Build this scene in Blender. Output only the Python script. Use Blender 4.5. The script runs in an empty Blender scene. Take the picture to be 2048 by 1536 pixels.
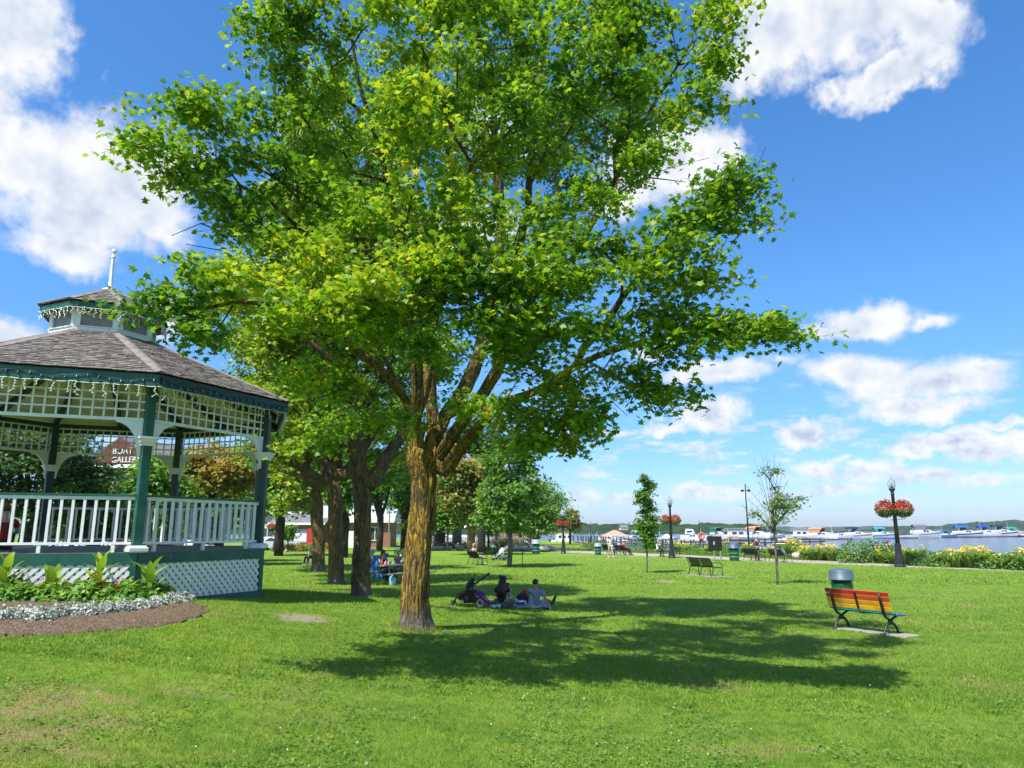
import bpy, math, random
import numpy as np
from mathutils import Vector, Matrix, noise as mnoise

S = bpy.context.scene
COL = S.collection
R = math.radians
rng = np.random.default_rng(7)
rnd = random.Random(11)

# ------------------------------------------------------------------ camera
FPX, CAMZ = 1450.0, 2.1
PITCH = math.atan(294 / 1450)
cam_d = bpy.data.cameras.new('camera')
cam_d.sensor_width = 36
cam_d.lens = FPX / 2048 * 36
cam_d.clip_start = 0.1
cam_d.clip_end = 9000
cam = bpy.data.objects.new('camera', cam_d)
cam.location = (0, 0, CAMZ)
cam.rotation_euler = (math.pi / 2 + PITCH, 0, 0)
COL.objects.link(cam)
S.camera = cam

# ------------------------------------------------------------------ light
SUN_EL = R(58)
SUN_AZ = R(-130)          # direction towards the sun in the ground plane, measured from +X
sun_vec = Vector((math.cos(SUN_AZ) * math.cos(SUN_EL), math.sin(SUN_AZ) * math.cos(SUN_EL), math.sin(SUN_EL)))
sun_d = bpy.data.lights.new('sun', 'SUN')
sun_d.energy = 5.0
sun_d.angle = R(0.53)
sun_d.color = (1.0, 0.95, 0.86)
sun = bpy.data.objects.new('sun', sun_d)
sun.rotation_euler = (-sun_vec).to_track_quat('-Z', 'Y').to_euler()
sun.location = (-30, -30, 60)
COL.objects.link(sun)

S.view_settings.view_transform = 'Standard'
S.view_settings.look = 'None'
S.view_settings.gamma = 1
S.view_settings.use_curve_mapping = False
S.view_settings.exposure = 0.72
S.cycles.max_bounces = 8
S.cycles.transparent_max_bounces = 12
S.cycles.volume_bounces = 0
S.cycles.caustics_reflective = False
S.cycles.caustics_refractive = False

CP, SP = math.cos(PITCH), math.sin(PITCH)
def ray(px, py):
    u = (px - 1024) / FPX; v = (768 - py) / FPX
    return (u, CP - v * SP, SP + v * CP)
def gz(x, y):
    return 0.97 * math.exp(-((x + 9) ** 2 / 50 + (y - 13) ** 2 / 98))
def at(px, py, Y):
    d = ray(px, py); t = Y / d[1]
    return Vector((d[0] * t, Y, CAMZ + d[2] * t))
def G(px, py, dz=0.0):
    d = ray(px, py); t = 2.0
    for _ in range(60):
        x, y, z = d[0] * t, d[1] * t, CAMZ + d[2] * t
        t += (z - gz(x, y)) / (-d[2]) * .7
    return Vector((x, y, gz(x, y) + dz))
def GZ(px, Y):
    """ground point under image column px at depth Y (horizon row)"""
    d = ray(px, 1062); t = Y / d[1]
    return Vector((d[0] * t, Y, gz(d[0] * t, Y)))

# ------------------------------------------------------------------ node helpers
class NT:
    def __init__(s, tree): s.t = tree; tree.nodes.clear()
    def n(s, typ, **kw):
        nd = s.t.nodes.new(typ)
        for k, v in kw.items():
            if k.startswith('i_'):
                key = k[2:]
                nd.inputs[int(key) if key.isdigit() else key.replace('_', ' ')].default_value = v
            else: setattr(nd, k, v)
        return nd
    def l(s, a, b): s.t.links.new(a, b)
    def math(s, op, a, b=None, clamp=False):
        nd = s.n('ShaderNodeMath', operation=op, use_clamp=clamp)
        for i, x in enumerate((a, b)):
            if x is None: continue
            if isinstance(x, (int, float)): nd.inputs[i].default_value = x
            else: s.l(x, nd.inputs[i])
        return nd.outputs[0]
    def vmath(s, op, a, b=None, c=None, out=0):
        nd = s.n('ShaderNodeVectorMath', operation=op)
        for i, x in enumerate((a, b, c)):
            if x is None: continue
            if isinstance(x, (tuple, list)): nd.inputs[i].default_value = x
            elif isinstance(x, (int, float)): nd.inputs['Scale'].default_value = x
            else: s.l(x, nd.inputs[i])
        return nd.outputs[out]
    def noise(s, vec, scale, detail=3, rough=.55, out='Fac', dist=0):
        nd = s.n('ShaderNodeTexNoise')
        nd.inputs['Scale'].default_value = scale; nd.inputs['Detail'].default_value = detail
        nd.inputs['Roughness'].default_value = rough; nd.inputs['Distortion'].default_value = dist
        if vec is not None: s.l(vec, nd.inputs['Vector'])
        return nd.outputs[out]
    def ramp(s, fac, stops):
        nd = s.n('ShaderNodeValToRGB'); e = nd.color_ramp.elements
        while len(e) < len(stops): e.new(.5)
        for el, (p, c) in zip(e, stops):
            el.position = p; el.color = (*c, 1) if len(c) == 3 else c
        s.l(fac, nd.inputs[0]); return nd.outputs[0]
    def sstep(s, x, a, b):
        nd = s.n('ShaderNodeMapRange', interpolation_type='SMOOTHSTEP')
        s.l(x, nd.inputs[0]); nd.inputs[1].default_value = a; nd.inputs[2].default_value = b
        return nd.outputs[0]
    def mix(s, fac, a, b, blend='MIX'):
        nd = s.n('ShaderNodeMix', data_type='RGBA', blend_type=blend)
        for i, x in ((0, fac), (6, a), (7, b)):
            if isinstance(x, (int, float)): nd.inputs[i].default_value = x
            elif isinstance(x, (tuple, list)): nd.inputs[i].default_value = (*x, 1) if len(x) == 3 else x
            else: s.l(x, nd.inputs[i])
        return nd.outputs[2]

MATS = {}
def new_mat(name):
    m = bpy.data.materials.new(name); m.use_nodes = True
    return m, NT(m.node_tree)
def finish(nt, bsdf, bump=None, bstr=.3, bdist=.02):
    o = nt.n('ShaderNodeOutputMaterial')
    if bump is not None:
        b = nt.n('ShaderNodeBump'); b.inputs['Strength'].default_value = bstr; b.inputs['Distance'].default_value = bdist
        nt.l(bump, b.inputs['Height']); nt.l(b.outputs[0], bsdf.inputs['Normal'])
    nt.l(bsdf.outputs[0], o.inputs[0])
def pm(name, c, rough=.6, var=.12, scale=6, bump=.15, metal=0, c2=None, wear=None, stretch=(1, 1, 1), coat=0):
    """plain painted / natural surface: two-tone noise, optional wear spots of another colour, fine bump"""
    if name in MATS: return MATS[name]
    m, nt = new_mat(name)
    tc = nt.n('ShaderNodeTexCoord').outputs['Object']
    oi = nt.n('ShaderNodeObjectInfo').outputs['Random']
    mp = nt.vmath('MULTIPLY', tc, stretch)
    off = nt.n('ShaderNodeCombineXYZ'); nt.l(nt.math('MULTIPLY', oi, 37.0), off.inputs[0]); nt.l(nt.math('MULTIPLY', oi, 11.0), off.inputs[1])
    mp = nt.vmath('ADD', mp, off.outputs[0])
    nz = nt.noise(mp, scale, 5, .6)
    a = tuple(x * (1 - var) for x in c); b = c2 or tuple(min(1, x * (1 + var)) for x in c)
    colr = nt.mix(nt.sstep(nz, .3, .7), a, b)
    if wear:
        wc, amt = wear
        w = nt.sstep(nt.noise(mp, scale * 2.3, 6, .7), 1 - amt - .04, 1 - amt + .02)
        colr = nt.mix(w, colr, wc)
    p = nt.n('ShaderNodeBsdfPrincipled'); nt.l(colr, p.inputs['Base Color'])
    p.inputs['Roughness'].default_value = rough; p.inputs['Metallic'].default_value = metal
    if coat: p.inputs['Coat Weight'].default_value = coat
    finish(nt, p, nt.noise(mp, scale * 6, 4) if bump else None, bump, .01)
    MATS[name] = m
    return m

# ------------------------------------------------------------------ world: physical sky with cumulus
CLOUDS = [  # px, py, radius x, radius y in photograph pixels, weight
 (20, 60, 100, 150, 1), (-60, 250, 110, 130, 1), (110, 330, 150, 110, 1), (250, 350, 150, 120, 1), (180, 430, 190, 70, 1), (330, 430, 75, 65, 1),
 (130, 490, 120, 45, .9), (20, 690, 80, 60, 1), (330, 640, 50, 60, .8), (210, 140, 28, 26, .25), (215, 230, 45, 26, .35), (620, 280, 75, 70, .8),
 (1560, 60, 140, 110, 1), (1480, 150, 70, 60, .9), (1700, 30, 200, 120, 1), (1870, 50, 85, 80, 1), (1760, 160, 110, 45, .9), (1660, 180, 40, 32, .6), (1860, 120, 70, 55, .8),
 (1330, 320, 150, 80, 1), (1440, 300, 70, 60, 1), (1000, 250, 90, 100, .8), (1250, 390, 120, 40, .8), (950, 470, 120, 60, .7),
 (1730, 640, 100, 40, 1), (1660, 665, 90, 22, .8), (1850, 640, 60, 18, .7), (1465, 545, 26, 14, .5), (1430, 745, 130, 26, .9), (1560, 720, 60, 20, .6), (1290, 700, 60, 30, .7),
 (1720, 740, 110, 42, 1), (1880, 760, 150, 45, 1), (1830, 815, 140, 32, .9), (1960, 735, 80, 24, .8), (1780, 780, 100, 40, .8),
 (1420, 830, 75, 40, 1), (1330, 860, 60, 18, .8), (1220, 866, 45, 14, .8), (1600, 870, 60, 32, 1), (1680, 920, 26, 12, .6), (1900, 880, 120, 28, 1), (1990, 893, 100, 32, 1), (2010, 850, 70, 16, .8), (1820, 900, 60, 22, .9),
 (1480, 930, 30, 8, .5), (1740, 945, 90, 26, .9), (1640, 938, 55, 22, .85), (1850, 950, 90, 20, .85), (1680, 978, 80, 18, .8), (1960, 960, 90, 20, .8),
 (1160, 995, 50, 18, .95), (1250, 1000, 60, 14, .8), (1390, 983, 75, 20, .95), (1450, 985, 60, 16, .9), (1310, 1000, 40, 14, .6), (1570, 990, 70, 16, .5),
 (1850, 1000, 120, 14, .4), (1500, 1015, 90, 9, .35), (1180, 1010, 90, 8, .35),
 (2300, 300, 160, 90, 1), (2400, 800, 240, 60, 1), (2700, 500, 200, 120, 1), (-500, 400, 250, 140, 1), (-900, 100, 260, 160, 1), (-300, 800, 220, 60, .9), (500, -600, 300, 160, 1), (1500, -500, 240, 130, .9), (900, -300, 160, 80, .7)]
w = bpy.data.worlds.new('World'); S.world = w; w.use_nodes = True
nt = NT(w.node_tree)
sky = nt.n('ShaderNodeTexSky', sky_type='NISHITA', sun_disc=False)
sky.sun_elevation = SUN_EL
sky.sun_rotation = math.pi / 2 - SUN_AZ
sky.altitude = 200; sky.air_density = 1.0; sky.dust_density = .35; sky.ozone_density = 2.2
hs = nt.n('ShaderNodeHueSaturation'); hs.inputs['Saturation'].default_value = 1.28; hs.inputs['Value'].default_value = 1.0
nt.l(sky.outputs[0], hs.inputs['Color'])
gen = nt.n('ShaderNodeTexCoord').outputs['Generated']
sep = nt.n('ShaderNodeSeparateXYZ'); nt.l(gen, sep.inputs[0])
az = nt.math('ARCTAN2', sep.outputs[0], sep.outputs[1]); el = nt.math('ARCSINE', sep.outputs[2])
air = nt.mix(1.0, hs.outputs[0], nt.ramp(el, [(0, (.47, .56, .86)), (.12, (.56, .71, 1.0)), (.30, (.84, .97, 1.08)), (.6, (1.0, 1.06, 1.12))]), 'MULTIPLY')
bg1 = nt.n('ShaderNodeBackground'); nt.l(air, bg1.inputs[0]); bg1.inputs[1].default_value = 0.128
cmb = nt.n('ShaderNodeCombineXYZ'); nt.l(az, cmb.inputs[0]); nt.l(el, cmb.inputs[1])
p0 = cmb.outputs[0]
# domain warp for ragged cumulus edges
elk = nt.math('MULTIPLY', nt.math('ADD', el, .10), 1.6, True)      # clouds get smaller towards the horizon
lowk = nt.sstep(el, .26, .10)
def cnoise(vec, scale, detail, out='Fac'):
    a = nt.noise(vec, scale, detail, .62, out); b = nt.noise(vec, scale * 2.4, detail, .62, out)
    if out == 'Fac':
        m = nt.n('ShaderNodeMix', data_type='FLOAT'); nt.l(lowk, m.inputs[0]); nt.l(a, m.inputs[2]); nt.l(b, m.inputs[3]); return m.outputs[0]
    return nt.mix(lowk, a, b)
def warp(vec, scale, amt):
    wv = nt.vmath('SCALE', nt.vmath('SUBTRACT', cnoise(p0, scale, 4, 'Color'), (.5, .5, .5)), amt)
    sc = nt.n('ShaderNodeVectorMath', operation='SCALE'); nt.l(wv, sc.inputs[0]); nt.l(elk, sc.inputs['Scale'])
    return nt.vmath('ADD', vec, sc.outputs[0])
pw = warp(warp(p0, 9, .10), 34, .035)
def blobs(vec):
    f = None
    lst = list(CLOUDS)
    for px, py, rx, ry, wt in lst:
        d = Vector(ray(px, py)).normalized()
        a_, e_ = math.atan2(d.x, d.y), math.asin(d.z)
        k = 1 / math.sqrt(1 + ((px - 1024) ** 2 + (py - 768) ** 2) / FPX ** 2)
        ax, ay = rx / FPX * k / max(.3, math.cos(e_)), ry / FPX * k
        v = nt.vmath('MULTIPLY_ADD', vec, (1 / ax, 1 / ay, 0), (-a_ / ax, -e_ / ay, 0))
        ln = nt.vmath('LENGTH', v, out=1)
        s_ = nt.math('MULTIPLY_ADD', ln, -wt * .62); s_.node.inputs[2].default_value = wt * .86 + .12
        f = s_ if f is None else nt.math('MAXIMUM', f, s_)
    return f
f0 = blobs(pw)
n1 = cnoise(p0, 15, 8)
dens = nt.math('ADD', f0, nt.math('MULTIPLY', nt.math('SUBTRACT', n1, .5), .85))
s1 = cnoise(p0, 11, 3)
s2 = cnoise(nt.vmath('ADD', p0, (.012, -.03, 0)), 11, 3)
mask = nt.sstep(dens, .25, .66)
gens = nt.noise(nt.vmath('MULTIPLY', gen, (1, 1, 2.2)), 2.6, 6, .6)
behind = nt.math('MULTIPLY', nt.sstep(gens, .52, .64), nt.sstep(nt.math('ABSOLUTE', az), 1.0, 1.35))
mask = nt.math('MAXIMUM', mask, behind)
lowc = nt.noise(nt.vmath('MULTIPLY', p0, (1, 3.2, 1)), 13, 7, .62)      # thin broken layers low over the lake
lown = nt.math('MULTIPLY', nt.math('MULTIPLY', nt.sstep(lowc, .50, .66), nt.math('MULTIPLY', nt.sstep(el, .015, .06), nt.sstep(el, .24, .10))), .72)
mask = nt.math('MAXIMUM', mask, lown)
# self shading: thick parts and undersides greyer
lit = nt.math('ADD', nt.math('MULTIPLY', nt.math('SUBTRACT', s2, s1), 1.4), .70)
thick = nt.sstep(f0, .5, 1.0)
lit = nt.math('SUBTRACT', lit, nt.math('MULTIPLY', thick, .26))
ccol = nt.ramp(lit, [(.2, (.52, .60, .76)), (.52, (.80, .85, .93)), (.78, (1, 1, 1))])
bg2 = nt.n('ShaderNodeBackground'); nt.l(ccol, bg2.inputs[0]); bg2.inputs[1].default_value = .63
mx = nt.n('ShaderNodeMixShader')
low = nt.sstep(el, .0, .10)
nt.l(nt.math('MULTIPLY', nt.math('MULTIPLY', mask, .96), nt.math('ADD', nt.math('MULTIPLY', low, .5), .5)), mx.inputs[0])
nt.l(bg1.outputs[0], mx.inputs[1]); nt.l(bg2.outputs[0], mx.inputs[2])
wo = nt.n('ShaderNodeOutputWorld'); nt.l(mx.outputs[0], wo.inputs[0])

# ------------------------------------------------------------------ mesh helpers
class MB:
    def __init__(s): s.v = []; s.f = []
    def add(s, vs, fs):
        b = len(s.v); s.v.extend([tuple(x) for x in vs]); s.f.extend([tuple(i + b for i in f) for f in fs]); return s
    def box(s, c, d, rz=0.0, m=None):
        x, y, z = d[0] / 2, d[1] / 2, d[2] / 2
        vs = [Vector((a * x, b * y, e * z)) for e in (-1, 1) for b in (-1, 1) for a in (-1, 1)]
        M = m if m is not None else Matrix.Rotation(rz, 3, 'Z')
        c = Vector(c)
        return s.add([M @ q + c for q in vs], [(0, 2, 3, 1), (4, 5, 7, 6), (0, 1, 5, 4), (2, 6, 7, 3), (0, 4, 6, 2), (1, 3, 7, 5)])
    def beam(s, a, b, wd, ht, up=(0, 0, 1)):
        """rectangular bar from a to b, wd across, ht along up"""
        a, b = Vector(a), Vector(b); d = (b - a); L = d.length
        if L < 1e-6: return s
        x = d / L; up = Vector(up); y = up.cross(x)
        if y.length < 1e-4: y = Vector((1, 0, 0)).cross(x)
        y.normalize(); z = x.cross(y)
        M = Matrix((x, y, z)).transposed()
        return s.box((a + b) / 2, (L, wd, ht), m=M)
    def tube(s, pts, r, n=6, cap=True):
        pts = [Vector(p) for p in pts]
        rr = r if isinstance(r, (list, tuple)) else [r] * len(pts)
        b0 = len(s.v); up = None
        for i, p in enumerate(pts):
            t = (pts[min(i + 1, len(pts) - 1)] - pts[max(i - 1, 0)])
            t = t.normalized() if t.length > 1e-9 else Vector((0, 0, 1))
            if up is None:
                up = Vector((0, 0, 1)).cross(t)
                if up.length < .1: up = Vector((1, 0, 0)).cross(t)
            up = (up - t * up.dot(t))
            up = up.normalized() if up.length > 1e-6 else t.orthogonal().normalized()
            q = t.cross(up)
            for k in range(n):
                a = 2 * math.pi * k / n
                s.v.append(tuple(p + (up * math.cos(a) + q * math.sin(a)) * rr[i]))
        for i in range(len(pts) - 1):
            for k in range(n):
                a, b = b0 + i * n + k, b0 + i * n + (k + 1) % n
                s.f.append((a, b, b + n, a + n))
        if cap:
            s.f.append(tuple(b0 + k for k in reversed(range(n)))); e = b0 + (len(pts) - 1) * n
            s.f.append(tuple(e + k for k in range(n)))
        return s
    def lathe(s, prof, n=12, c=(0, 0, 0), sx=1, sy=1):
        """profile [(r, z)...] turned round the vertical axis through c"""
        b0 = len(s.v)
        for r, z in prof:
            for k in range(n):
                a = 2 * math.pi * k / n
                s.v.append((c[0] + r * math.cos(a) * sx, c[1] + r * math.sin(a) * sy, c[2] + z))
        for i in range(len(prof) - 1):
            for k in range(n):
                a, b = b0 + i * n + k, b0 + i * n + (k + 1) % n
                s.f.append((a, b, b + n, a + n))
        s.f.append(tuple(b0 + k for k in reversed(range(n)))); e = b0 + (len(prof) - 1) * n
        s.f.append(tuple(e + k for k in range(n)))
        return s
    def prism(s, poly, thick, M):
        """flat outline (x, y) extruded by thick along local z, placed with 4x4 M"""
        n = len(poly)
        vs = [M @ Vector((x, y, -thick / 2)) for x, y in poly] + [M @ Vector((x, y, thick / 2)) for x, y in poly]
        fs = [tuple(reversed(range(n))), tuple(range(n, 2 * n))] + [(i, (i + 1) % n, (i + 1) % n + n, i + n) for i in range(n)]
        return s.add(vs, fs)
    def blob(s, c, r, nu=10, nv=7, nz=0., seed=0):
        c = Vector(c); r = (r, r, r) if isinstance(r, (int, float)) else r
        b0 = len(s.v)
        for j in range(nv + 1):
            th = math.pi * j / nv
            for k in range(nu):
                ph = 2 * math.pi * k / nu
                d = Vector((math.sin(th) * math.cos(ph), math.sin(th) * math.sin(ph), math.cos(th)))
                q = 1 + nz * mnoise.noise(d * 2 + Vector((seed, seed * .7, 0))) if nz else 1
                s.v.append((c.x + d.x * r[0] * q, c.y + d.y * r[1] * q, c.z + d.z * r[2] * q))
        for j in range(nv):
            for k in range(nu):
                a, b = b0 + j * nu + k, b0 + j * nu + (k + 1) % nu
                s.f.append((a, a + nu, b + nu, b))
        return s
    def mesh(s, name, mat=None, smooth=False, off=(0, 0, 0)):
        me = bpy.data.meshes.new(name)
        o = off
        me.from_pydata([(x - o[0], y - o[1], z - o[2]) for x, y, z in s.v], [], s.f)
        if mat: me.materials.append(mat)
        if smooth: me.shade_smooth()
        me.update(); return me
    def build(s, name, mat, parent=None, smooth=False, off=(0, 0, 0), loc=None, rz=0):
        o = bpy.data.objects.new(name, s.mesh(name, mat, smooth, off)); COL.objects.link(o)
        if parent is not None: o.parent = parent
        if loc is not None: o.location = loc
        if rz: o.rotation_euler.z = rz
        return o
def bevel(o, wdt=.01, seg=2):
    m = o.modifiers.new('bevel', 'BEVEL'); m.width = wdt; m.segments = seg; m.limit_method = 'ANGLE'; return o
def np_mesh(name, V, F, mat=None, smooth=False):
    me = bpy.data.meshes.new(name); n = len(V); k = F.shape[1]; m = len(F)
    me.vertices.add(n); me.vertices.foreach_set('co', np.ascontiguousarray(V, dtype=np.float32).ravel())
    me.loops.add(m * k); me.loops.foreach_set('vertex_index', np.ascontiguousarray(F, dtype=np.int32).ravel())
    me.polygons.add(m); me.polygons.foreach_set('loop_start', np.arange(0, m * k, k, dtype=np.int32))
    me.polygons.foreach_set('loop_total', np.full(m, k, dtype=np.int32))
    if mat: me.materials.append(mat)
    me.update(calc_edges=True)
    if smooth: me.shade_smooth()
    return me
def np_obj(name, V, F, mat, parent=None, kind=None, off=(0, 0, 0), smooth=False):
    o = bpy.data.objects.new(name, np_mesh(name, np.asarray(V) - np.asarray(off), F, mat, smooth)); COL.objects.link(o)
    if parent is not None: o.parent = parent
    if kind: o['kind'] = kind
    return o
def thing(name, label, cat, loc=(0, 0, 0), rz=0.0, group=None):
    o = bpy.data.objects.new(name, None); COL.objects.link(o)
    o.empty_display_size = .2; o.location = loc; o.rotation_euler.z = rz
    o['label'] = label; o['category'] = cat
    if group: o['group'] = group
    return o
def tag(o, label, cat, group=None, kind=None):
    o['label'] = label; o['category'] = cat
    if group: o['group'] = group
    if kind: o['kind'] = kind
    return o
def linked(src, name, parent=None, loc=(0, 0, 0), rz=0.0, scale=None, rot=None):
    o = bpy.data.objects.new(name, src.data if hasattr(src, 'data') else src); COL.objects.link(o)
    if parent is not None: o.parent = parent
    o.location = loc
    o.rotation_euler = rot if rot is not None else (0, 0, rz)
    if scale: o.scale = scale if isinstance(scale, (tuple, list)) else (scale,) * 3
    return o
def copy_tree(o, parent=None):
    c = o.copy(); COL.objects.link(c)
    if parent is not None: c.parent = parent
    for ch in list(o.children): copy_tree(ch, c)
    return c

# ------------------------------------------------------------------ ground, path, water, hills
WATER_Z = -0.55
SHORE = [(400, -500), (120, -40), (70, 10), (46, 26), (34.5, 39), (29.2, 47.5), (26, 54), (22, 62), (18, 70), (13.2, 77), (11.5, 80), (10, 84), (10.5, 100), (12.5, 130), (9, 170), (-20, 230), (-140, 300), (-700, 420)]
PATH_N = [(60, 4), (44, 19), (33, 33), (27.09, 39.56), (25.26, 42.14), (23.09, 44.7), (20.31, 49.2), (17.0, 53.4), (15.15, 57.04), (13.02, 61.39), (9.88, 66), (8.0, 70), (5.0, 74.5), (1.88, 78.5)]
PATH_F = [(63, 7), (46, 22), (35, 36), (29.0, 42.3), (27.2, 45.3), (25.2, 48.3), (22.4, 53.3), (19.3, 58.2), (17.3, 61.9), (15.1, 66.5), (12.3, 71.2), (10.3, 75), (7.5, 79), (3, 82.5)]
def poly_sd(P, pts):
    """signed distance of points (N,2) to an open polyline, positive on the left of its direction"""
    P = np.asarray(P, float); best = np.full(len(P), 1e9); sg = np.zeros(len(P))
    for a, b in zip(pts[:-1], pts[1:]):
        a = np.array(a, float); b = np.array(b, float); d = b - a
        t = np.clip(((P - a) @ d) / (d @ d), 0, 1)
        q = a + t[:, None] * d; r = np.hypot(*(P - q).T)
        cr = d[0] * (P[:, 1] - a[1]) - d[1] * (P[:, 0] - a[0])
        m = r < best; best[m] = r[m]; sg[m] = np.sign(cr[m])
    return best * sg
def gz_np(x, y):
    return .97 * np.exp(-((x + 9) ** 2 / 50 + (y - 13) ** 2 / 98))
def axis(lo, hi, fine_lo, fine_hi, fine, grow=1.09):
    a = list(np.arange(fine_lo, fine_hi + 1e-6, fine)); st = fine
    while a[-1] < hi: st *= grow; a.append(a[-1] + st)
    st = fine
    while a[0] > lo: st *= grow; a.insert(0, a[0] - st)
    return np.array(a)
gx = axis(-900, 900, -14, 30, .45); gy = axis(-900, 900, 2, 90, .5)
XX, YY = np.meshgrid(gx, gy); pts = np.c_[XX.ravel(), YY.ravel()]
sd = poly_sd(pts, SHORE)
zz = gz_np(pts[:, 0], pts[:, 1])
zz = np.where(sd < 0, zz - np.clip(-sd / 1.2, 0, 1) * 2.2, zz)
nx, ny = len(gx), len(gy)
idx = np.arange(nx * ny).reshape(ny, nx)
F = np.stack([idx[:-1, :-1], idx[:-1, 1:], idx[1:, 1:], idx[1:, :-1]], -1).reshape(-1, 4)

# bare / dry places of the lawn (own colour of the turf): x, y, radius x, radius y, strength
DRY = [(*G(110, 1400)[:2], 1.15, .85, .85), (*G(50, 1470)[:2], .9, .55, .85), (*G(150, 1505)[:2], .7, .4, .75), (*G(215, 1445)[:2], .6, .4, .7), (*G(30, 1425)[:2], .7, .4, .9), (*G(400, 1385)[:2], 1.0, .3, .45), (*G(1480, 1500)[:2], .8, .35, .6),
       (*G(1560, 1495)[:2], .7, .3, .5), (*G(1335, 1163)[:2], 1.0, 1.4, .9), (*G(1620, 1228)[:2], .5, .35, .8), (*G(1000, 1130)[:2], .6, 1.2, .6), (*G(1555, 1172)[:2], .5, .8, .7),
       (*G(1290, 1146)[:2], .5, 1.0, .6), (*G(1980, 1370)[:2], 1.5, .8, .35), (*G(1880, 1250)[:2], 1.3, .8, .35), (*G(1900, 1190)[:2], 3.5, 1.2, .3), (*G(1230, 1118)[:2], 5, 3, .35), (-1.76, 13.9, .8, .7, .8), (-4.82, 24.05, .9, .8, .6)]
DIRT = [(*G(606, 1236)[:2], .62, .8, 1.0), (*G(1335, 1163)[:2], .5, .8, .8)]
def patch_field(nt, pos, lst, grow=1.0):
    f = None
    for x, y, rx, ry, st in lst:
        v = nt.vmath('MULTIPLY_ADD', pos, (1 / (rx * grow), 1 / (ry * grow), 0), (-x / (rx * grow), -y / (ry * grow), 0))
        s_ = nt.math('SUBTRACT', 1.0, nt.vmath('LENGTH', v, out=1)); s_ = nt.math('MULTIPLY', s_, st)
        f = s_ if f is None else nt.math('MAXIMUM', f, s_)
    return f
def grass_colour(nt, pos, per_blade=None):
    big = nt.noise(pos, .35, 4, .6); mid = nt.noise(pos, 2.2, 4, .65); fin = nt.noise(pos, 26, 3, .6)
    st = nt.noise(nt.vmath('MULTIPLY', pos, (.6, 3.0, 1)), .9, 3, .6)
    c = nt.mix(nt.sstep(big, .3, .7), (.150, .275, .025), (.212, .338, .034))
    c = nt.mix(nt.math('MULTIPLY', nt.sstep(mid, .45, .75), .6), c, (.285, .355, .052))
    c = nt.mix(nt.math('MULTIPLY', nt.sstep(st, .45, .68), .6), c, (.100, .212, .020))
    c = nt.mix(nt.math('MULTIPLY', nt.sstep(fin, .4, .8), .5), c, (.085, .170, .016))
    tuft = nt.noise(pos, 7, 5, .7)
    c = nt.mix(nt.math('MULTIPLY', nt.sstep(tuft, .50, .66), .7), c, (.085, .180, .016))
    c = nt.mix(nt.math('MULTIPLY', nt.sstep(tuft, .48, .30), .5), c, (.290, .360, .055))
    tf2 = nt.noise(nt.vmath('MULTIPLY', pos, (1, .6, 1)), 2.6, 6, .75)
    c = nt.mix(nt.math('MULTIPLY', nt.sstep(tf2, .52, .64), .5), c, (.090, .190, .018))
    c = nt.mix(nt.math('MULTIPLY', nt.sstep(tf2, .46, .34), .45), c, (.270, .330, .060))
    far_dry = nt.math('MULTIPLY', nt.sstep(nt.noise(nt.vmath('MULTIPLY', pos, (1, .55, 1)), .55, 6, .7), .54, .72), .5)
    dry = nt.math('ADD', patch_field(nt, pos, DRY), nt.math('MULTIPLY', nt.math('SUBTRACT', nt.noise(pos, 5.5, 7, .78), .5), 3.0))
    dry = nt.math('MULTIPLY', nt.sstep(dry, .1, .8), .8)
    dry = nt.math('MAXIMUM', dry, far_dry)
    straw = nt.mix(nt.noise(pos, 40, 2), (.27, .22, .08), (.40, .33, .15))
    c = nt.mix(dry, c, straw)
    return c, dry
m_grass, nt = new_mat('lawn_ground')
pos = nt.n('ShaderNodeNewGeometry').outputs['Position']
c, dry = grass_colour(nt, pos)
dirt = nt.math('ADD', patch_field(nt, pos, DIRT), nt.math('MULTIPLY', nt.math('SUBTRACT', nt.noise(pos, 5, 7, .75), .5), 1.9))
c = nt.mix(nt.math('MULTIPLY', nt.sstep(dirt, .12, .5), .85), c, nt.mix(nt.noise(pos, 60, 3), (.26, .21, .15), (.46, .39, .29)))
p = nt.n('ShaderNodeBsdfPrincipled'); nt.l(c, p.inputs['Base Color']); p.inputs['Roughness'].default_value = .9; p.inputs['Specular IOR Level'].default_value = .15
hgt = nt.math('ADD', nt.noise(pos, 70, 4, .7), nt.math('MULTIPLY', nt.noise(pos, 9, 4, .6), 1.2))
finish(nt, p, hgt, .9, .05)
g = np_obj('ground', np.c_[pts, zz], F, m_grass, smooth=True); g['kind'] = 'structure'

m_path = pm('path_paving', (.34, .29, .25), .85, .18, 1.5, .3)
mb = MB(); n = len(PATH_N)
vs = []
for a, b in zip(PATH_N, PATH_F): vs += [(a[0], a[1], .012), (b[0], b[1], .012), (a[0], a[1], -.15), (b[0], b[1], -.15)]
fs = []
for i in range(n - 1):
    k = i * 4
    fs += [(k, k + 4, k + 5, k + 1), (k + 2, k + 6, k + 4, k), (k + 1, k + 5, k + 7, k + 3)]
mb.add(vs, fs); o = mb.build('path', m_path); o['kind'] = 'structure'

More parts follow.
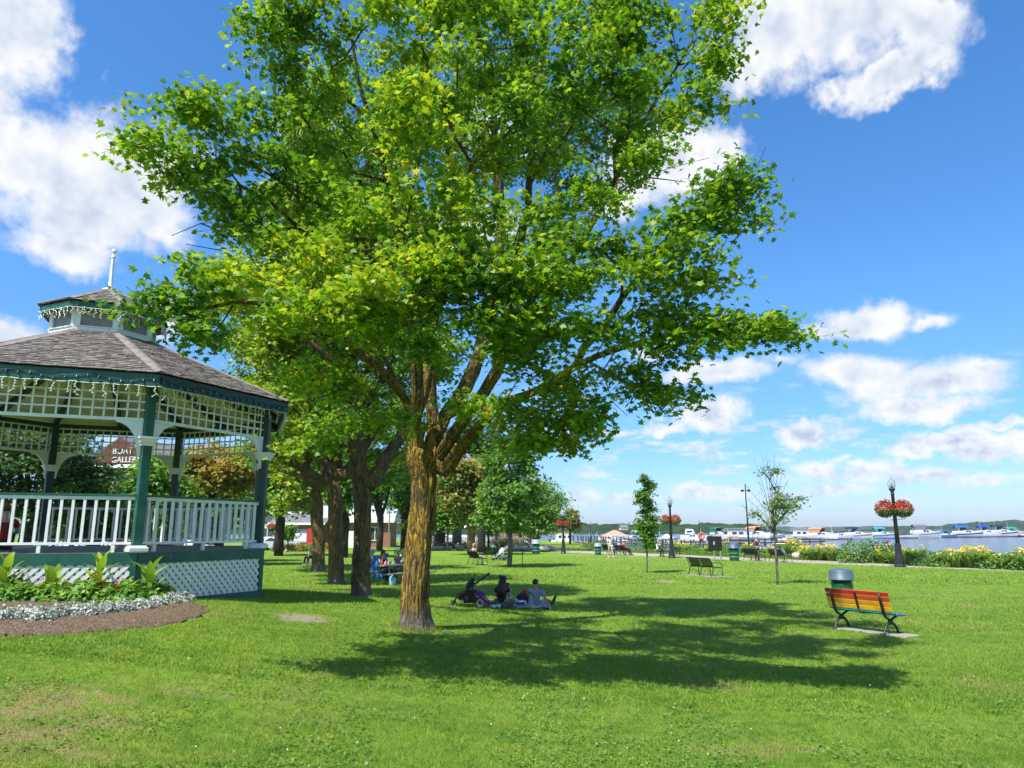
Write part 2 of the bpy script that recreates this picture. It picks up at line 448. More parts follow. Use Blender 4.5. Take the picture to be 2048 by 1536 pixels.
m_water, nt = new_mat('lake_water')
pos = nt.n('ShaderNodeNewGeometry').outputs['Position']
p = nt.n('ShaderNodeBsdfPrincipled'); p.inputs['Base Color'].default_value = (.020, .036, .060, 1); p.inputs['Roughness'].default_value = .12; p.inputs['IOR'].default_value = 1.33
h1 = nt.noise(nt.vmath('MULTIPLY', pos, (.55, 1.0, 1)), 1.6, 5, .65); h2 = nt.noise(pos, .12, 3)
finish(nt, p, nt.math('MULTIPLY', h1, nt.math('ADD', h2, .3)), .8, .22)
mb = MB(); mb.add([(-3500, -900, WATER_Z), (4800, -900, WATER_Z), (4800, 4600, WATER_Z), (-3500, 4600, WATER_Z)], [(0, 1, 2, 3)])
o = mb.build('water', m_water); o['kind'] = 'structure'

# wooded far shores: long lumpy ridges
m_wood, nt = new_mat('far_woods')
pos = nt.n('ShaderNodeNewGeometry').outputs['Position']
c = nt.mix(nt.sstep(nt.noise(pos, .06, 4, .6), .35, .68), (.015, .040, .014), (.042, .078, .024))
c = nt.mix(nt.math('MULTIPLY', nt.sstep(nt.noise(pos, .16, 3, .6), .5, .7), .55), c, (.060, .098, .030))
p = nt.n('ShaderNodeBsdfPrincipled'); nt.l(c, p.inputs['Base Color']); p.inputs['Roughness'].default_value = 1; p.inputs['Specular IOR Level'].default_value = 0
finish(nt, p, nt.noise(pos, .25, 4, .7), 1.0, 3.0)
def ridge(name, prof, Y, depth, step, lump, seed):
    """prof: [(px, py_top)]; a wooded ridge standing at depth Y whose crest follows the heights given"""
    q = [at(px, py, Y) for px, py in prof]
    xs = np.arange(q[0].x, q[-1].x, step); hz = np.interp(xs, [a.x for a in q], [a.z for a in q]) - WATER_Z
    rows = np.linspace(-1, 1, 13); V = []; rg = random.Random(seed)
    for j, r_ in enumerate(rows):
        for i, x in enumerate(xs):
            nn = mnoise.noise(Vector((x / lump, r_ * depth / lump, seed))) * .5 + mnoise.noise(Vector((x / lump * 2.7, r_ * depth / lump * 2.7, seed + 9))) * .32
            env = max(0., 1 - abs(r_) ** 2.2); ramp_ = .42 + .58 * min(1, max(0, (r_ + .95) / .7))
            h = hz[i] * env * ramp_ * (1 + nn * .45) if abs(r_) < .99 else -.6
            V.append((x + nn * lump * .2, Y + r_ * depth, WATER_Z - .3 + h))
    m_ = len(xs); idx = np.arange(len(rows) * m_).reshape(len(rows), m_)
    F = np.stack([idx[:-1, :-1], idx[:-1, 1:], idx[1:, 1:], idx[1:, :-1]], -1).reshape(-1, 4)
    o = np_obj(name, np.array(V), F, m_wood); o['kind'] = 'structure'
ridge('near_far_shore_hills', [(-900, 1050), (300, 1046), (800, 1046), (1150, 1045), (1165, 1047), (1200, 1049), (1260, 1047), (1330, 1048), (1390, 1049), (1420, 1045), (1440, 1048), (1490, 1048), (1515, 1050), (1530, 1056), (1550, 1061), (1580, 1066)], 760, 70, 3.2, 13, 1)
ridge('distant_shore_hills', [(1380, 1055), (1480, 1054), (1560, 1053), (1600, 1055), (1660, 1054), (1720, 1053), (1760, 1052), (1850, 1055), (2300, 1057), (3000, 1056)], 3300, 250, 14, 60, 2)
ridge('right_shore_hills', [(1690, 1062), (1740, 1060), (1790, 1053), (1830, 1051), (1860, 1053), (1900, 1052), (1920, 1048), (1945, 1045), (1990, 1043), (2048, 1041), (2150, 1040), (2400, 1042), (3000, 1040)], 1450, 120, 5, 24, 3)

def in_poly(P, poly):
    P = np.asarray(P); x, y = P[:, 0], P[:, 1]; r = np.zeros(len(P), bool); j = len(poly) - 1
    for i in range(len(poly)):
        xi, yi = poly[i]; xj, yj = poly[j]
        with np.errstate(divide='ignore', invalid='ignore'):
            c_ = ((yi > y) != (yj > y)) & (x < (xj - xi) * (y - yi) / (yj - yi) + xi)
        r ^= c_; j = i
    return r

# ------------------------------------------------------------------ gazebo
GC = Vector((-9.67, 16.63, 0)); GR = 4.06; GPHI = R(20.45)
GBASE = 0.72
Z_DECK, Z_RAIL, Z_CAP, Z_LAT, Z_BEAM, Z_EAVE, Z_EAVEB, Z_CUP, Z_CUPT, Z_CUPE, Z_APEX = 1.72, 2.78, 3.77, 4.17, 4.88, 4.99, 4.77, 6.44, 6.98, 7.08, 7.75
def gcor(i, r, z=0):
    a = GPHI - math.pi / 2 + math.pi / 8 + i * math.pi / 4
    return Vector((r * math.cos(a), r * math.sin(a), z - GBASE))
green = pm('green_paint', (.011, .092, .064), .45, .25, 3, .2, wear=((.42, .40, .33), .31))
green_dk = pm('dark_and_shaded_green', (.008, .045, .042), .5, .25, 3, .2)  # dark beams and rafters; on posts and fascia it paints in shade
white = pm('white_paint', (.78, .79, .78), .5, .06, 4, .15, wear=((.46, .43, .36), .33))
cream = pm('cream_boards', (.62, .58, .44), .6, .10, 5, .2, wear=((.25, .22, .16), .22))
shingle_m = pm('cedar_shingle', (.150, .118, .105), .9, .35, 3, .6, c2=(.30, .255, .23), stretch=(1, 1, 1))
hip_m = pm('hip_boards', (.185, .165, .150), .9, .3, 4, .5)
deck_m = pm('deck_boards', (.22, .20, .19), .8, .2, 3, .3)
grey_panel = pm('grey_panel', (.21, .20, .18), .35, .2, 3, .1)
backing = pm('skirt_backing', (.55, .55, .53), .8, .12, 4, .2)
gz_root = thing('gazebo', 'octagonal green and white wooden gazebo with shingle roof and white pole on top', 'gazebo', (GC.x, GC.y, GBASE))
def gsub(name, parent): # an Empty part that holds sub-parts
    o = bpy.data.objects.new(name, None); COL.objects.link(o); o.parent = parent; o.empty_display_size = .1; return o
zb = GBASE
mb = MB()   # deck floor
n8 = [gcor(i, GR + .06, Z_DECK - .02) for i in range(8)]
top = [v.copy() for v in n8]; bot = [v - Vector((0, 0, .06)) for v in n8]
mb.add(top + bot, [tuple(range(8)), tuple(reversed(range(8, 16)))] + [(i, i + 8, (i + 1) % 8 + 8, (i + 1) % 8) for i in range(8)])
mb.build('deck', deck_m, gz_root)
# posts with capitals and base blocks
for i in range(8):
    c = gcor(i, GR - .02); rz = GPHI + i * math.pi / 4 + math.pi / 8 - math.pi / 2
    mb = MB(); mb.box((c.x, c.y, (Z_DECK + Z_EAVE - .06) / 2 - zb), (.17, .17, Z_EAVE - .06 - Z_DECK), rz)
    po = bevel(mb.build('post', green if i in (0, 7, 6, 5) else green_dk, gz_root), .012, 1)  # posts away from the sun get the darker green, shade put into colour
    mb = MB()
    for z0, z1, wd in ((-.10, -.04, .25), (-.04, .03, .30), (.03, .07, .36)):
        mb.box((c.x, c.y, Z_CAP + (z0 + z1) / 2 - zb), (wd, wd, z1 - z0 - .001), rz)
    mb.build('capital', white, po)
    mb = MB()
    mb.box((c.x, c.y, Z_DECK + .045 - zb), (.34, .34, .08), rz); mb.box((c.x, c.y, Z_DECK + .10 - zb), (.29, .29, .03), rz)
    bevel(mb.build('base_block', white, po), .01, 1)
bracket_poly = [(0, 0), (.46, 0), (.46, -.03)] + [(.46 - .40 * math.sin(t) - 0.0, -.03 - .60 * (1 - math.cos(t)) - 0.0) for t in np.linspace(.15, math.pi / 2 * .96, 8)] + [(.05, -.66), (0, -.66)]
slat_meshes = {}
def bar(name, a, b, wd, ht, mat, parent, up=(0, 0, 1), key=None):
    """one straight piece; pieces of the same size share a mesh"""
    a, b = Vector(a), Vector(b); d = b - a; L = round(d.length, 3)
    k = (L, wd, ht, mat.name)
    x = d.normalized(); up = Vector(up); y = up.cross(x)
    if y.length < 1e-4: y = Vector((1, 0, 0)).cross(x)
    y.normalize(); z = x.cross(y)
    if k not in slat_meshes:
        slat_meshes[k] = MB().box((0, 0, 0), (L, wd, ht)).mesh(name, mat)
    o = bpy.data.objects.new(name, slat_meshes[k]); COL.objects.link(o); o.parent = parent
    o.location = (a + b) / 2; o.rotation_euler = Matrix((x, y, z)).transposed().to_euler()
    return o
STAIR = 4
for i in range(8):
    A, B = gcor(i, GR - .02), gcor(i + 1, GR - .02); e = (B - A); L = e.length; e.normalize()
    nrm = Vector((e.y, -e.x, 0))       # outward
    H = lambda s, z, out=0.0: A + e * s + nrm * out + Vector((0, 0, z))
    up_n = nrm
    # frieze of square lattice
    fr = gsub('lattice_frieze', gz_root)
    s0, s1 = .09, L - .09
    bar('bottom_rail', H(s0, Z_LAT), H(s1, Z_LAT), .05, .06, white, fr)
    nv = 15
    for k in range(nv):
        s_ = s0 + (k + .5) * (s1 - s0) / nv
        bar('slat', H(s_, Z_LAT + .03, .012), H(s_, Z_BEAM, .012), .032, .014, white, fr, up=nrm)
    for k in range(4):
        z_ = Z_LAT + .03 + (k + 1) * .158
        bar('slat', H(s0, z_, 0), H(s1, z_, 0), .010, .032, white, fr)
    bar('header_beam', H(s0, Z_BEAM + .03), H(s1, Z_BEAM + .03), .10, .10, green_dk, gz_root)
    for sgn, s_ in ((1, s0), (-1, s1)):
        M = Matrix.Translation(H(s_, Z_LAT - .032)) @ Matrix(((e.x * sgn, 0, nrm.x, 0), (e.y * sgn, 0, nrm.y, 0), (0, 1, 0, 0), (0, 0, 0, 1)))
        MB().prism(bracket_poly, .035, M).build('bracket', white, gz_root)
    # railing
    if i != STAIR:
        ra = gsub('railing', gz_root)
        bar('top_rail', H(s0, Z_RAIL - .03), H(s1, Z_RAIL - .03), .10, .034, green, ra)
        bar('sub_rail', H(s0, Z_RAIL - .085), H(s1, Z_RAIL - .085), .04, .06, white, ra)
        bar('bottom_rail', H(s0, Z_DECK + .16), H(s1, Z_DECK + .16), .06, .045, white, ra)
        for k in range(16):
            s_ = s0 + (k + .5) * (s1 - s0) / 16
            bar('baluster', H(s_, Z_DECK + .182), H(s_, Z_RAIL - .116), .045, .045, white, ra, up=nrm)
        for f_ in (.1, .5, .9):
            s_ = s0 + f_ * (s1 - s0); bar('foot', H(s_, Z_DECK + .0), H(s_, Z_DECK + .137), .06, .05, white, ra, up=nrm)
    # skirt: boards frame diagonal lattice
    A2, B2 = gcor(i, GR + .10), gcor(i + 1, GR + .10); L2 = (B2 - A2).length
    K = lambda s, z, out=0.0: A2 + e * s + nrm * out + Vector((0, 0, z))
    bar('fascia_board', K(.0, Z_DECK - .11), K(L2, Z_DECK - .11), .05, .20, green, gz_root)
    bar('base_board', K(.0, GBASE + .10 - .08), K(L2, GBASE + .10 - .08), .05, .18, green, gz_root)
    for s_ in (.05, L2 - .05): bar('corner_board', K(s_, GBASE + .112), K(s_, Z_DECK - .212), .10, .052, green, gz_root, up=nrm)
    zl, zh = GBASE + .11, Z_DECK - .21
    MB().add([K(.1, zl, -.06), K(L2 - .1, zl, -.06), K(L2 - .1, zh, -.06), K(.1, zh, -.06)], [(0, 1, 2, 3)]).build('backing_board', backing, gz_root)
    sk = gsub('lattice_skirt', gz_root) if i in (7, 0) else None
    joined = MB()
    hh = zh - zl; step = .155
    dirs = ((1, .004), (-1, -.010)) if i != 0 else ((-1, .004), (1, -.010))
    for sg, out in dirs:
        s_ = .1 - hh + .03
        while s_ < L2 - .1:
            a_s, b_s = s_, s_ + hh
            a_z, b_z = zl, zh
            if a_s < .1: a_z += (.1 - a_s); a_s = .1
            if b_s > L2 - .1: b_z -= (b_s - (L2 - .1)); b_s = L2 - .1
            if b_s - a_s > .06:
                if sg < 0: pa, pb = K(L2 - a_s, a_z, out), K(L2 - b_s, b_z, out)
                else: pa, pb = K(a_s, a_z, out), K(b_s, b_z, out)
                if sk is not None: bar('slat', pa, pb, .066, .010, white, sk, up=nrm)
                else: joined.beam(pa, pb, .052, .010, up=nrm)
            s_ += step
    if sk is None:
        o = joined.build('lattice_skirt', white, gz_root); o['kind'] = 'stuff'
# steps at the far left side, with a sloping baluster rail
A, B = gcor(STAIR, GR + .12), gcor(STAIR + 1, GR + .12); e = (B - A).normalized(); nrm = Vector((e.y, -e.x, 0)); mid = (A + B) / 2
for k in range(5):
    zt = Z_DECK - .2 * (k + 1) - zb
    c = mid + nrm * (.18 + .30 * k)
    bar('step', c - e * .8 + Vector((0, 0, zt - .03 + zb)), c + e * .8 + Vector((0, 0, zt - .03 + zb)), .32, .05, deck_m, gz_root)
for sg in (-1, 1):
    ra = gsub('stair_railing', gz_root)
    p0, p1 = mid + e * sg * .85 + Vector((0, 0, Z_RAIL)), mid + e * sg * .85 + nrm * 1.5 + Vector((0, 0, Z_RAIL - .95))
    bar('top_rail', p0, p1, .09, .05, green, ra)
    for k in range(9):
        q = p0.lerp(p1, (k + .5) / 9); bar('baluster', q - Vector((0, 0, .9)), q - Vector((0, 0, .03)), .04, .04, white, ra, up=nrm)

fo = MB(); a8 = [gcor(i, GR + .02) for i in range(8)]
fo.add([v + Vector((0, 0, -.2)) for v in a8] + [v + Vector((0, 0, GBASE + .02)) for v in a8], [(i, (i + 1) % 8, (i + 1) % 8 + 8, i + 8) for i in range(8)])
fo.build('footing', pm('footing_stone', (.16, .15, .14), .9, .3, 4, .4), gz_root)

# roof: sheathing, cream ceiling boards, dark rafters, shingles in courses, hip boards, green fascia
def island_mat(name, c1, c2, rough=.9, scale=9, bump=.5, stretch=(1, 1, 1), bdist=.01):
    m, nt = new_mat(name)
    gi = nt.n('ShaderNodeNewGeometry').outputs['Random Per Island']; oi = nt.n('ShaderNodeObjectInfo').outputs['Random']
    tc = nt.n('ShaderNodeTexCoord').outputs['Object']
    f = nt.math('FRACT', nt.math('ADD', nt.math('MULTIPLY', gi, 7.3), nt.math('MULTIPLY', oi, 5.1)))
    mp = nt.vmath('MULTIPLY', tc, stretch); nz = nt.noise(mp, scale, 5, .65)
    c = nt.mix(f, c1, c2); c = nt.mix(nt.math('MULTIPLY', nt.sstep(nz, .35, .75), .55), c, tuple(x * .45 for x in c1))
    p = nt.n('ShaderNodeBsdfPrincipled'); nt.l(c, p.inputs['Base Color']); p.inputs['Roughness'].default_value = rough
    finish(nt, p, nz, bump, bdist); MATS[name] = m; return m
shingle_m = island_mat('weathered_shingle', (.082, .070, .060), (.235, .205, .180), stretch=(1, 1, 1), scale=14)
roof = gsub('roof', gz_root); cup = gsub('cupola', gz_root)
RE, RC = 4.45, 1.12
sheath, soff = MB(), MB()
shn = [MB().box((0, 0, 0), (w_, .19, .014)).mesh('shingle', shingle_m) for w_ in (.09, .12, .15, .18, .21)]
shw = (.09, .12, .15, .18, .21)
courses = MB(); n_ind = 0
def facet_shingles(i, re, ze, rc, zc, rows, individual, wid=1.0):
    global n_ind
    E0, E1, P0, P1 = gcor(i, re, ze), gcor(i + 1, re, ze), gcor(i, rc, zc), gcor(i + 1, rc, zc)
    ex = (E1 - E0).normalized(); upv = ((P0 + P1) / 2 - (E0 + E1) / 2); Ls = upv.length; upv.normalize(); nn = ex.cross(upv)
    for r_ in range(rows):
        t = r_ / rows; a, b = E0.lerp(P0, t), E1.lerp(P1, t); L = (b - a).length; s_ = rnd.uniform(-.1, 0)
        while s_ < L - .03:
            k = rnd.randrange(5); w_ = shw[k] * wid
            c0 = max(s_, 0); c1 = min(s_ + w_, L)
            if c1 - c0 > .03:
                tilt = R(-4.2) + rnd.uniform(-.03, .02); w2 = c1 - c0 - .006
                c = a + ex * ((c0 + c1) / 2) + upv * (.085 + rnd.uniform(-.014, .010)) + nn * (.024 + rnd.uniform(-.003, .006))
                M = Matrix((ex, upv, nn)).transposed() @ Matrix.Rotation(tilt, 3, 'X') @ Matrix.Rotation(rnd.uniform(-.02, .02), 3, 'Z')
                if individual and n_ind < 300:
                    o = bpy.data.objects.new('shingle', shn[k]); COL.objects.link(o); o.parent = roof
                    o.location = c; o.rotation_euler = M.to_euler(); o.scale = (w2 / shw[k], 1, 1); n_ind += 1
                else: courses.box(c, (w2, .19, .014), m=M)
            s_ += w_
order = [7, 0, 1, 2, 3, 4, 5, 6]
for i in order:
    E0, E1, P0, P1 = gcor(i, RE, Z_EAVE), gcor(i + 1, RE, Z_EAVE), gcor(i, RC, Z_CUP), gcor(i + 1, RC, Z_CUP)
    dn = Vector((0, 0, -.03))
    sheath.add([E0, E1, P1, P0, E0 + dn, E1 + dn, P1 + dn, P0 + dn], [(0, 1, 2, 3), (7, 6, 5, 4), (0, 4, 5, 1)])
    facet_shingles(i, RE + .05, Z_EAVE + .005, RC, Z_CUP + .01, 24 if i in (7, 0) else 16, i == 7, 1 if i in (7, 0) else 1.8)
    # ceiling boards below the rafters, one by one
    dz = Vector((0, 0, -.05)); nb = 11
    for k in range(nb):
        t0, t1 = k / nb + .004, (k + 1) / nb - .004
        q = [E0.lerp(P0, t0) + dz, E1.lerp(P1, t0) + dz, E1.lerp(P1, t1) + dz, E0.lerp(P0, t1) + dz]
        MB().add(q + [v - Vector((0, 0, .014)) for v in q], [(0, 1, 2, 3), (7, 6, 5, 4), (0, 4, 5, 1), (2, 6, 7, 3)]).build('ceiling_board', cream, roof)
    for f_ in (0, .5):
        a_, b_ = E0.lerp(E1, f_) * .985, P0.lerp(P1, f_)
        a_.z, b_.z = Z_EAVE - GBASE - .14, Z_CUP - GBASE - .14
        bar('rafter', a_, b_, .10, .15, green_dk, roof)
    # hip board pair over the corner
    e0 = gcor(i, RE + .06, Z_EAVE + .06); p0_ = gcor(i, RC, Z_CUP + .06)
    for sg in (-1, 1):
        d = (p0_ - e0).normalized(); side = Vector((0, 0, 1)).cross(d).normalized() * sg
        bar('hip_board', e0 + side * .06 + Vector((0, 0, -.018)), p0_ + side * .06 + Vector((0, 0, -.018)), .12, .02, hip_m, roof, up=(side * .30 + Vector((0, 0, 1))).normalized())
    f0, f1 = gcor(i, RE + .01, (Z_EAVE + Z_EAVEB) / 2 - .01), gcor(i + 1, RE + .01, (Z_EAVE + Z_EAVEB) / 2 - .01)
    bar('fascia', f0, f1, .035, Z_EAVE - Z_EAVEB, green if i in (7, 6, 5) else green_dk, roof)  # shade put into colour: darker green on facets turned from the sun
sheath.build('sheathing', hip_m, roof)
# cupola
cb = MB()
for i in range(8):
    c0, c1 = gcor(i, RC, Z_CUP - .1), gcor(i + 1, RC, Z_CUP - .1); e = (c1 - c0).normalized(); nrm = Vector((e.y, -e.x, 0)); L = (c1 - c0).length
    K = lambda s, z, out=0.0: Vector((c0.x, c0.y, -GBASE)) + e * s + nrm * out + Vector((0, 0, z))
    bar('sill_board', K(0, Z_CUP + .035), K(L, Z_CUP + .035), .05, .17, white, cup)
    bar('ledge', K(.03, Z_CUP + .13, .015), K(L - .03, Z_CUP + .13, .015), .07, .02, white, cup)
    bar('head_board', K(.02, Z_CUPT + .04), K(L - .02, Z_CUPT + .04), .045, .12, white, cup)
    for s_ in (.055, L - .055): bar('corner_post', K(s_, Z_CUP + .12), K(s_, Z_CUPT - .02), .11, .05, white, cup, up=nrm)
    MB().add([K(.1, Z_CUP + .1, -.015), K(L - .1, Z_CUP + .1, -.015), K(L - .1, Z_CUPT, -.015), K(.1, Z_CUPT, -.015)], [(0, 1, 2, 3)]).build('panel', grey_panel, cup)
    f0, f1 = gcor(i, 1.34, Z_CUPE - .075), gcor(i + 1, 1.34, Z_CUPE - .075)
    bar('fascia', f0, f1, .03, .15, green, cup)
    E0, E1, P0 = gcor(i, 1.35, Z_CUPE), gcor(i + 1, 1.35, Z_CUPE), gcor(0, 0, Z_APEX)
    cb.add([E0, E1, P0], [(0, 1, 2)]); cb.add([gcor(i, 1.33, Z_CUPE - .14), gcor(i + 1, 1.33, Z_CUPE - .14), gcor(i + 1, .9, Z_CUPE - .10), gcor(i, .9, Z_CUPE - .10)], [(0, 1, 2, 3)])
    facet_shingles(i, 1.38, Z_CUPE + .004, .06, Z_APEX + .01, 9, False, .8)
    e0, p0_ = gcor(i, 1.40, Z_CUPE + .045), gcor(i, .05, Z_APEX + .045)
    for sg in (-1, 1):
        d = (p0_ - e0).normalized(); side = Vector((0, 0, 1)).cross(d).normalized() * sg
        bar('hip_board', e0 + side * .04, p0_ + side * .04, .08, .018, hip_m, cup, up=(side * .3 + Vector((0, 0, 1))).normalized())
cb.build('cupola_roof', hip_m, cup)
o = courses.build('shingle_courses', shingle_m, roof); o['kind'] = 'stuff'
zf = Z_APEX - GBASE
MB().lathe([(.20, -.04), (.16, .03), (.07, .06), (.042, .10), (.038, .55), (.034, .80), (.034, .84), (.046, .85), (.046, .88), (.031, .89), (.030, .96), (.04, .97), (.050, .99), (.053, 1.02), (.04, 1.055), (.01, 1.07)], 14, (0, 0, zf)).build('finial', white, gz_root, smooth=True)

# strings of lights that hang on the gazebo
wire_w = pm('white_wire', (.75, .78, .72), .5, .05, 9, 0)
bulb_b = pm('blue_bulb', (.02, .07, .16), .15, .2, 9, 0, coat=.6)
wire_g = pm('green_wire', (.008, .04, .035), .5, .2, 9, 0)
def icicles(a, b, label, dropmax, n):
    root = thing('icicle_lights', label, 'string lights', a, 0, 'white icicle lights on the gazebo')
    d = b - a; w_, bl = MB(), MB()
    pts = [d * (k / 24) + Vector((0, 0, -.018 * abs(math.sin(k * .9)) + rnd.uniform(-.006, .006))) for k in range(25)]
    w_.tube(pts, .0065, 4)
    out = Vector((d.y, -d.x, 0)).normalized() * .012
    for k in range(n):
        q = d * ((k + rnd.uniform(.2, .8)) / n) + out; L = rnd.choice((.3, .5, .75, 1)) * dropmax; p = [q]; x = 0
        for j in range(int(L / .05) + 1):
            x = rnd.choice((-1, 1)) * rnd.uniform(.01, .028); z_ = -(j + 1) * .05
            p.append(q + d.normalized() * x + Vector((0, 0, z_)))
            tip = p[-1] + d.normalized() * rnd.choice((-1, 1)) * .03 + Vector((0, 0, rnd.uniform(-.03, .0)))
            bl.tube([p[-1], tip], [.008, .004], 4)
        w_.tube(p, .0055, 4)
    w_.build('wire', wire_w, root); o = bl.build('bulbs', wire_w, root); o['kind'] = 'stuff'
def gabs(i, r, z): return gcor(i, r, z) + Vector((GC.x, GC.y, GBASE))
nm = {7: 'along the sunlit front eave of the gazebo', 0: 'along the shaded right eave of the gazebo', 6: 'along the left eave of the gazebo beyond the frame edge', 1: 'along the far right eave of the gazebo by the maple'}
for i in (6, 7, 0, 1):
    icicles(gabs(i, RE + .04, Z_EAVEB - .005), gabs(i + 1, RE + .04, Z_EAVEB - .005), 'white icicle lights ' + nm[i], .2, 17)
    a, b = gabs(i, RE + .045, Z_EAVEB + .14), gabs(i + 1, RE + .045, Z_EAVEB + .14); d = b - a
    root = thing('bulb_string', 'dark blue bulb string ' + nm[i], 'string lights', a, 0, 'blue bulb strings on the fascia')
    sag = lambda t: Vector((0, 0, -.035 * (1 - math.cos(t * 19)) + .01 * math.sin(t * 50)))
    MB().tube([d * (k / 40) + sag(k / 40) for k in range(41)], .007, 4).build('wire', wire_g, root)
    bm_ = MB().lathe([(.008, .0), (.012, -.012), (.013, -.03), (.019, -.034), (.021, -.05), (.016, -.075), (.003, -.10)], 6).mesh('bulb', bulb_b, True)
    for k in range(19):
        t = (k + .4) / 19; linked(bm_, 'bulb', root, d * t + sag(t) + Vector((d.y, -d.x, 0)).normalized() * .018, rot=(rnd.uniform(-.15, .15), rnd.uniform(-.2, .2), 0))
cn = {6: 'left', 7: 'front', 0: 'right', 1: 'far right'}
for i in (6, 7, 0, 1):
    icicles(gabs(i, 1.37, Z_CUPE - .13), gabs(i + 1, 1.37, Z_CUPE - .13), 'white icicle light string on the %s edge of the small top roof' % cn[i], .2, 11)

# ------------------------------------------------------------------ trees
def leaf_mat(name, stops, trans=.42, scale=.5, tcol=1.5):
    """stops: ramp of leaf colours chosen leaf by leaf and by patches of the crown"""
    m, nt = new_mat(name)
    gi = nt.n('ShaderNodeNewGeometry'); oi = nt.n('ShaderNodeObjectInfo').outputs['Random']
    r_ = nt.math('FRACT', nt.math('ADD', gi.outputs['Random Per Island'], nt.math('MULTIPLY', oi, 3.7)))
    nz = nt.noise(gi.outputs['Position'], scale, 4, .6)
    f = nt.math('ADD', nt.math('MULTIPLY', nt.math('SUBTRACT', r_, .5), .42), nz)
    c = nt.ramp(f, stops)
    p = nt.n('ShaderNodeBsdfPrincipled'); nt.l(c, p.inputs['Base Color']); p.inputs['Roughness'].default_value = .48; p.inputs['Specular IOR Level'].default_value = .35
    t = nt.n('ShaderNodeBsdfTranslucent'); tc = nt.mix(1.0, c, (tcol * 1.25, tcol * 1.15, tcol * .45), 'MULTIPLY'); nt.l(tc, t.inputs[0])
    mx = nt.n('ShaderNodeMixShader'); mx.inputs[0].default_value = trans; nt.l(p.outputs[0], mx.inputs[1]); nt.l(t.outputs[0], mx.inputs[2])
    o = nt.n('ShaderNodeOutputMaterial'); nt.l(mx.outputs[0], o.inputs[0]); MATS[name] = m; return m
def bark_mat(name, c1, c2, lichen=None, amt=.5, base_grey=True):
    m, nt = new_mat(name)
    pos = nt.n('ShaderNodeTexCoord').outputs['Object']
    st = nt.vmath('MULTIPLY', pos, (9, 9, 1.3)); nz = nt.noise(st, 1.0, 6, .65)
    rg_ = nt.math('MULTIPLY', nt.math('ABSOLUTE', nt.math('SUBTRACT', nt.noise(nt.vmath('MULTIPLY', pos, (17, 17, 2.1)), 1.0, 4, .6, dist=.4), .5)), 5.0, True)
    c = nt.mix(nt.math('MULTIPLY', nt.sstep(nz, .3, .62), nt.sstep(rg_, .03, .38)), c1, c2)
    if lichen:
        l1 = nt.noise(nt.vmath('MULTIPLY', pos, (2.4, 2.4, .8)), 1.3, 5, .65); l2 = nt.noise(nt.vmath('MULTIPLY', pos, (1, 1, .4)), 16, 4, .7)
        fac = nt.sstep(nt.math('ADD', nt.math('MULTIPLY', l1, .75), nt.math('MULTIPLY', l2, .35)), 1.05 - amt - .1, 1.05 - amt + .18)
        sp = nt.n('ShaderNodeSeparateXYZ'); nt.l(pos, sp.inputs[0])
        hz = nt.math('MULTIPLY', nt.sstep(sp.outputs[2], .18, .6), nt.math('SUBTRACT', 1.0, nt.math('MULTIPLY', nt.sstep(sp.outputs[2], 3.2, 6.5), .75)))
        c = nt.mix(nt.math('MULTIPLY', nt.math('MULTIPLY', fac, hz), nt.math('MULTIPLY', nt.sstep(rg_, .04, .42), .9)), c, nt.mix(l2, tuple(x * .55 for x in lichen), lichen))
        if base_grey: c = nt.mix(nt.math('MULTIPLY', nt.math('SUBTRACT', 1.0, nt.sstep(sp.outputs[2], .12, .62)), .8), c, nt.mix(nz, (.10, .09, .08), (.34, .31, .27)))
    p = nt.n('ShaderNodeBsdfPrincipled'); nt.l(c, p.inputs['Base Color']); p.inputs['Roughness'].default_value = .9; p.inputs['Specular IOR Level'].default_value = .2
    hh = nt.math('ADD', nt.math('ADD', nz, nt.math('MULTIPLY', rg_, 1.1)), nt.math('MULTIPLY', nt.noise(nt.vmath('MULTIPLY', pos, (30, 30, 7)), 1, 4, .6), .5))
    finish(nt, p, hh, 1.0, .045); MATS[name] = m; return m

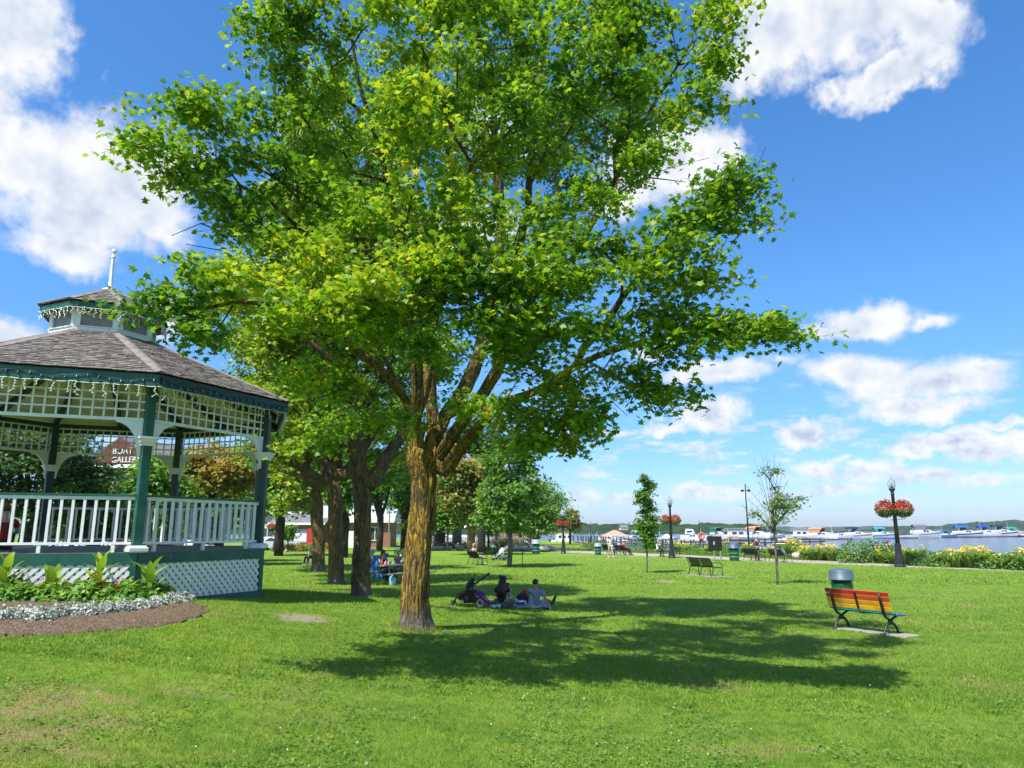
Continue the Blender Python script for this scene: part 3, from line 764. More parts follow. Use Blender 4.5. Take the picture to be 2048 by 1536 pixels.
MINR = np.zeros(0)
def grow(seeds, attract, alpha=.28, step=.45, seed=0, fork=None, jit=.05, limb_r=None):
    """seeds: polylines (trunk first, limbs joined to the nearest grown node); attract: twig tips, joined one by one
    by the shortest natural route. Returns positions, parents."""
    rg = np.random.default_rng(seed); N = 60000
    P = np.zeros((N, 3)); par = np.full(N, -1, int); pl = np.zeros(N); D = np.zeros((N, 3)); pen = np.zeros(N); n = 0; mr = np.zeros(N)
    def addn(p, pa):
        nonlocal n
        P[n] = p; par[n] = pa
        if pa >= 0:
            d = P[n] - P[pa]; L = np.linalg.norm(d); pl[n] = pl[pa] + L; D[n] = d / (L + 1e-9)
        else: D[n] = (0, 0, 1)
        n += 1; return n - 1
    for si, sd_ in enumerate(seeds):
        sd_ = [np.array(q, float) for q in sd_]
        if si == 0: last = addn(sd_[0], -1)
        else: last = int(np.argmin(np.linalg.norm(P[:n] - sd_[0], axis=1))); 
        # Catmull-Rom through the seed points
        q = [P[last]] + sd_[1:] if si == 0 else [P[last]] + sd_
        q = [q[0]] + q + [q[-1]]; n_start = n
        for k in range(1, len(q) - 2):
            L = np.linalg.norm(q[k + 1] - q[k])
            if L < .05: continue
            m = max(1, int(L / step))
            for j in range(1, m + 1):
                t = j / m; a, b, c, d = q[k - 1], q[k], q[k + 1], q[k + 2]
                x = .5 * ((2 * b) + (c - a) * t + (2 * a - 5 * b + 4 * c - d) * t * t + (3 * b - a - 3 * c + d) * t ** 3)
                last = addn(x + rg.normal(size=3) * jit * (.4 if si else .04), last)
        if limb_r and si > 0 and si - 1 < len(limb_r) and n > n_start: mr[n_start:n] = limb_r[si - 1] * np.linspace(1, .16, n - n_start)
        if si == 0: pen[:max(1, n - 2)] = 6
    ctr = P[n - 1] if fork is None else np.array(fork)
    A = np.asarray(attract); A = A[np.argsort(np.linalg.norm(A - ctr, axis=1))]
    tips = []
    for a in A:
        v = a - P[:n]; d = np.linalg.norm(v, axis=1) + 1e-6
        cosv = (v * D[:n]).sum(1) / d
        cost = d * (1 + .55 * (1 - cosv)) + alpha * pl[:n] + pen[:n] + .25 * np.maximum(0, P[:n, 2] - a[2])
        b = int(np.argmin(cost)); L = d[b]; m = max(1, int(L / step)); p0 = P[b]; ctl = p0 + D[b] * L * .35 + np.array((0, 0, -.04 * L)); last = b
        for j in range(1, m + 1):
            t = j / m; x = (1 - t) ** 2 * p0 + 2 * t * (1 - t) * ctl + t * t * a
            last = addn(x + (rg.normal(size=3) * jit * min(1, L) if j < m else 0), last)
        tips.append(last)
    global MINR; MINR = mr[:n].copy(); return P[:n].copy(), par[:n].copy(), np.array(tips)

def wood_mesh(P, par, r_trunk, rtip=.006, expo=2.3, bark_r=.14, bark_d=.03, flare=.35, rmin=.004, off=(0, 0, 0), mat=None, seed=0, trunk_sides=40):
    n = len(P); minr = MINR if len(MINR) == n else np.zeros(n); ch = [[] for _ in range(n)]
    for i in range(1, n):
        if par[i] >= 0: ch[par[i]].append(i)
    acc = np.zeros(n)
    for i in range(n - 1, -1, -1):
        if not ch[i]: acc[i] = rtip ** expo
        if par[i] >= 0: acc[par[i]] += acc[i]
    rad = acc ** (1 / expo); k = math.log(r_trunk / rtip) / max(1e-6, math.log(rad[0] / rtip)); rad = np.maximum(rtip * (rad / rtip) ** k, minr)
    for i in range(n):          # forks swell smoothly instead of stepping down
        if ch[i]:
            m_ = max(ch[i], key=lambda j: rad[j])
            if rad[i] > .05: rad[m_] = min(rad[i], max(rad[m_], rad[i] * .84))
    off = np.array(off); z0 = P[0][2]
    mb = MB(); stack = [(0, None)]
    while stack:
        i, pa = stack.pop(); chain = [i] if pa is None else [pa, i]
        while ch[chain[-1]]:
            c = sorted(ch[chain[-1]], key=lambda j: -rad[j]); 
            for o in c[1:]: stack.append((o, chain[-1]))
            chain.append(c[0])
        pts = [Vector(P[j] - off) for j in chain]; rr = [float(rad[j]) for j in chain]
        if pa is not None: rr[0] = min(rr[0] * .9, rr[1] * 1.5)
        if max(rr) < rmin: continue
        big = rr[0] if pa is None else rr[1]
        # thick stretch gets modelled bark ridges
        cut = 0
        if bark_d:
            while cut < len(pts) and rr[cut] > bark_r: cut += 1
        if cut >= 3:
            fp, fr = [], []
            for a in range(cut - 1 + (1 if cut < len(pts) else 0)):
                a1 = min(a + 1, len(pts) - 1); L = (pts[a1] - pts[a]).length; m = max(1, int(L / .06))
                for j in range(m): fp.append(pts[a].lerp(pts[a1], j / m)); fr.append(rr[a] + (rr[a1] - rr[a]) * j / m)
            fp.append(pts[min(cut, len(pts) - 1)]); fr.append(rr[min(cut, len(pts) - 1)])
            b0 = len(mb.v); mb.tube(fp, fr, trunk_sides, cap=False)
            for a, (c, r_) in enumerate(zip(fp, fr)):
                fl = 1 + (flare * math.exp(-max(0, c.z) / .34) if pa is None else 0)
                for q in range(trunk_sides):
                    x, y, z = mb.v[b0 + a * trunk_sides + q]; d = Vector((x, y, z)) - c; u = d.normalized()
                    ang = math.atan2(u.y, u.x) + c.z * .12
                    rid = abs(mnoise.noise(Vector((math.cos(ang) * 4.2, math.sin(ang) * 4.2, c.z * .75 + seed)))) + .5 * abs(mnoise.noise(Vector((math.cos(ang) * 9, math.sin(ang) * 9, c.z * 1.6 + seed))))
                    lump = mnoise.noise(Vector((math.cos(ang) * 1.1, math.sin(ang) * 1.1, c.z * .8 + seed * 3))) * .10 * r_
                    root_ = flare * 1.0 * math.exp(-max(0, c.z) / .2) * max(0, math.cos(ang * 5 + seed)) if pa is None else 0
                    nr = r_ * (fl + root_) + (rid - .28) * bark_d * min(1, r_ / .2) * 2.0 + lump
                    w_ = c + u * nr; mb.v[b0 + a * trunk_sides + q] = (w_.x, w_.y, w_.z)
            pts, rr = pts[cut:], rr[cut:]
            if len(pts) < 2: continue
        sides = 12 if rr[0] > .09 else 8 if rr[0] > .04 else 5 if rr[0] > .015 else 3
        mb.tube(pts, rr, sides)
    return mb, rad

MAPLE = [(0, -.36, 0), (.42, -.28, -.06), (.24, -.02, .01), (.56, .18, -.06), (.20, .20, .01), (0, .62, -.07), (-.20, .20, .01), (-.56, .18, -.06), (-.24, -.02, .01), (-.42, -.28, -.06)]
def leaf_tmpl(kind):
    if kind == 'maple':
        V = np.array([(0, 0, .03)] + MAPLE, float); n = len(MAPLE)
        F = np.array([(0, 1 + i, 1 + (i + 1) % n) for i in range(n)])
    elif kind == 'lobed':
        V = np.array([(0, -.45, 0), (.45, -.12, -.05), (.2, .1, .02), (0, .6, -.05), (-.2, .1, .02), (-.45, -.12, -.05)], float)
        F = np.array([(0, 1, 2), (0, 2, 4), (2, 3, 4), (0, 4, 5)])
    elif kind == 'long':
        V = np.array([(0, -.5, 0), (.16, 0, .03), (0, .55, -.06), (-.16, 0, .03)], float); F = np.array([(0, 1, 3), (1, 2, 3)])
    else:
        V = np.array([(0, -.5, 0), (.42, 0, .04), (0, .5, -.05), (-.42, 0, .04)], float); F = np.array([(0, 1, 3), (1, 2, 3)])
    return V, F
def scatter_leaves(C, size, N, spin, tmpl):
    """arrays: centres (n,3), sizes (n,), normals (n,3), spin (n,) -> vertices, faces"""
    V, F = tmpl; n = len(C); N = N / (np.linalg.norm(N, axis=1, keepdims=True) + 1e-9)
    ref = np.tile(np.array((0., 0., 1.)), (n, 1)); ref[np.abs(N[:, 2]) > .95] = (1, 0, 0)
    X = np.cross(ref, N); X /= np.linalg.norm(X, axis=1, keepdims=True); Y = np.cross(N, X)
    c, s = np.cos(spin)[:, None], np.sin(spin)[:, None]; X, Y = X * c + Y * s, Y * c - X * s
    out = C[:, None, :] + size[:, None, None] * (V[None, :, 0:1] * X[:, None, :] + V[None, :, 1:2] * Y[:, None, :] + V[None, :, 2:3] * N[:, None, :])
    FF = F[None, :, :] + (np.arange(n) * len(V))[:, None, None]
    return out.reshape(-1, 3), FF.reshape(-1, F.shape[1]), (X, Y, N)
def sprays(T, per, spread, flat, rg, droop=.25):
    """leaf positions around twig tips, in loose flattened sprays"""
    n = len(T) * per; base = np.repeat(T, per, 0); q = rg.normal(size=(n, 3)) * spread; q[:, 2] *= flat
    q[:, 2] -= droop * np.hypot(q[:, 0], q[:, 1])
    nrm = rg.normal(size=(n, 3)) * .62; nrm[:, 2] = np.abs(nrm[:, 2]) * .5 + .62; nrm[:, :2] += q[:, :2] * .7
    return base + q, nrm
def pads_to_points(pads, dens, rg):
    out = []
    for px, py, rx, ry, Y, *rest in pads:
        c = np.array(at(px, py, Y)); sx, sz = rx * Y / FPX, ry * Y / FPX; sy = rest[0] if rest else (sx + sz) * .6
        m = max(5, int(dens * sx * sz ** .8 * sy ** .6))
        k = max(2, m // 7); q = rg.normal(size=(k, 3)); q /= np.linalg.norm(q, axis=1, keepdims=True); q *= rg.uniform(.10, 1, (k, 1)) ** .5
        cc = np.repeat(c + q * np.array((sx, sy, sz)), 7, 0); out.append(cc + rg.normal(size=cc.shape) * (.19, .19, .075))
    return np.concatenate(out)

# ---- the big maple on the lawn
TB = G(832, 1258)
rg = np.random.default_rng(21)
PADS = [
 # crown above the frame and its top edge
 (560, 40, 80, 45, 10), (690, 60, 110, 70, 10), (850, 40, 120, 70, 9.4), (1000, 30, 120, 80, 9.6), (1150, 50, 130, 80, 10), (1300, 50, 110, 70, 10.2), (1420, 60, 75, 55, 10),
 (1080, 0, 100, 60, 9.6), (970, -20, 110, 60, 9.4), (1400, 10, 80, 55, 10), (548, 20, 46, 40, 9.6), (525, 70, 22, 30, 9.6), (770, 0, 100, 50, 9.6), (640, 10, 90, 50, 9.8), (1200, -10, 100, 60, 9.8), (1180, 90, 90, 50, 9.4), (1120, 130, 80, 50, 9.2),
 (620, -110, 140, 90, 11), (850, -140, 200, 120, 10.5), (1080, -130, 180, 110, 11), (1290, -90, 140, 90, 11.5), (950, -300, 200, 110, 12.5),
 (555, 138, 55, 26, 9.8), (600, 190, 80, 42, 10.5), (740, 170, 110, 65, 11), (890, 160, 110, 70, 9.2), (1040, 170, 120, 70, 10.8), (1190, 160, 120, 75, 10.2), (1340, 150, 90, 45, 9.6), (1400, 195, 45, 20, 9.4), (1455, 100, 45, 35, 9.8),
 # left arms
 (392, 215, 48, 28, 8.6), (410, 250, 55, 32, 8.8), (490, 300, 65, 38, 9.2), (326, 296, 40, 15, 8.3), (350, 327, 50, 20, 8.4), (425, 345, 55, 30, 9), (510, 225, 40, 24, 9.4),
 (600, 300, 70, 48, 10), (560, 395, 80, 50, 9.6), (420, 400, 50, 22, 8.8), (480, 450, 70, 40, 9.2),
 (720, 300, 80, 60, 11), (845, 270, 55, 62, 8), (860, 370, 70, 55, 8.2), (700, 420, 80, 60, 9.6), (820, 210, 28, 30, 8),
 (980, 320, 90, 70, 11.5), (1110, 300, 80, 60, 11), (1230, 260, 55, 45, 10), (1280, 310, 36, 18, 9.6),
 # middle, towards the camera
 (950, 440, 90, 60, 9), (1075, 420, 80, 65, 9), (1180, 400, 60, 45, 9), (800, 480, 80, 60, 8.6), (640, 520, 80, 50, 8.6),
 (725, 550, 75, 36, 7.8), (600, 620, 75, 42, 8.2), (520, 560, 70, 34, 8.4), (420, 560, 55, 24, 8.2), (340, 602, 36, 16, 8), (395, 640, 60, 28, 8.1), (680, 640, 60, 34, 8.4), (640, 735, 60, 42, 9), (690, 750, 45, 30, 9.4), 
 (840, 570, 75, 55, 8.8), (950, 560, 75, 50, 8.6), (1050, 560, 80, 60, 8.4), (1150, 540, 80, 50, 8.4), (1255, 480, 75, 45, 8.8), (1335, 430, 70, 34, 8.6), (1300, 560, 85, 42, 8.8), (1385, 500, 50, 32, 8.6), (1435, 390, 50, 22, 8.6), (1492, 362, 40, 13, 8.6), (1465, 445, 42, 22, 8.6), (1405, 545, 42, 22, 8.8),
 (1200, 640, 85, 42, 9), (1305, 640, 75, 34, 9.2), (1415, 650, 62, 22, 9), (1455, 648, 50, 16, 8.8), (1497, 662, 32, 12, 8.7), (1335, 700, 42, 30, 9.4),
 (1080, 670, 80, 55, 9.2), (1000, 650, 50, 30, 9.4), (820, 700, 40, 36, 10),
 (1130, 770, 65, 45, 10), (1195, 755, 55, 40, 9.8), (1285, 755, 36, 26, 9.8), (1325, 785, 22, 16, 9.6), (1065, 815, 70, 32, 10.2), (1120, 845, 55, 26, 10), (1010, 820, 36, 20, 10.4), (1070, 880, 32, 13, 10), (1165, 835, 28, 24, 9.8), (690, 830, 28, 30, 11.5), (660, 870, 20, 20, 11.5),
 (1000, 620, 80, 50, 8.4), (1090, 640, 70, 45, 8.8), (780, 600, 60, 40, 8.6), (870, 520, 80, 50, 8.2), (1010, 500, 80, 50, 8.4), (1120, 460, 70, 50, 8.6), (760, 650, 50, 36, 9), (700, 600, 60, 40, 8.4), (560, 480, 70, 40, 9), (640, 360, 70, 50, 9.4), (760, 420, 70, 50, 9), (1000, 240, 90, 60, 9.2), (1120, 240, 90, 60, 9.4), (780, 100, 100, 60, 9.4), (1080, 100, 100, 60, 9.6),
 (790, 845, 26, 20, 12), (925, 640, 64, 34, 8.8), (1015, 695, 44, 26, 9.8), (862, 690, 34, 26, 11.5), (905, 560, 60, 40, 8.6), (1540, 660, 38, 13, 8.7), (1105, 870, 44, 18, 10), (945, 800, 30, 14, 11),
 # back of the crown
 (700, 250, 190, 140, 15.5, 1.6), (950, 230, 210, 170, 16.5, 1.8), (1150, 290, 170, 140, 16, 1.6), (880, 480, 200, 90, 16.5, 1.5), (1100, 520, 170, 100, 16, 1.5), (680, 480, 120, 100, 15, 1.4), (1300, 200, 100, 90, 14, 1.2), (980, -60, 220, 120, 15, 1.8)]
att = pads_to_points(PADS, 78, rg)
S_ = lambda *q: [at(x[0], x[1], x[2] + (TB.y - 13.6) * max(0, min(1, (x[2] - 10) / 3))) for x in q]
fork = at(848, 925, TB.y)
base = TB - Vector((0, 0, .12))
yT = TB.y
TRUNK = [base, at(831, 1200, yT), at(835, 1134, yT), at(840, 1060, yT), at(845, 1000, yT), at(849, 960, yT)]
LIMBS = [
 S_((835, 905, 13.5), (829, 850, 13.3), (832, 774, 13), (830, 676, 12.6), (822, 560, 12.2), (790, 430, 11.8), (760, 300, 11.4), (720, 170, 11), (700, 40, 10.8)),
 S_((845, 870, 13.4), (806, 790, 12.8), (779, 754, 12.2), (716, 704, 11.3), (665, 653, 10.4), (634, 637, 9.8), (560, 610, 9), (470, 600, 8.6), (400, 620, 8.2), (300, 605, 8)),
 S_((866, 920, 13.6), (868, 870, 13.6), (862, 810, 13.6), (856, 755, 13.6), (858, 676, 13.7), (880, 560, 14), (900, 420, 14), (910, 250, 13.6), (930, 60, 13)),
 S_((882, 905, 13.5), (911, 864, 13.2), (935, 825, 13), (970, 785, 12.8), (992, 740, 12.6), (1012, 640, 12.4), (1045, 470, 12), (1072, 260, 11.6), (1090, 60, 11.3)),
 S_((872, 868, 13.7), (890, 830, 13.9), (915, 800, 14.2), (950, 740, 14.6), (985, 600, 15), (1000, 440, 15.4), (985, 250, 15.6)),
 S_((889, 940, 13.5), (911, 908, 13.3), (939, 876, 13), (966, 850, 12.6), (1009, 805, 12.1), (1087, 774, 11.4), (1146, 735, 10.8), (1250, 690, 10.1), (1400, 655, 9.4), (1510, 658, 8.9)),
 S_((1020, 690, 12.4), (1120, 560, 11.6), (1210, 400, 11), (1290, 240, 10.6), (1380, 90, 10.3)),
 S_((1146, 730, 10.8), (1240, 600, 9.8), (1330, 490, 9.2), (1440, 410, 8.9), (1540, 355, 8.7)),
 S_((832, 690, 12.8), (760, 540, 11), (640, 410, 9.8), (540, 350, 9.3), (430, 290, 8.9), (365, 222, 8.6)),
 S_((806, 790, 12.8), (700, 590, 10.8), (600, 450, 9.8), (480, 370, 9.1), (350, 325, 8.5), (285, 297, 8.3)),
 S_((1005, 660, 12.5), (1010, 560, 10.5), (1040, 450, 9.4)), S_((858, 700, 13.5), (830, 600, 10.6), (800, 500, 9), (845, 300, 8.2)),
 S_((1100, 768, 11.2), (1160, 790, 10.5), (1120, 840, 10.1)),
 S_((1240, 690, 10.2), (1200, 745, 10.3), (1225, 800, 10.2), (1250, 835, 10)), S_((1180, 725, 10.5), (1260, 770, 10.2), (1330, 810, 10), (1390, 800, 9.8)), S_((1260, 770, 10.2), (1310, 830, 10)), S_((1440, 410, 8.9), (1500, 350, 8.8), (1535, 290, 8.8)), S_((1480, 385, 8.8), (1490, 330, 8.7)), S_((1200, 420, 11), (1300, 350, 10.5), (1420, 320, 10)), S_((1290, 352, 10.5), (1370, 365, 10.2)), S_((480, 480, 9), (400, 450, 8.8), (345, 470, 8.6)), S_((520, 540, 9), (440, 500, 8.8), (375, 490, 8.6)), S_((600, 250, 10), (520, 190, 9.8), (470, 175, 9.6))]
P, par, tips = grow([TRUNK] + LIMBS, att, .22, .42, 3, fork=fork, limb_r=[.115, .085, .125, .12, .10, .115, .08, .06, .055, .05, .05, .05, .04] + [.014] * 10)
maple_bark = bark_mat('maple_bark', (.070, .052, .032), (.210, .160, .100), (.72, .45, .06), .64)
maple_bark2 = bark_mat('row_maple_bark', (.085, .064, .042), (.20, .155, .10), (.50, .30, .05), .54)  # bark of the maples in the row, with less lichen
def tree_thing(name, label, cat, P, par, r, leaves=None, lmat=None, bmat=None, group=None, **kw):
    t = thing(name, label, cat, P[0], 0, group)
    mb, rad = wood_mesh(P, par, r, off=P[0], **kw)
    mb.build('trunk', bmat, t, smooth=True)
    return t
main = tree_thing('maple_tree', 'large near maple with yellow lichen on its trunk, standing in the middle of the lawn', 'tree', P, par, .222, bmat=maple_bark, bark_r=.075, bark_d=.05, rtip=.0045, expo=2.0, flare=.45, trunk_sides=56)
leafm = leaf_mat('maple_leaf', [(.22, (.046, .128, .018)), (.44, (.098, .225, .021)), (.58, (.188, .328, .023)), (.74, (.32, .41, .028)), (.93, (.46, .39, .03))], .42, .42)
T = P[tips]
C, Nn = sprays(T, 29, .140, .55, rg)
sz = rg.uniform(.070, .118, len(C)); spin = rg.uniform(0, 6.28, len(C))
camd = np.linalg.norm(C - np.array((0, 0, CAMZ)), axis=1)
fw = C[:, 1] * CP + (C[:, 2] - CAMZ) * SP; inv = (np.abs(C[:, 0] / fw) < .70) & (np.abs((C[:, 2] - CAMZ) * CP - C[:, 1] * SP) / fw < .53)
near = np.argsort(np.where(inv, camd, 99))[:300]
mask = np.ones(len(C), bool); mask[near] = False
fr_ = mask & (camd < 12.2); bk_ = mask & (camd >= 12.2)
V_, F_, _ = scatter_leaves(C[fr_], sz[fr_], Nn[fr_], spin[fr_], leaf_tmpl('maple'))
V2, F2, _ = scatter_leaves(C[bk_], sz[bk_] * 1.05, Nn[bk_], spin[bk_], leaf_tmpl('lobed'))
F_ = np.concatenate([F_, F2 + len(V_)]); V_ = np.concatenate([V_, V2])
np_obj('crown', V_, F_, leafm, main, 'stuff', P[0])
tm = leaf_tmpl('maple'); lme = np_mesh('leaf', tm[0], tm[1], leafm)
_, _, (LX, LY, LN) = scatter_leaves(C[near], sz[near], Nn[near], spin[near], tm)
for k in range(300):
    M = Matrix((LX[k], LY[k], LN[k])).transposed()
    linked(lme, 'leaf', main, Vector(C[near][k] - P[0]), rot=M.to_euler(), scale=float(sz[near][k]))
print('main tree', len(P), len(tips), len(C))

# ---- maples of the row behind, and the other trees of the park
def park_tree(name, label, X0, H, crown, r, nat, per, leaf, lsize, lmat, bmat, group=None, seed=1, fork_h=.28, lean=(0, 0), kind='lobed', spread=.30, hollow=.35, limbs=5, flat=.6, sides=24, bark_d=.035, zlow=None, step=.6, seeds=None):
    """crown: list of (dx, dy, z, rx, ry, rz) ellipsoids relative to the trunk base"""
    rg = np.random.default_rng(seed); X0 = np.array(X0, float)
    A = []
    vol = [c[3] * c[4] * c[5] for c in crown]
    for c, v in zip(crown, vol):
        m = max(6, int(nat * v / sum(vol))); q = rg.normal(size=(m, 3)); q /= np.linalg.norm(q, axis=1, keepdims=True); q *= rg.uniform(hollow, 1, (m, 1)) ** .6
        lum = np.array([1 + .22 * mnoise.noise(Vector(x * 2.1) + Vector((seed, 0, 0))) for x in q])[:, None]
        q = (q * lum)[: max(2, m // 6)]; cc = np.repeat(q, 6, 0); rm = np.array(c[3:]); A.append(X0 + np.array(c[:3]) + cc * rm + rg.normal(size=cc.shape) * (.13, .13, .07) * rm.mean())
    A = np.concatenate(A)
    fk = X0 + np.array((lean[0], lean[1], H * fork_h)); tr = [X0 - (0, 0, .1), X0 * .5 + fk * .5 + rg.normal(size=3) * .05, fk]
    lb = []
    for k in range(limbs):
        a = 2 * math.pi * (k + rg.uniform(-.25, .25)) / limbs; zc = np.mean([c[2] for c in crown]); rr = np.mean([c[3] for c in crown])
        lb.append([fk + (0, 0, .1), fk + np.array((math.cos(a) * rr * .25, math.sin(a) * rr * .25, (H - fk[2] + X0[2]) * .25)), fk + np.array((math.cos(a) * rr * .5, math.sin(a) * rr * .5, (H * .85 - fk[2] + X0[2]) * .7))])
    if seeds: tr, lb, lr = seeds; fk = np.array(tr[-1], float)
    P, par, tips = grow([tr] + lb, A, .25, step, seed, fork=fk, jit=.08, limb_r=lr if seeds else None)
    t = tree_thing(name, label, 'tree', P, par, r, bmat=bmat, group=group, bark_r=max(.12, r * .55), bark_d=bark_d, rtip=.009, rmin=.008, seed=seed, trunk_sides=sides, flare=.24)
    C, N = sprays(P[tips], per, spread, flat, rg)
    sz = rg.uniform(.75, 1.3, len(C)) * lsize
    V, F, _ = scatter_leaves(C, sz, N, rg.uniform(0, 6.28, len(C)), leaf_tmpl(kind))
    np_obj('crown', V, F, lmat, t, 'stuff', P[0])
    return t
row_leaf = leaf_mat('row_maple_leaf', [(.22, (.06, .150, .020)), (.44, (.12, .255, .026)), (.57, (.22, .345, .028)), (.73, (.37, .39, .032)), (.90, (.50, .35, .04))], .38, .30)
def crown_px(X0, lst):
    """crown ellipsoids from photograph outlines at the tree's own depth"""
    out = []
    for px, py, rx, ry, *dy in lst:
        Y = X0[1] + (dy[0] if dy else 0); c = at(px, py, Y); k = Y / FPX
        out.append((c.x - X0[0], Y - X0[1], c.z - X0[2], rx * k, (rx + ry) * .5 * k, ry * k))
    return out
t2 = G(722, 1192); t3 = G(672, 1168); t4 = G(637, 1143)
def px_seeds(b, trunk, limbs):
    tr = [b - Vector((0, 0, .1))] + [at(x, y, b.y) for x, y in trunk]
    return tr, [[at(x, y, b.y + d) for x, y, d in l_[1:]] for l_ in limbs], [l_[0] for l_ in limbs]
sd2 = px_seeds(t2, [(722, 1130), (724, 1060), (726, 990)], [(.30, (718, 950, 0), (712, 880, 0), (706, 800, -.3), (700, 700, -.5), (690, 560, -.5)), (.22, (745, 965, 0), (770, 925, .3), (800, 880, .5), (840, 800, .8), (870, 720, 1)), (.12, (700, 780, -1), (640, 700, -2), (560, 640, -2)), (.12, (715, 860, 1), (760, 760, 2), (780, 600, 2))])
sd3 = px_seeds(t3, [(672, 1110), (670, 1040), (670, 985)], [(.24, (655, 950, 0), (635, 900, 0), (627, 850, .2), (622, 760, .5)), (.22, (690, 950, 0), (712, 920, .3), (740, 880, .4), (770, 830, .4)), (.18, (650, 965, -.4), (610, 940, -1), (560, 915, -1.6), (500, 890, -2)), (.18, (676, 940, .6), (684, 880, 1), (690, 780, 1.5)), (.14, (640, 960, .5), (590, 950, 1), (540, 930, 1.5))])
sd4 = px_seeds(t4, [(637, 1090), (634, 1040), (632, 1000)], [(.26, (622, 970, 0), (612, 930, 0), (600, 870, .5)), (.22, (645, 975, 0), (660, 940, 1), (680, 880, 1)), (.16, (620, 985, -.5), (590, 975, -1), (555, 965, -2)), (.14, (615, 1000, .5), (590, 1010, 1), (560, 1030, 1.5))])
park_tree('maple_tree', 'second maple of the row with a straight lichen-spotted trunk behind the big one', t2, 13.5, crown_px(t2, [(640, 640, 150, 90, -1), (520, 560, 110, 90), (760, 520, 150, 130), (640, 430, 150, 110, 1), (840, 700, 90, 80, 1), (560, 730, 80, 60, -1.5), (720, 350, 130, 90, 1), (460, 620, 70, 50), (600, 790, 60, 40, -2), (640, 850, 40, 26, -2), (790, 800, 50, 40, 1)]), .235, 1500, 20, 'lobed', .16, row_leaf, maple_bark2, 'maples in a row across the lawn', 5, seeds=sd2, sides=36, spread=.24)
park_tree('maple_tree', 'dark furrowed maple trunk, third in the row, with a spreading fork', t3, 14, crown_px(t3, [(620, 800, 130, 70, -1), (740, 780, 120, 80), (560, 700, 100, 80, 1), (680, 650, 150, 90), (600, 880, 80, 40, -2), (770, 880, 60, 40, 1), (520, 780, 60, 60), (450, 640, 60, 60, 2), (560, 850, 50, 34, -3), (570, 920, 34, 20, -2)]), .28, 1300, 20, 'lobed', .18, row_leaf, maple_bark2, 'maples in a row across the lawn', 6, seeds=sd3, sides=36, spread=.26)
park_tree('maple_tree', 'farthest maple of the row, ochre trunk half hidden by the dark one', t4, 15, crown_px(t4, [(600, 860, 100, 70), (560, 800, 90, 80, 2), (660, 820, 110, 90), (590, 720, 90, 80), (530, 900, 60, 40, -1), (700, 900, 70, 40, 1), (790, 900, 60, 60, 2), (570, 960, 50, 26, -2), (560, 1005, 30, 18, -2), (760, 950, 40, 30, 2)]), .32, 1100, 20, 'lobed', .22, row_leaf, maple_bark2, 'maples in a row across the lawn', 7, seeds=sd4, sides=32, spread=.32)

# ------------------------------------------------------------------ flower bed by the gazebo, and the grass blades
EDGE = [G(*q) for q in ((-260, 1305), (-120, 1290), (0, 1276), (100, 1271), (200, 1264), (290, 1257), (360, 1248), (402, 1236), (417, 1226), (410, 1215), (385, 1208), (362, 1205))]
gz_skirt = [gcor(0, GR + .3) + Vector((GC.x, GC.y, 0)) , gcor(7, GR + .12) + Vector((GC.x, GC.y, 0)), gcor(6, GR + .12) + Vector((GC.x, GC.y, 0))]
a0 = gabs(0, GR + .12, 0); a7 = gabs(1, GR + .12, 0); az_ = gabs(7, GR + .12, 0); 
m_in = a0.lerp(a7, .28)
BED = [(v.x, v.y) for v in EDGE] + [(m_in.x, m_in.y), (a0.x, a0.y), (az_.x, az_.y)]
soil_m = pm('bark_mulch_soil', (.090, .060, .036), .95, .35, 34, 1.0, c2=(.215, .150, .095))
bx = np.arange(min(p[0] for p in BED), max(p[0] for p in BED), .05); by = np.arange(min(p[1] for p in BED), max(p[1] for p in BED), .05)
BX, BY = np.meshgrid(bx, by); bp = np.c_[BX.ravel(), BY.ravel()]; ins = in_poly(bp + .045 * np.c_[np.sin(bp[:, 1] * 11) + np.sin(bp[:, 0] * 23), np.sin(bp[:, 0] * 13 + 1) + np.sin(bp[:, 1] * 27)], BED)
edge_d = np.abs(poly_sd(bp, [(v.x, v.y) for v in EDGE]))
hz = gz_np(bp[:, 0], bp[:, 1]) + np.where(ins, .012 + .05 * np.clip(edge_d / .3, 0, 1) + rng.uniform(-.016, .02, len(bp)), -.04)
bi = np.arange(len(bp)).reshape(len(by), len(bx))
Fq = np.stack([bi[:-1, :-1], bi[:-1, 1:], bi[1:, 1:], bi[1:, :-1]], -1).reshape(-1, 4)
keep = ins[Fq].sum(1) >= 2
o = np_obj('soil_bed', np.c_[bp, hz], Fq[keep], soil_m, smooth=False); o['kind'] = 'structure'
# loose bark chips on it
ci = np.where(ins)[0]; ci = rng.choice(ci, 9000)
cp = np.c_[bp[ci] + rng.uniform(-.03, .03, (len(ci), 2)), hz[ci] + .012]
V, F, _ = scatter_leaves(cp, rng.uniform(.012, .035, len(cp)), rng.normal(size=(len(cp), 3)) * .5 + (0, 0, 1), rng.uniform(0, 6.3, len(cp)), leaf_tmpl('long'))
chip_m = island_mat('mulch_chips', (.080, .052, .030), (.29, .21, .13), bump=.2, scale=40)
o = np_obj('mulch_chips', V, F, chip_m); o['kind'] = 'stuff'; tag(o, 'loose bark chips strewn over the soil bed', 'mulch', kind='stuff')

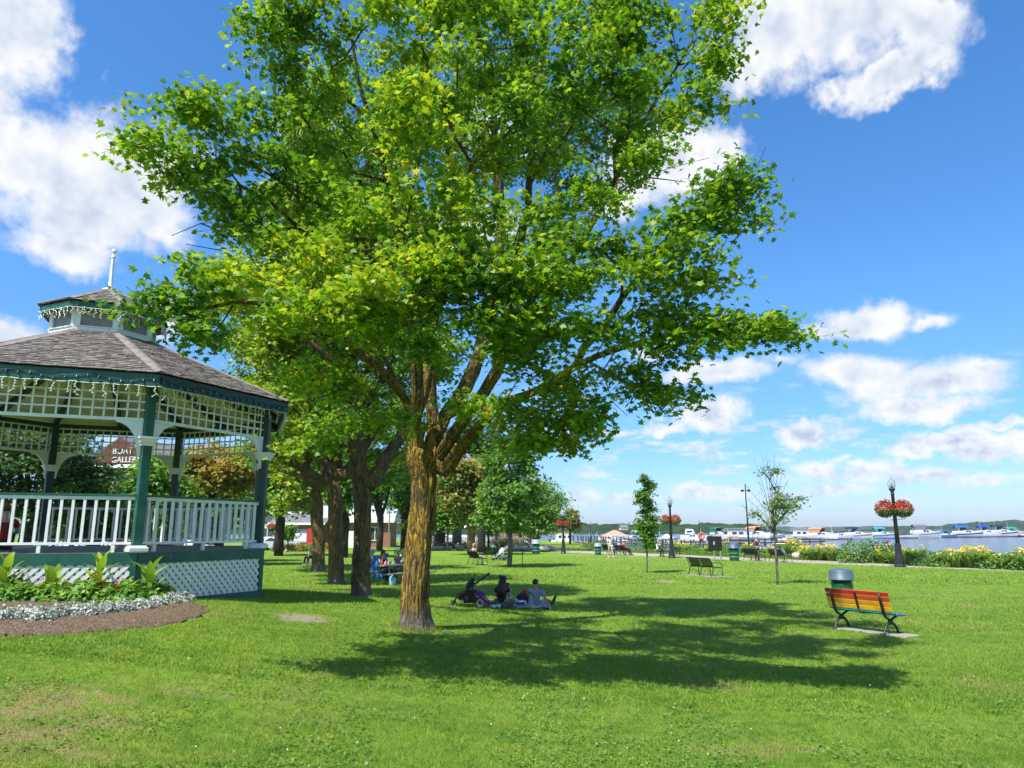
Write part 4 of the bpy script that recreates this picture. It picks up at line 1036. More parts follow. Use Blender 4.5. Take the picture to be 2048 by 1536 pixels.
def foliage_mound(name, label, cat, c, r, h, n, size, mat, kind='oval', group=None, up=.7, seed=0, extra=None, squash=1.0):
    rg = np.random.default_rng(seed); t = thing(name, label, cat, c, 0, group)
    q = rg.normal(size=(n, 3)); q /= np.linalg.norm(q, axis=1, keepdims=True); q[:, 2] = np.abs(q[:, 2]); q *= rg.uniform(.35, 1, (n, 1)) ** .5
    lump = np.array([1 + .3 * mnoise.noise(Vector(x * 2.3) + Vector((seed * 1.7, 0, 0))) for x in q])[:, None]
    nrm = q * (1, 1, .6) + rg.normal(size=(n, 3)) * .5 + (0, 0, up)
    V, F, _ = scatter_leaves(q * lump * (r, r * squash, h), rg.uniform(.7, 1.3, n) * size, nrm, rg.uniform(0, 6.3, n), leaf_tmpl(kind))
    np_obj('foliage', V, F, mat, t, 'stuff'); 
    st = MB()
    for k in range(7):
        a = rg.uniform(0, 6.28); st.tube([(0, 0, -.03), (math.cos(a) * r * .3, math.sin(a) * r * .3, h * .5), (math.cos(a) * r * .55, math.sin(a) * r * .55, h * .85)], [.008, .006, .003], 4)
    st.build('stem', MATS['plant_stem'], t)
    return t
pm('plant_stem', (.06, .12, .03), .7, .2, 5, 0)
silver = leaf_mat('silver_leaf', [(.2, (.26, .31, .27)), (.6, (.46, .51, .46)), (.85, (.60, .64, .59))], .2, 3, .9)
lush = leaf_mat('lush_leaf', [(.2, (.07, .18, .025)), (.5, (.15, .33, .04)), (.8, (.26, .43, .06))], .4, 2, .9)
canna_m = leaf_mat('canna_leaf', [(.25, (.14, .30, .03)), (.55, (.25, .42, .05)), (.8, (.36, .48, .06))], .45, 1.2, 1.0)
red_fl = leaf_mat('red_flower', [(.2, (.30, .006, .004)), (.6, (.54, .028, .006)), (.85, (.64, .09, .01))], .2, 3, .6)
yel_fl = leaf_mat('yellow_flower', [(.2, (.78, .52, .02)), (.45, (.84, .68, .05)), (.85, (.86, .78, .30))], .3, 3, .6)
mill = [(8, 1243), (42, 1240), (78, 1241), (112, 1236), (146, 1232), (178, 1231), (212, 1227), (246, 1224), (280, 1219), (312, 1214), (340, 1208), (362, 1203), (-40, 1250), (-90, 1256)]
def proj(v):
    fw_ = v.y * CP + (v.z - CAMZ) * SP; return 1024 + v.x / fw_ * FPX, 768 - ((v.z - CAMZ) * CP - v.y * SP) / fw_ * FPX
def skirt_pt(px, off):
    best = None
    for i in (6, 7, 0):
        a, b = gabs(i, GR + .12, 0), gabs(i + 1, GR + .12, 0); e_ = (b - a).normalized(); n_ = Vector((e_.y, -e_.x, 0)); L = (b - a).length
        for k in range(61):
            q = a + e_ * (L * k / 60) + n_ * off; q.z = gz(q.x, q.y); d_ = abs(proj(q)[0] - px)
            if best is None or d_ < best[0]: best = (d_, q)
    return best[1]
ords = ['at the left frame edge', 'second from the left frame edge', 'third from the left frame edge', 'below the left canna', 'right of the left canna', 'left of the tall middle canna', 'below the tall middle canna', 'right of the tall middle canna', 'below the gazebo corner post', 'below the right hand canna', 'next to last at the tip of the bed', 'last one at the right tip of the bed', 'beyond the left frame edge', 'farthest left outside the frame']
for k, (px, py) in enumerate(mill):
    c = G(px, py + 4, .02); foliage_mound('dusty_miller', 'silver white dusty miller clump ' + ords[k], 'plant', c, .17 + .03 * (k % 3), .21, 700, .040, silver, 'lobed', 'silver dusty miller along the front of the bed', .4, k)
mounds = [(18, 1212, .34, .34, 'below the canna at the left edge'), (75, 1203, .26, .22, 'between the left cannas'), (148, 1210, .30, .30, 'right of the second canna'), (188, 1208, .30, .34, 'left of the tall canna'), (228, 1207, .26, .24, 'under the gazebo corner post'), (262, 1203, .28, .34, 'under the right hand canna'), (300, 1200, .30, .36, 'at the right end of the bed'), (325, 1196, .22, .30, 'rightmost, against the lattice'), (-60, 1216, .4, .4, 'outside the left frame edge'), (52, 1226, .16, .15, 'low one in front of the timber edging'), (120, 1222, .24, .24, 'low one behind the silver clumps'), (215, 1217, .26, .26, 'low one by the tall canna'), (30, 1220, .3, .30, 'second row, left of the timber edging'), (96, 1220, .3, .34, 'second row, right of the timber edging'), (165, 1216, .3, .32, 'second row, centre of the bed'), (240, 1212, .3, .34, 'second row, under the corner post'), (285, 1208, .28, .3, 'second row, near the right tip'), (-20, 1222, .34, .34, 'second row, at the frame edge')]
for k, (px, py, r_, h_, lb) in enumerate(mounds):
    c = skirt_pt(px, .34 if k < 9 else .85) + Vector((0, 0, .02)); t = foliage_mound('salvia', 'leafy bright green bedding plant ' + lb, 'plant', c, r_ * 1.15, h_ * 1.0, 640 if h_ > .2 else 260, .085 if h_ > .2 else .05, lush, 'oval', 'green bedding plants', .6, 40 + k)
    if k in (0, 1, 3, 4, 9, 10, 11):
        for j in range(2):
            a = rnd.uniform(0, 6.28); p_ = np.array([(math.cos(a) * r_ * .5 + rnd.gauss(0, .014), math.sin(a) * r_ * .5 - .08 + rnd.gauss(0, .014), h_ * .8 + i_ * .012) for i_ in range(16)])
            V, F, _ = scatter_leaves(p_, np.full(16, .035), rng.normal(size=(16, 3)), rng.uniform(0, 6, 16), leaf_tmpl('oval'))
            np_obj('flower', V, F, red_fl, t)
def canna(c, h, n, label, seed, scale=1.0):
    rg = random.Random(seed); t = thing('canna_plant', label, 'plant', c, 0, 'canna plants in the flower bed')
    MB().tube([(0, 0, -.03), (.01, 0, h * .5), (0, .01, h)], [.016, .013, .007], 6).build('stem', MATS['plant_stem'], t)
    for k in range(n):
        z0 = h * (.18 + .78 * k / n); a = k * 2.4 + rg.uniform(-.4, .4); L = rg.uniform(.42, .60) * scale * (1 - .3 * k / n); W_ = L * rg.uniform(.24, .31); up = rg.uniform(1.12, 1.42)
        vs, fs = [], []
        for j in range(9):
            t_ = j / 8; wd = W_ * .5 * (math.sin(math.pi * min(1, t_ ** .75 * .97 + .02)) ** .8); pit = up - t_ * t_ * rg.uniform(.5, .9)
            rr_ = L * t_ * math.cos(up - t_ * .45); zz_ = L * (t_ * math.sin(up) - .45 * t_ ** 2.2 * (1.2 - up * .6))
            for s_ in (-1, 0, 1): vs.append((rr_, s_ * wd, zz_ + abs(s_) * wd * .35))
        for j in range(8):
            for s_ in range(2): q = j * 3 + s_; fs.append((q, q + 1, q + 4, q + 3))
        M = Matrix.Rotation(a, 3, 'Z'); MB().add([M @ Vector(v) + Vector((0, 0, z0)) for v in vs], fs).build('leaf', canna_m, t, smooth=True)
for px, py, h, n, lb, sc in ((2, 1200, .62, 8, 'canna with broad yellow-green leaves cut by the left frame edge', 1.15), (103, 1207, .42, 6, 'short canna with spread leaves in front of the sunlit lattice', 1.0), (195, 1197, .70, 9, 'tallest canna, upright leaves against the green deck board', 1.0), (298, 1192, .55, 6, 'canna with two long leaves spread wide by the gazebo corner', 1.15), (245, 1196, .34, 4, 'small canna low beside the tall one', .7)):
    canna(skirt_pt(px, .38), h, n, lb, px + 300, sc)
tim = pm('edging_timber', (.20, .23, .19), .85, .2, 4, .4)
a, b = skirt_pt(38, .70), skirt_pt(112, .70); tag(MB().beam(a + Vector((0, 0, .10)), b + Vector((0, 0, .10)), .05, .20).build('timber_edging', tim), 'weathered grey-green board behind the silver clumps at the left', 'edging board')
a, b = skirt_pt(196, .62), skirt_pt(250, .62); tag(MB().beam(a + Vector((0, 0, .09)), b + Vector((0, 0, .09)), .05, .16).build('timber_edging', tim), 'pale timber edge below the tallest canna', 'edging board')

# blades: real geometry near the camera, thinning out with distance
SLAB = [(7.0, 16.6), (9.6, 15.2)]
def lawn_points(n, y0, y1, pw=1.0):
    t = rng.uniform(0, 1, n); Y = (y0 ** -pw + t * (y1 ** -pw - y0 ** -pw)) ** (-1 / pw); X = rng.uniform(-1, 1, n) * (Y * .80 + 1.0)
    P = np.c_[X, Y]; ok = ~in_poly(P, BED) & (np.hypot(X - GC.x, Y - GC.y) > GR + .12) & (np.hypot(X - TB.x, Y - TB.y) > .30)
    ok &= ~in_poly(P, SLAB_POLY)
    dd = np.zeros(n)
    nz_ = .5 * np.sin(X * 9.1 + 2.3 * np.sin(Y * 6.7)) + .5 * np.sin(Y * 12.3 + 2.1 * np.sin(X * 8.3 + 1))
    for x, y, rx, ry, st in DIRT: dd = np.maximum(dd, 1 - np.hypot((X - x) / rx, (Y - y) / ry) + nz_ * .38)
    ok &= rng.uniform(0, 1, n) > np.clip(dd * 2.2, 0, .96)
    for x, y, rx, ry, st in DRY[:6]: ok &= rng.uniform(0, 1, n) > np.clip(1 - np.hypot((X - x) / rx, (Y - y) / ry), 0, 1) * .5
    return P[ok]
bfl, bfr = G(1668, 1257), G(1775, 1271)
bdir = (bfr - bfl); bdir.z = 0; BLEN = bdir.length; bdir.normalize(); bfront = Vector((-bdir.y, bdir.x, 0))
bc = (bfl + bfr) / 2 + bfront * .22
SLAB_POLY = [tuple((bc + bdir * (sx * (BLEN / 2 + .20) + .18) + bfront * (sy * .27 + .05))[:2]) for sx, sy in ((-1, -1), (1, -1), (1, 1), (-1, 1))]
m_blade, nt = new_mat('grass_blade')
gi = nt.n('ShaderNodeNewGeometry'); c, dry = grass_colour(nt, gi.outputs['Position'])
v_ = nt.math('MULTIPLY_ADD', gi.outputs['Random Per Island'], .9); v_.node.inputs[2].default_value = .62
c = nt.mix(1.0, c, nt.n('ShaderNodeCombineColor').outputs[0], 'MULTIPLY')
cc = c.node.inputs[7].links[0].from_node
for i in range(3): nt.l(v_, cc.inputs[i])
p = nt.n('ShaderNodeBsdfPrincipled'); nt.l(c, p.inputs['Base Color']); p.inputs['Roughness'].default_value = .55; p.inputs['Specular IOR Level'].default_value = .3
tr = nt.n('ShaderNodeBsdfTranslucent'); nt.l(nt.mix(1.0, c, (1.5, 1.35, .5), 'MULTIPLY'), tr.inputs[0])
mx = nt.n('ShaderNodeMixShader'); mx.inputs[0].default_value = .4; nt.l(p.outputs[0], mx.inputs[1]); nt.l(tr.outputs[0], mx.inputs[2])
o_ = nt.n('ShaderNodeOutputMaterial'); nt.l(mx.outputs[0], o_.inputs[0])
bl = []
for n_, y0, y1, wid, hgt in ((170000, 4.2, 9, .0065, .042), (140000, 9, 16, .010, .046), (100000, 16, 30, .018, .05), (70000, 30, 62, .04, .06)):
    P_ = lawn_points(n_, y0, y1, .6); k = len(P_)
    z = gz_np(P_[:, 0], P_[:, 1]); a = rng.uniform(0, 6.283, k); h = rng.uniform(.5, 1.25, k) * hgt; w2 = rng.uniform(.6, 1.3, k) * wid * .5
    lean = rng.normal(size=(k, 2)) * h[:, None] * .65
    B1 = np.c_[P_[:, 0] + np.cos(a) * w2, P_[:, 1] + np.sin(a) * w2, z - .004]; B2 = np.c_[P_[:, 0] - np.cos(a) * w2, P_[:, 1] - np.sin(a) * w2, z - .004]
    T_ = np.c_[P_ + lean, z + h]; bl.append(np.stack([B1, B2, T_], 1).reshape(-1, 3))
V = np.concatenate(bl); F = np.arange(len(V)).reshape(-1, 3)
o = np_obj('grass', V, F, m_blade, kind='stuff'); tag(o, 'mown green grass blades covering the lawn', 'grass', kind='stuff')
a = rng.uniform(0, 6.283, 900); r_ = rng.uniform(.27, .48, 900); P_ = np.c_[TB.x + np.cos(a) * r_, TB.y + np.sin(a) * r_]
k = len(P_); z = gz_np(P_[:, 0], P_[:, 1]); h = rng.uniform(.04, .13, k); w2 = rng.uniform(.003, .006, k); b_ = rng.uniform(0, 6.28, k); ln = rng.normal(size=(k, 2)) * h[:, None] * .4
V = np.stack([np.c_[P_[:, 0] + np.cos(b_) * w2, P_[:, 1] + np.sin(b_) * w2, z - .01], np.c_[P_[:, 0] - np.cos(b_) * w2, P_[:, 1] - np.sin(b_) * w2, z - .01], np.c_[P_ + ln, z + h]], 1).reshape(-1, 3)
o = np_obj('tall_grass', V, np.arange(len(V)).reshape(-1, 3), m_blade); tag(o, 'unmown longer grass round the foot of the big maple', 'grass', kind='stuff')
# clover and small broad weeds in the near lawn
P_ = lawn_points(30000, 4.2, 10, .8); nz = np.array([mnoise.noise(Vector((x * .9, y * .9, 3))) for x, y in P_]); P_ = P_[nz > .02]; k = len(P_)
C_ = np.c_[P_, gz_np(P_[:, 0], P_[:, 1]) + rng.uniform(.02, .045, k)]
V, F, _ = scatter_leaves(C_, rng.uniform(.018, .046, k), rng.normal(size=(k, 3)) * .35 + (0, 0, 1), rng.uniform(0, 6.3, k), leaf_tmpl('oval'))
clover = leaf_mat('clover_leaf', [(.2, (.08, .19, .025)), (.5, (.14, .27, .04)), (.85, (.22, .33, .07))], .35, 2, .9)
o = np_obj('clover', V, F, clover); tag(o, 'patches of clover leaves among the near grass', 'clover', kind='stuff')
P_ = lawn_points(30, 4.2, 12, .8); k = len(P_); mb = MB()
for x, y in P_: mb.blob((x, y, gz(x, y) + .05), .008, 5, 4)
o = mb.build('clover_flowers', pm('clover_white', (.7, .66, .6), .8, .1, 9, 0)); tag(o, 'tiny white clover heads dotted through the lawn', 'clover flowers', kind='stuff')

# ------------------------------------------------------------------ street furniture
black = pm('black_metal', (.012, .013, .014), .4, .2, 5, .1)
iron = pm('cast_iron', (.014, .016, .016), .45, .2, 6, .2)
concrete = pm('concrete', (.27, .25, .20), .9, .2, 5, .4, wear=((.16, .17, .09), .36))
slab = thing('concrete_slab', 'concrete pad under the rainbow bench', 'slab', bc + bfront * .05 + bdir * .18, math.atan2(bdir.y, bdir.x))
bevel(MB().box((0, 0, .0), (BLEN + .40, .54, .03)).build('pad', concrete, slab), .01, 1)
# rainbow bench: planks one by one on three iron supports (local x along the bench, +y is the front)
def rainbow_bench(c, rz, L):
    t = thing('rainbow_bench', 'park bench with rainbow painted planks on curved black iron legs', 'bench', c, rz); t.scale = (1, 1, .86)
    cols = [('red', (.50, .035, .012)), ('vermilion', (.56, .065, .012)), ('orange', (.70, .30, .012)), ('yellow', (.68, .40, .012)), ('teal', (.02, .30, .24)), ('blue', (.015, .14, .42)), ('indigo', (.03, .06, .36)), ('purple', (.17, .06, .28))]
    top, ang = Vector((0, -.20, .98)), R(14)
    bd = Vector((0, -math.sin(ang), math.cos(ang))); bn = Vector((0, math.cos(ang), math.sin(ang)))
    for k in range(4):
        m = pm('bench_' + cols[k][0], cols[k][1], .42, .14, 6, .12, wear=((.35, .28, .18), .2))
        c_ = Vector((0, -.14, .50)) + bd * (.46 - .122 * k)
        M = Matrix((Vector((1, 0, 0)), bn, bd)).transposed()
        bevel(MB().box(c_, (L, .036, .108 if k else .10), m=M).build('plank', m, t), .006, 1)
    for k in range(4):
        m = pm('bench_' + cols[4 + k][0], cols[4 + k][1], .42, .14, 6, .12)
        bevel(MB().box((0, -.10 + .118 * k, .475 - .012 * k + (.03 if k == 0 else 0)), (L, .105, .036)).build('plank', m, t), .006, 1)
    for x in (-L / 2 + .17, L / 2 - .17):
        lg = MB()
        lg.tube([(x, -.315, .97), (x, -.262, .76), (x, -.225, .62), (x, -.205, .50), (x, -.14, .40), (x, -.02, .335)], [.024, .032, .034, .034, .030, .028], 8)
        lg.tube([(x, .33, .425), (x, .22, .41), (x, .10, .37), (x, .0, .30)], [.02, .024, .026, .03], 8)
        lg.box((x, .0, .29), (.06, .09, .09), m=Matrix.Rotation(R(45), 3, 'X'))
        for s_ in (-1, 1):
            lg.tube([(x, s_ * .02, .28), (x, s_ * .11, .24), (x, s_ * .19, .15), (x, s_ * .23, .05), (x, s_ * .29, .014)], [.026, .028, .026, .026, .018], 8)
            lg.tube([(x, s_ * .02, .23), (x, s_ * .07, .225)], .012, 6)
            lg.box((x, s_ * .28, .012), (.06, .09, .024))
        lg.build('leg', iron, t, smooth=True)
    MB().beam((0, -.292, .95), (0, -.192, .55), .05, .016, up=(0, 1, 0)).build('back_strap', iron, t)
    MB().beam((0, -.15, .445), (0, .30, .415), .05, .014).build('seat_strap', iron, t)
rainbow_bench(bc, math.atan2(bdir.y, bdir.x), BLEN + .24)

drum_g = pm('green_drum', (.008, .10, .035), .35, .25, 3, .15, wear=((.2, .2, .16), .2))
lid_b = pm('blue_grey_lid', (.060, .105, .145), .5, .08, 4, .05)
lid_g = pm('grey_lid', (.28, .31, .33), .5, .1, 4, .05)
liner = pm('bin_liner', (.015, .015, .017), .3, .2, 8, .6)
drum_t = pm('teal_drum', (.01, .085, .085), .35, .25, 3, .15)
white_and_glint = pm('plain_white_and_glint', (.7, .7, .68), .5, .1, 4, 0)  # plain white for many parts, also the painted glint on bin ribs
def trash_bin(c, label, s=1.0, lidm=None, drumm=None, rib_glints=False):
    t = thing('trash_bin', label, 'bin', c, 0, 'steel drum bins in the park')
    MB().lathe([(.285, 0), (.29, .01), (.285, .03), (.285, .22), (.30, .235), (.285, .25), (.285, .43), (.30, .445), (.285, .46), (.285, .60), (.292, .615), (.28, .63), (.285, .66), (.29, .67), (.26, .672)], 22).build('drum', drumm or drum_g, t, smooth=True)
    MB().lathe([(.262, .66), (.275, .70), (.272, .745), (.2, .75)], 22).build('liner', liner, t, smooth=True)
    MB().lathe([(.345, .745), (.355, .75), (.352, .765), (.33, .775), (.315, .98), (.295, 1.01), (.20, 1.045), (.08, 1.06), (.01, 1.062)], 24).build('lid', lidm or lid_b, t, smooth=True)
    for k in range(3):
        a = k * 2.1 + .4; MB().beam((.29 * math.cos(a), .29 * math.sin(a), .60), (.31 * math.cos(a), .31 * math.sin(a), .79), .03, .006, up=(math.cos(a), math.sin(a), 0)).build('lid_strut', black, t)
    if rib_glints:
        for z in (.24, .46): MB().lathe([(.2995, z - .004), (.302, z - .003), (.302, z + .003), (.2995, z + .004)], 22).build('band', white_and_glint, t, smooth=True)  # thin white rings painting the highlight on the drum ribs
    t.scale = (s, s, s)
trash_bin(G(1688, 1214), 'green drum bin with blue-grey domed lid right behind the rainbow bench', 1.0)
trash_bin(G(1469, 1122), 'green drum bin with blue-grey lid beside the black display board', 1.18, rib_glints=True)
trash_bin(G(1196, 1110), 'teal drum bin with grey lid at the left end of the occupied benches', 1.0, lid_g, drum_t, True)
trash_bin(G(1072, 1108), 'grey-lidded teal drum bin in front of the boardwalk', 1.25, lid_g, drum_t, True)
trash_bin(G(1054, 1099), 'green drum bin with pale lid on the boardwalk by the timber posts', 1.0, lid_g)

def metal_bench(c, rz, label, L=1.85, scroll=False, cat='bench'):
    t = thing('metal_bench', label, cat, c, rz, 'black metal park benches')
    bz = lambda s: Vector((0, -.20 - .20 * s - .05 * s * s, .43 + .42 * s))     # back curve
    n = 24 if not scroll else 14
    for i in range(2):
        x0, x1 = (-L / 2 + .05, -.03) if i == 0 else (.03, L / 2 - .05)
        fr = MB()
        for s_ in (.08, .97): fr.tube([bz(s_) + Vector((x0, 0, 0)), bz(s_) + Vector((x1, 0, 0))], .028, 5)
        fr.build('back_frame', black, t)
        for k in range(n // 2):
            x = x0 + (k + .5) * (x1 - x0) / (n // 2)
            if not scroll: MB().tube([bz(s_) + Vector((x + .05 * s_, 0, 0)) for s_ in (.08, .35, .65, .97)], .023, 4).build('back_bar', black, t)
            else:
                pts = [bz(.52 + .38 * math.cos(a)) + Vector((x + .07 * math.sin(a * 2) + .02 * math.sin(a), 0, 0)) for a in np.linspace(0, 2 * math.pi, 15)]
                MB().tube(pts, .021, 4, cap=False).build('scroll', black, t)
    for k in range(9): MB().box((0, -.20 + .055 * k, .43 - .010 * math.sin(k / 8 * 3.1)), (L - .06, .034, .012)).build('seat_slat', black, t)
    for x in (-L / 2, 0, L / 2):
        MB().tube([(x, -.42, 0), (x, -.32, .12), (x, -.25, .40), bz(.5) + Vector((x, 0, 0)), bz(1) + Vector((x, 0, 0))], .02, 6).build('rear_leg', black, t, smooth=True)
        MB().tube([(x, .30, 0), (x, .27, .15), (x, .26, .41), (x, .0, .42), (x, -.25, .42)], .02, 6).build('front_leg', black, t, smooth=True)
        if x: MB().tube([bz(.45) + Vector((x, 0, 0)), (x, -.12, .65), (x, .18, .64), (x, .27, .58), (x, .27, .42)], .018, 6).build('arm', black, t, smooth=True)
    if scroll: MB().beam((-L / 2, -.05, .16), (L / 2, -.05, .16), .02, .02).build('stretcher', black, t)
    return t
def bench_at(pl, pr, label, scroll=False, L=None):
    """rear left foot pixel, rear right foot pixel (seen from behind)"""
    a, b = G(*pl), G(*pr); d = b - a; d.z = 0; rz = math.atan2(d.y, d.x); f = Vector((-math.sin(rz), math.cos(rz), 0))
    c = (a + b) / 2 + f * .42; c.z = gz(c.x, c.y)
    return metal_bench(c, rz, label, L or max(1.5, min(2.1, d.length)), scroll), c, rz, f, Vector((math.cos(rz), math.sin(rz), 0))
pad_m = concrete
b2, c2, rz2, _, _ = bench_at((1375, 1150.5), (1421.5, 1154.5), 'empty black slatted bench alone on the lawn left of the young tree')
pd = thing('concrete_slab', 'concrete pad under the empty slatted bench', 'slab', (c2.x, c2.y, 0), rz2); MB().box((.1, 0, .005), (2.4, 1.1, .05)).build('pad', pad_m, pd)
BENCHES = {}
for key, pl, pr, lb in (('a', (1486, 1120.5), (1513, 1122.5), 'black scrollwork bench with the man in dark clothes leaning over it'),
                        ('b', (1537, 1122.5), (1565, 1125), 'empty black scrollwork bench behind the young tree'),
                        ('c', (1204, 1109), (1221, 1110), 'black bench where the person in white and a red cap sits'),
                        ('d', (1228, 1110), (1248, 1111), 'black bench where the person in a red shirt sits')):
    BENCHES[key] = bench_at(pl, pr, lb, True)
BENCHES['e'] = bench_at((935, 1129), (952, 1131), 'dark green tinted bench on the lawn where a woman in pale blue sits', False, 1.7)
BENCHES['f'] = bench_at((972, 1119), (992, 1119.5), 'dark bench by the pale stroller where a person in teal sits', False, 1.7)

lamp_blk = pm('lamp_black', (.020, .021, .024), .4, .25, 5, .15)
glass_m, nt = new_mat('lamp_glass')
p = nt.n('ShaderNodeBsdfPrincipled'); p.inputs['Base Color'].default_value = (.85, .88, .86, 1); p.inputs['Roughness'].default_value = .12; p.inputs['Transmission Weight'].default_value = .75; p.inputs['IOR'].default_value = 1.15
finish(nt, p)
fol_m = leaf_mat('basket_leaf', [(.2, (.06, .10, .03)), (.5, (.14, .19, .07)), (.8, (.40, .42, .28))], .3, 2.5, .8)
def Zat(X, Y, py):
    lo, hi = -5., 60.
    for _ in range(50):
        m = (lo + hi) / 2; fw_ = Y * CP + (m - CAMZ) * SP; up_ = (m - CAMZ) * CP - Y * SP
        if 768 - up_ / fw_ * FPX > py: lo = m
        else: hi = m
    return lo
def lamp_post(base, H, label, basket=None, zb_=None, thick=1.0, globe='acorn', group='black lamp posts of the park'):
    t = thing('lamp_post', label, 'lamp post', base, 0, group); k = thick; hp = H - .95
    MB().lathe([(.30 * k, 0), (.30 * k, .10), (.27 * k, .14), (.25 * k, .35), (.19 * k, .8), (.155 * k, 1.25), (.165 * k, 1.28), (.165 * k, 1.33), (.14 * k, 1.36)], 12).build('base', lamp_blk, t, smooth=False)
    MB().lathe([(.125 * k, 1.34), (.105 * k, hp * .6), (.085 * k, hp - .25), (.11 * k, hp - .22), (.11 * k, hp - .18), (.08 * k, hp - .15), (.10 * k, hp - .02), (.17 * k, hp + .06), (.18 * k, hp + .12), (.13 * k, hp + .15)], 12).build('pole', lamp_blk, t, smooth=True)
    if globe == 'acorn':
        MB().lathe([(.13, hp + .13), (.20, hp + .25), (.225, hp + .40), (.20, hp + .55), (.13, hp + .66), (.08, hp + .70)], 14).build('globe', glass_m, t, smooth=True)
        MB().lathe([(.085, hp + .69), (.10, hp + .72), (.06, hp + .78), (.03, hp + .80), (.04, hp + .84), (.012, hp + .90), (.005, hp + .97)], 10).build('cap', glass_m, t, smooth=True)
        MB().lathe([(.03, hp + .15), (.05, hp + .2), (.05, hp + .42), (.02, hp + .46)], 8).build('bulb', white, t, smooth=True)
    else:
        MB().blob((0, 0, hp + .42), .28, 14, 10).build('globe', glass_m, t, smooth=True); MB().lathe([(.09, hp + .68), (.05, hp + .76), (.02, hp + .9)], 8).build('cap', lamp_blk, t, smooth=True)
    if basket:
        zc = zb_ - base.z; br = MB()
        for s_ in (-1, 1): br.tube([(0, 0, zc - .28), (s_ * basket * .24, 0, zc - .34), (s_ * basket * .34, 0, zc - .2)], .018, 5); br.tube([(0, 0, zc + .05), (s_ * basket * .36, 0, zc)], .015, 5)
        br.build('bracket', lamp_blk, t)
        for s_ in (-1, 1):
            hb = thing('hanging_basket', 'red flower basket on the %s of the %s' % ('left' if s_ < 0 else 'right', label.split(',')[0]), 'flower basket', base + Vector((s_ * basket * .25, 0, zc - .25)), 0, 'red flower baskets on lamp posts')
            rx, rz_ = basket * .285, basket * .27
            MB().lathe([(.02, -.20), (rx * .5, -.16), (rx * .72, -.02), (rx * .75, .04)], 12).build('bowl', fol_m, hb, smooth=True)
            n = 620; q = rng.normal(size=(n, 3)); q /= np.linalg.norm(q, axis=1, keepdims=True); q[:, 2] = np.abs(q[:, 2]); q *= rng.uniform(.7, 1.08, (n, 1))
            V, F, _ = scatter_leaves(q * (rx, rx * .85, rz_ * 1.15) + (0, 0, .05), rng.uniform(.6, 1.3, n) * .10 * basket / 2, q + rng.normal(size=(n, 3)) * .5, rng.uniform(0, 6.3, n), leaf_tmpl('lobed')); np_obj('blossom', V, F, red_fl, hb, 'stuff')
            q = rng.normal(size=(80, 3)); q /= np.linalg.norm(q, axis=1, keepdims=True); q[:, 2] = np.abs(q[:, 2])
            V, F, _ = scatter_leaves(q * (rx, rx * .85, rz_ * 1.1) + (0, 0, .03), rng.uniform(.6, 1.3, 80) * .09 * basket / 2, q + rng.normal(size=(80, 3)) * .5, rng.uniform(0, 6.3, 80), leaf_tmpl('oval')); np_obj('leaves', V, F, lush, hb, 'stuff')
            q = rng.normal(size=(n, 3)); q /= np.linalg.norm(q, axis=1, keepdims=True); q[:, 2] = -np.abs(q[:, 2]) + .35; q *= rng.uniform(.75, 1.05, (n, 1))
            V, F, _ = scatter_leaves(q * (rx * .95, rx * .8, rz_ * .95), rng.uniform(.6, 1.3, n) * .10 * basket / 2, q + rng.normal(size=(n, 3)) * .5, rng.uniform(0, 6.3, n), leaf_tmpl('oval')); np_obj('foliage', V, F, fol_m, hb, 'stuff')
    return t
def lamp_px(bx_, by_, ty, label, bpy_=None, bw=None, thick=1.0, globe='acorn', Y=None):
    b = G(bx_, by_) if Y is None else GZ(bx_, Y); H = Zat(b.x, b.y, ty) - b.z
    zb2 = Zat(b.x, b.y, bpy_) if bpy_ else None
    return lamp_post(b, H, label, bw, zb2, thick, globe)
lp = lamp_px(1800, 1134, 950, 'nearest lamp post, at the right beside the path', 1015, 2.15, 1.05)
bar('arm', Vector((-.25, 0, 2.75)), Vector((.62, 0, 2.82)), .05, .03, lamp_blk, lp)
lamp_px(1344, 1116, 990, 'middle lamp post, by the black picnic table', 1037, 1.62, .95)
lamp_px(1127, 1107, 1015, 'round globe lamp post by the boardwalk', 1046, 1.45, .85, 'round')
lamp_px(549, 1103, 1012, 'left lamp post, in front of the brick building', 1052, 1.75, .9)
lamp_px(1181, 1093, 1040, 'slim lamp post on the dock left of the pavilion', None, None, .5, Y=120)
lamp_px(1399, 1090, 1038, 'slim lamp post on the dock above the display board', None, None, .5, Y=118)
b = GZ(1496, 105); t = thing('light_mast', 'tall thin dark mast with two small floodlights on the dock', 'mast', Vector((b.x, b.y, -.3)))
Hm = Zat(b.x, b.y, 968) + .3
MB().tube([(0, 0, 0), (0, 0, Hm)], [.14, .07], 8).build('pole', lamp_blk, t)
for s_ in (-1, 1): MB().box((s_ * .45, 0, Hm - .95), (.35, .3, .3)).build('floodlight', lamp_blk, t)
MB().beam((-.5, 0, Hm - .85), (.5, 0, Hm - .85), .06, .06).build('crossbar', lamp_blk, t)

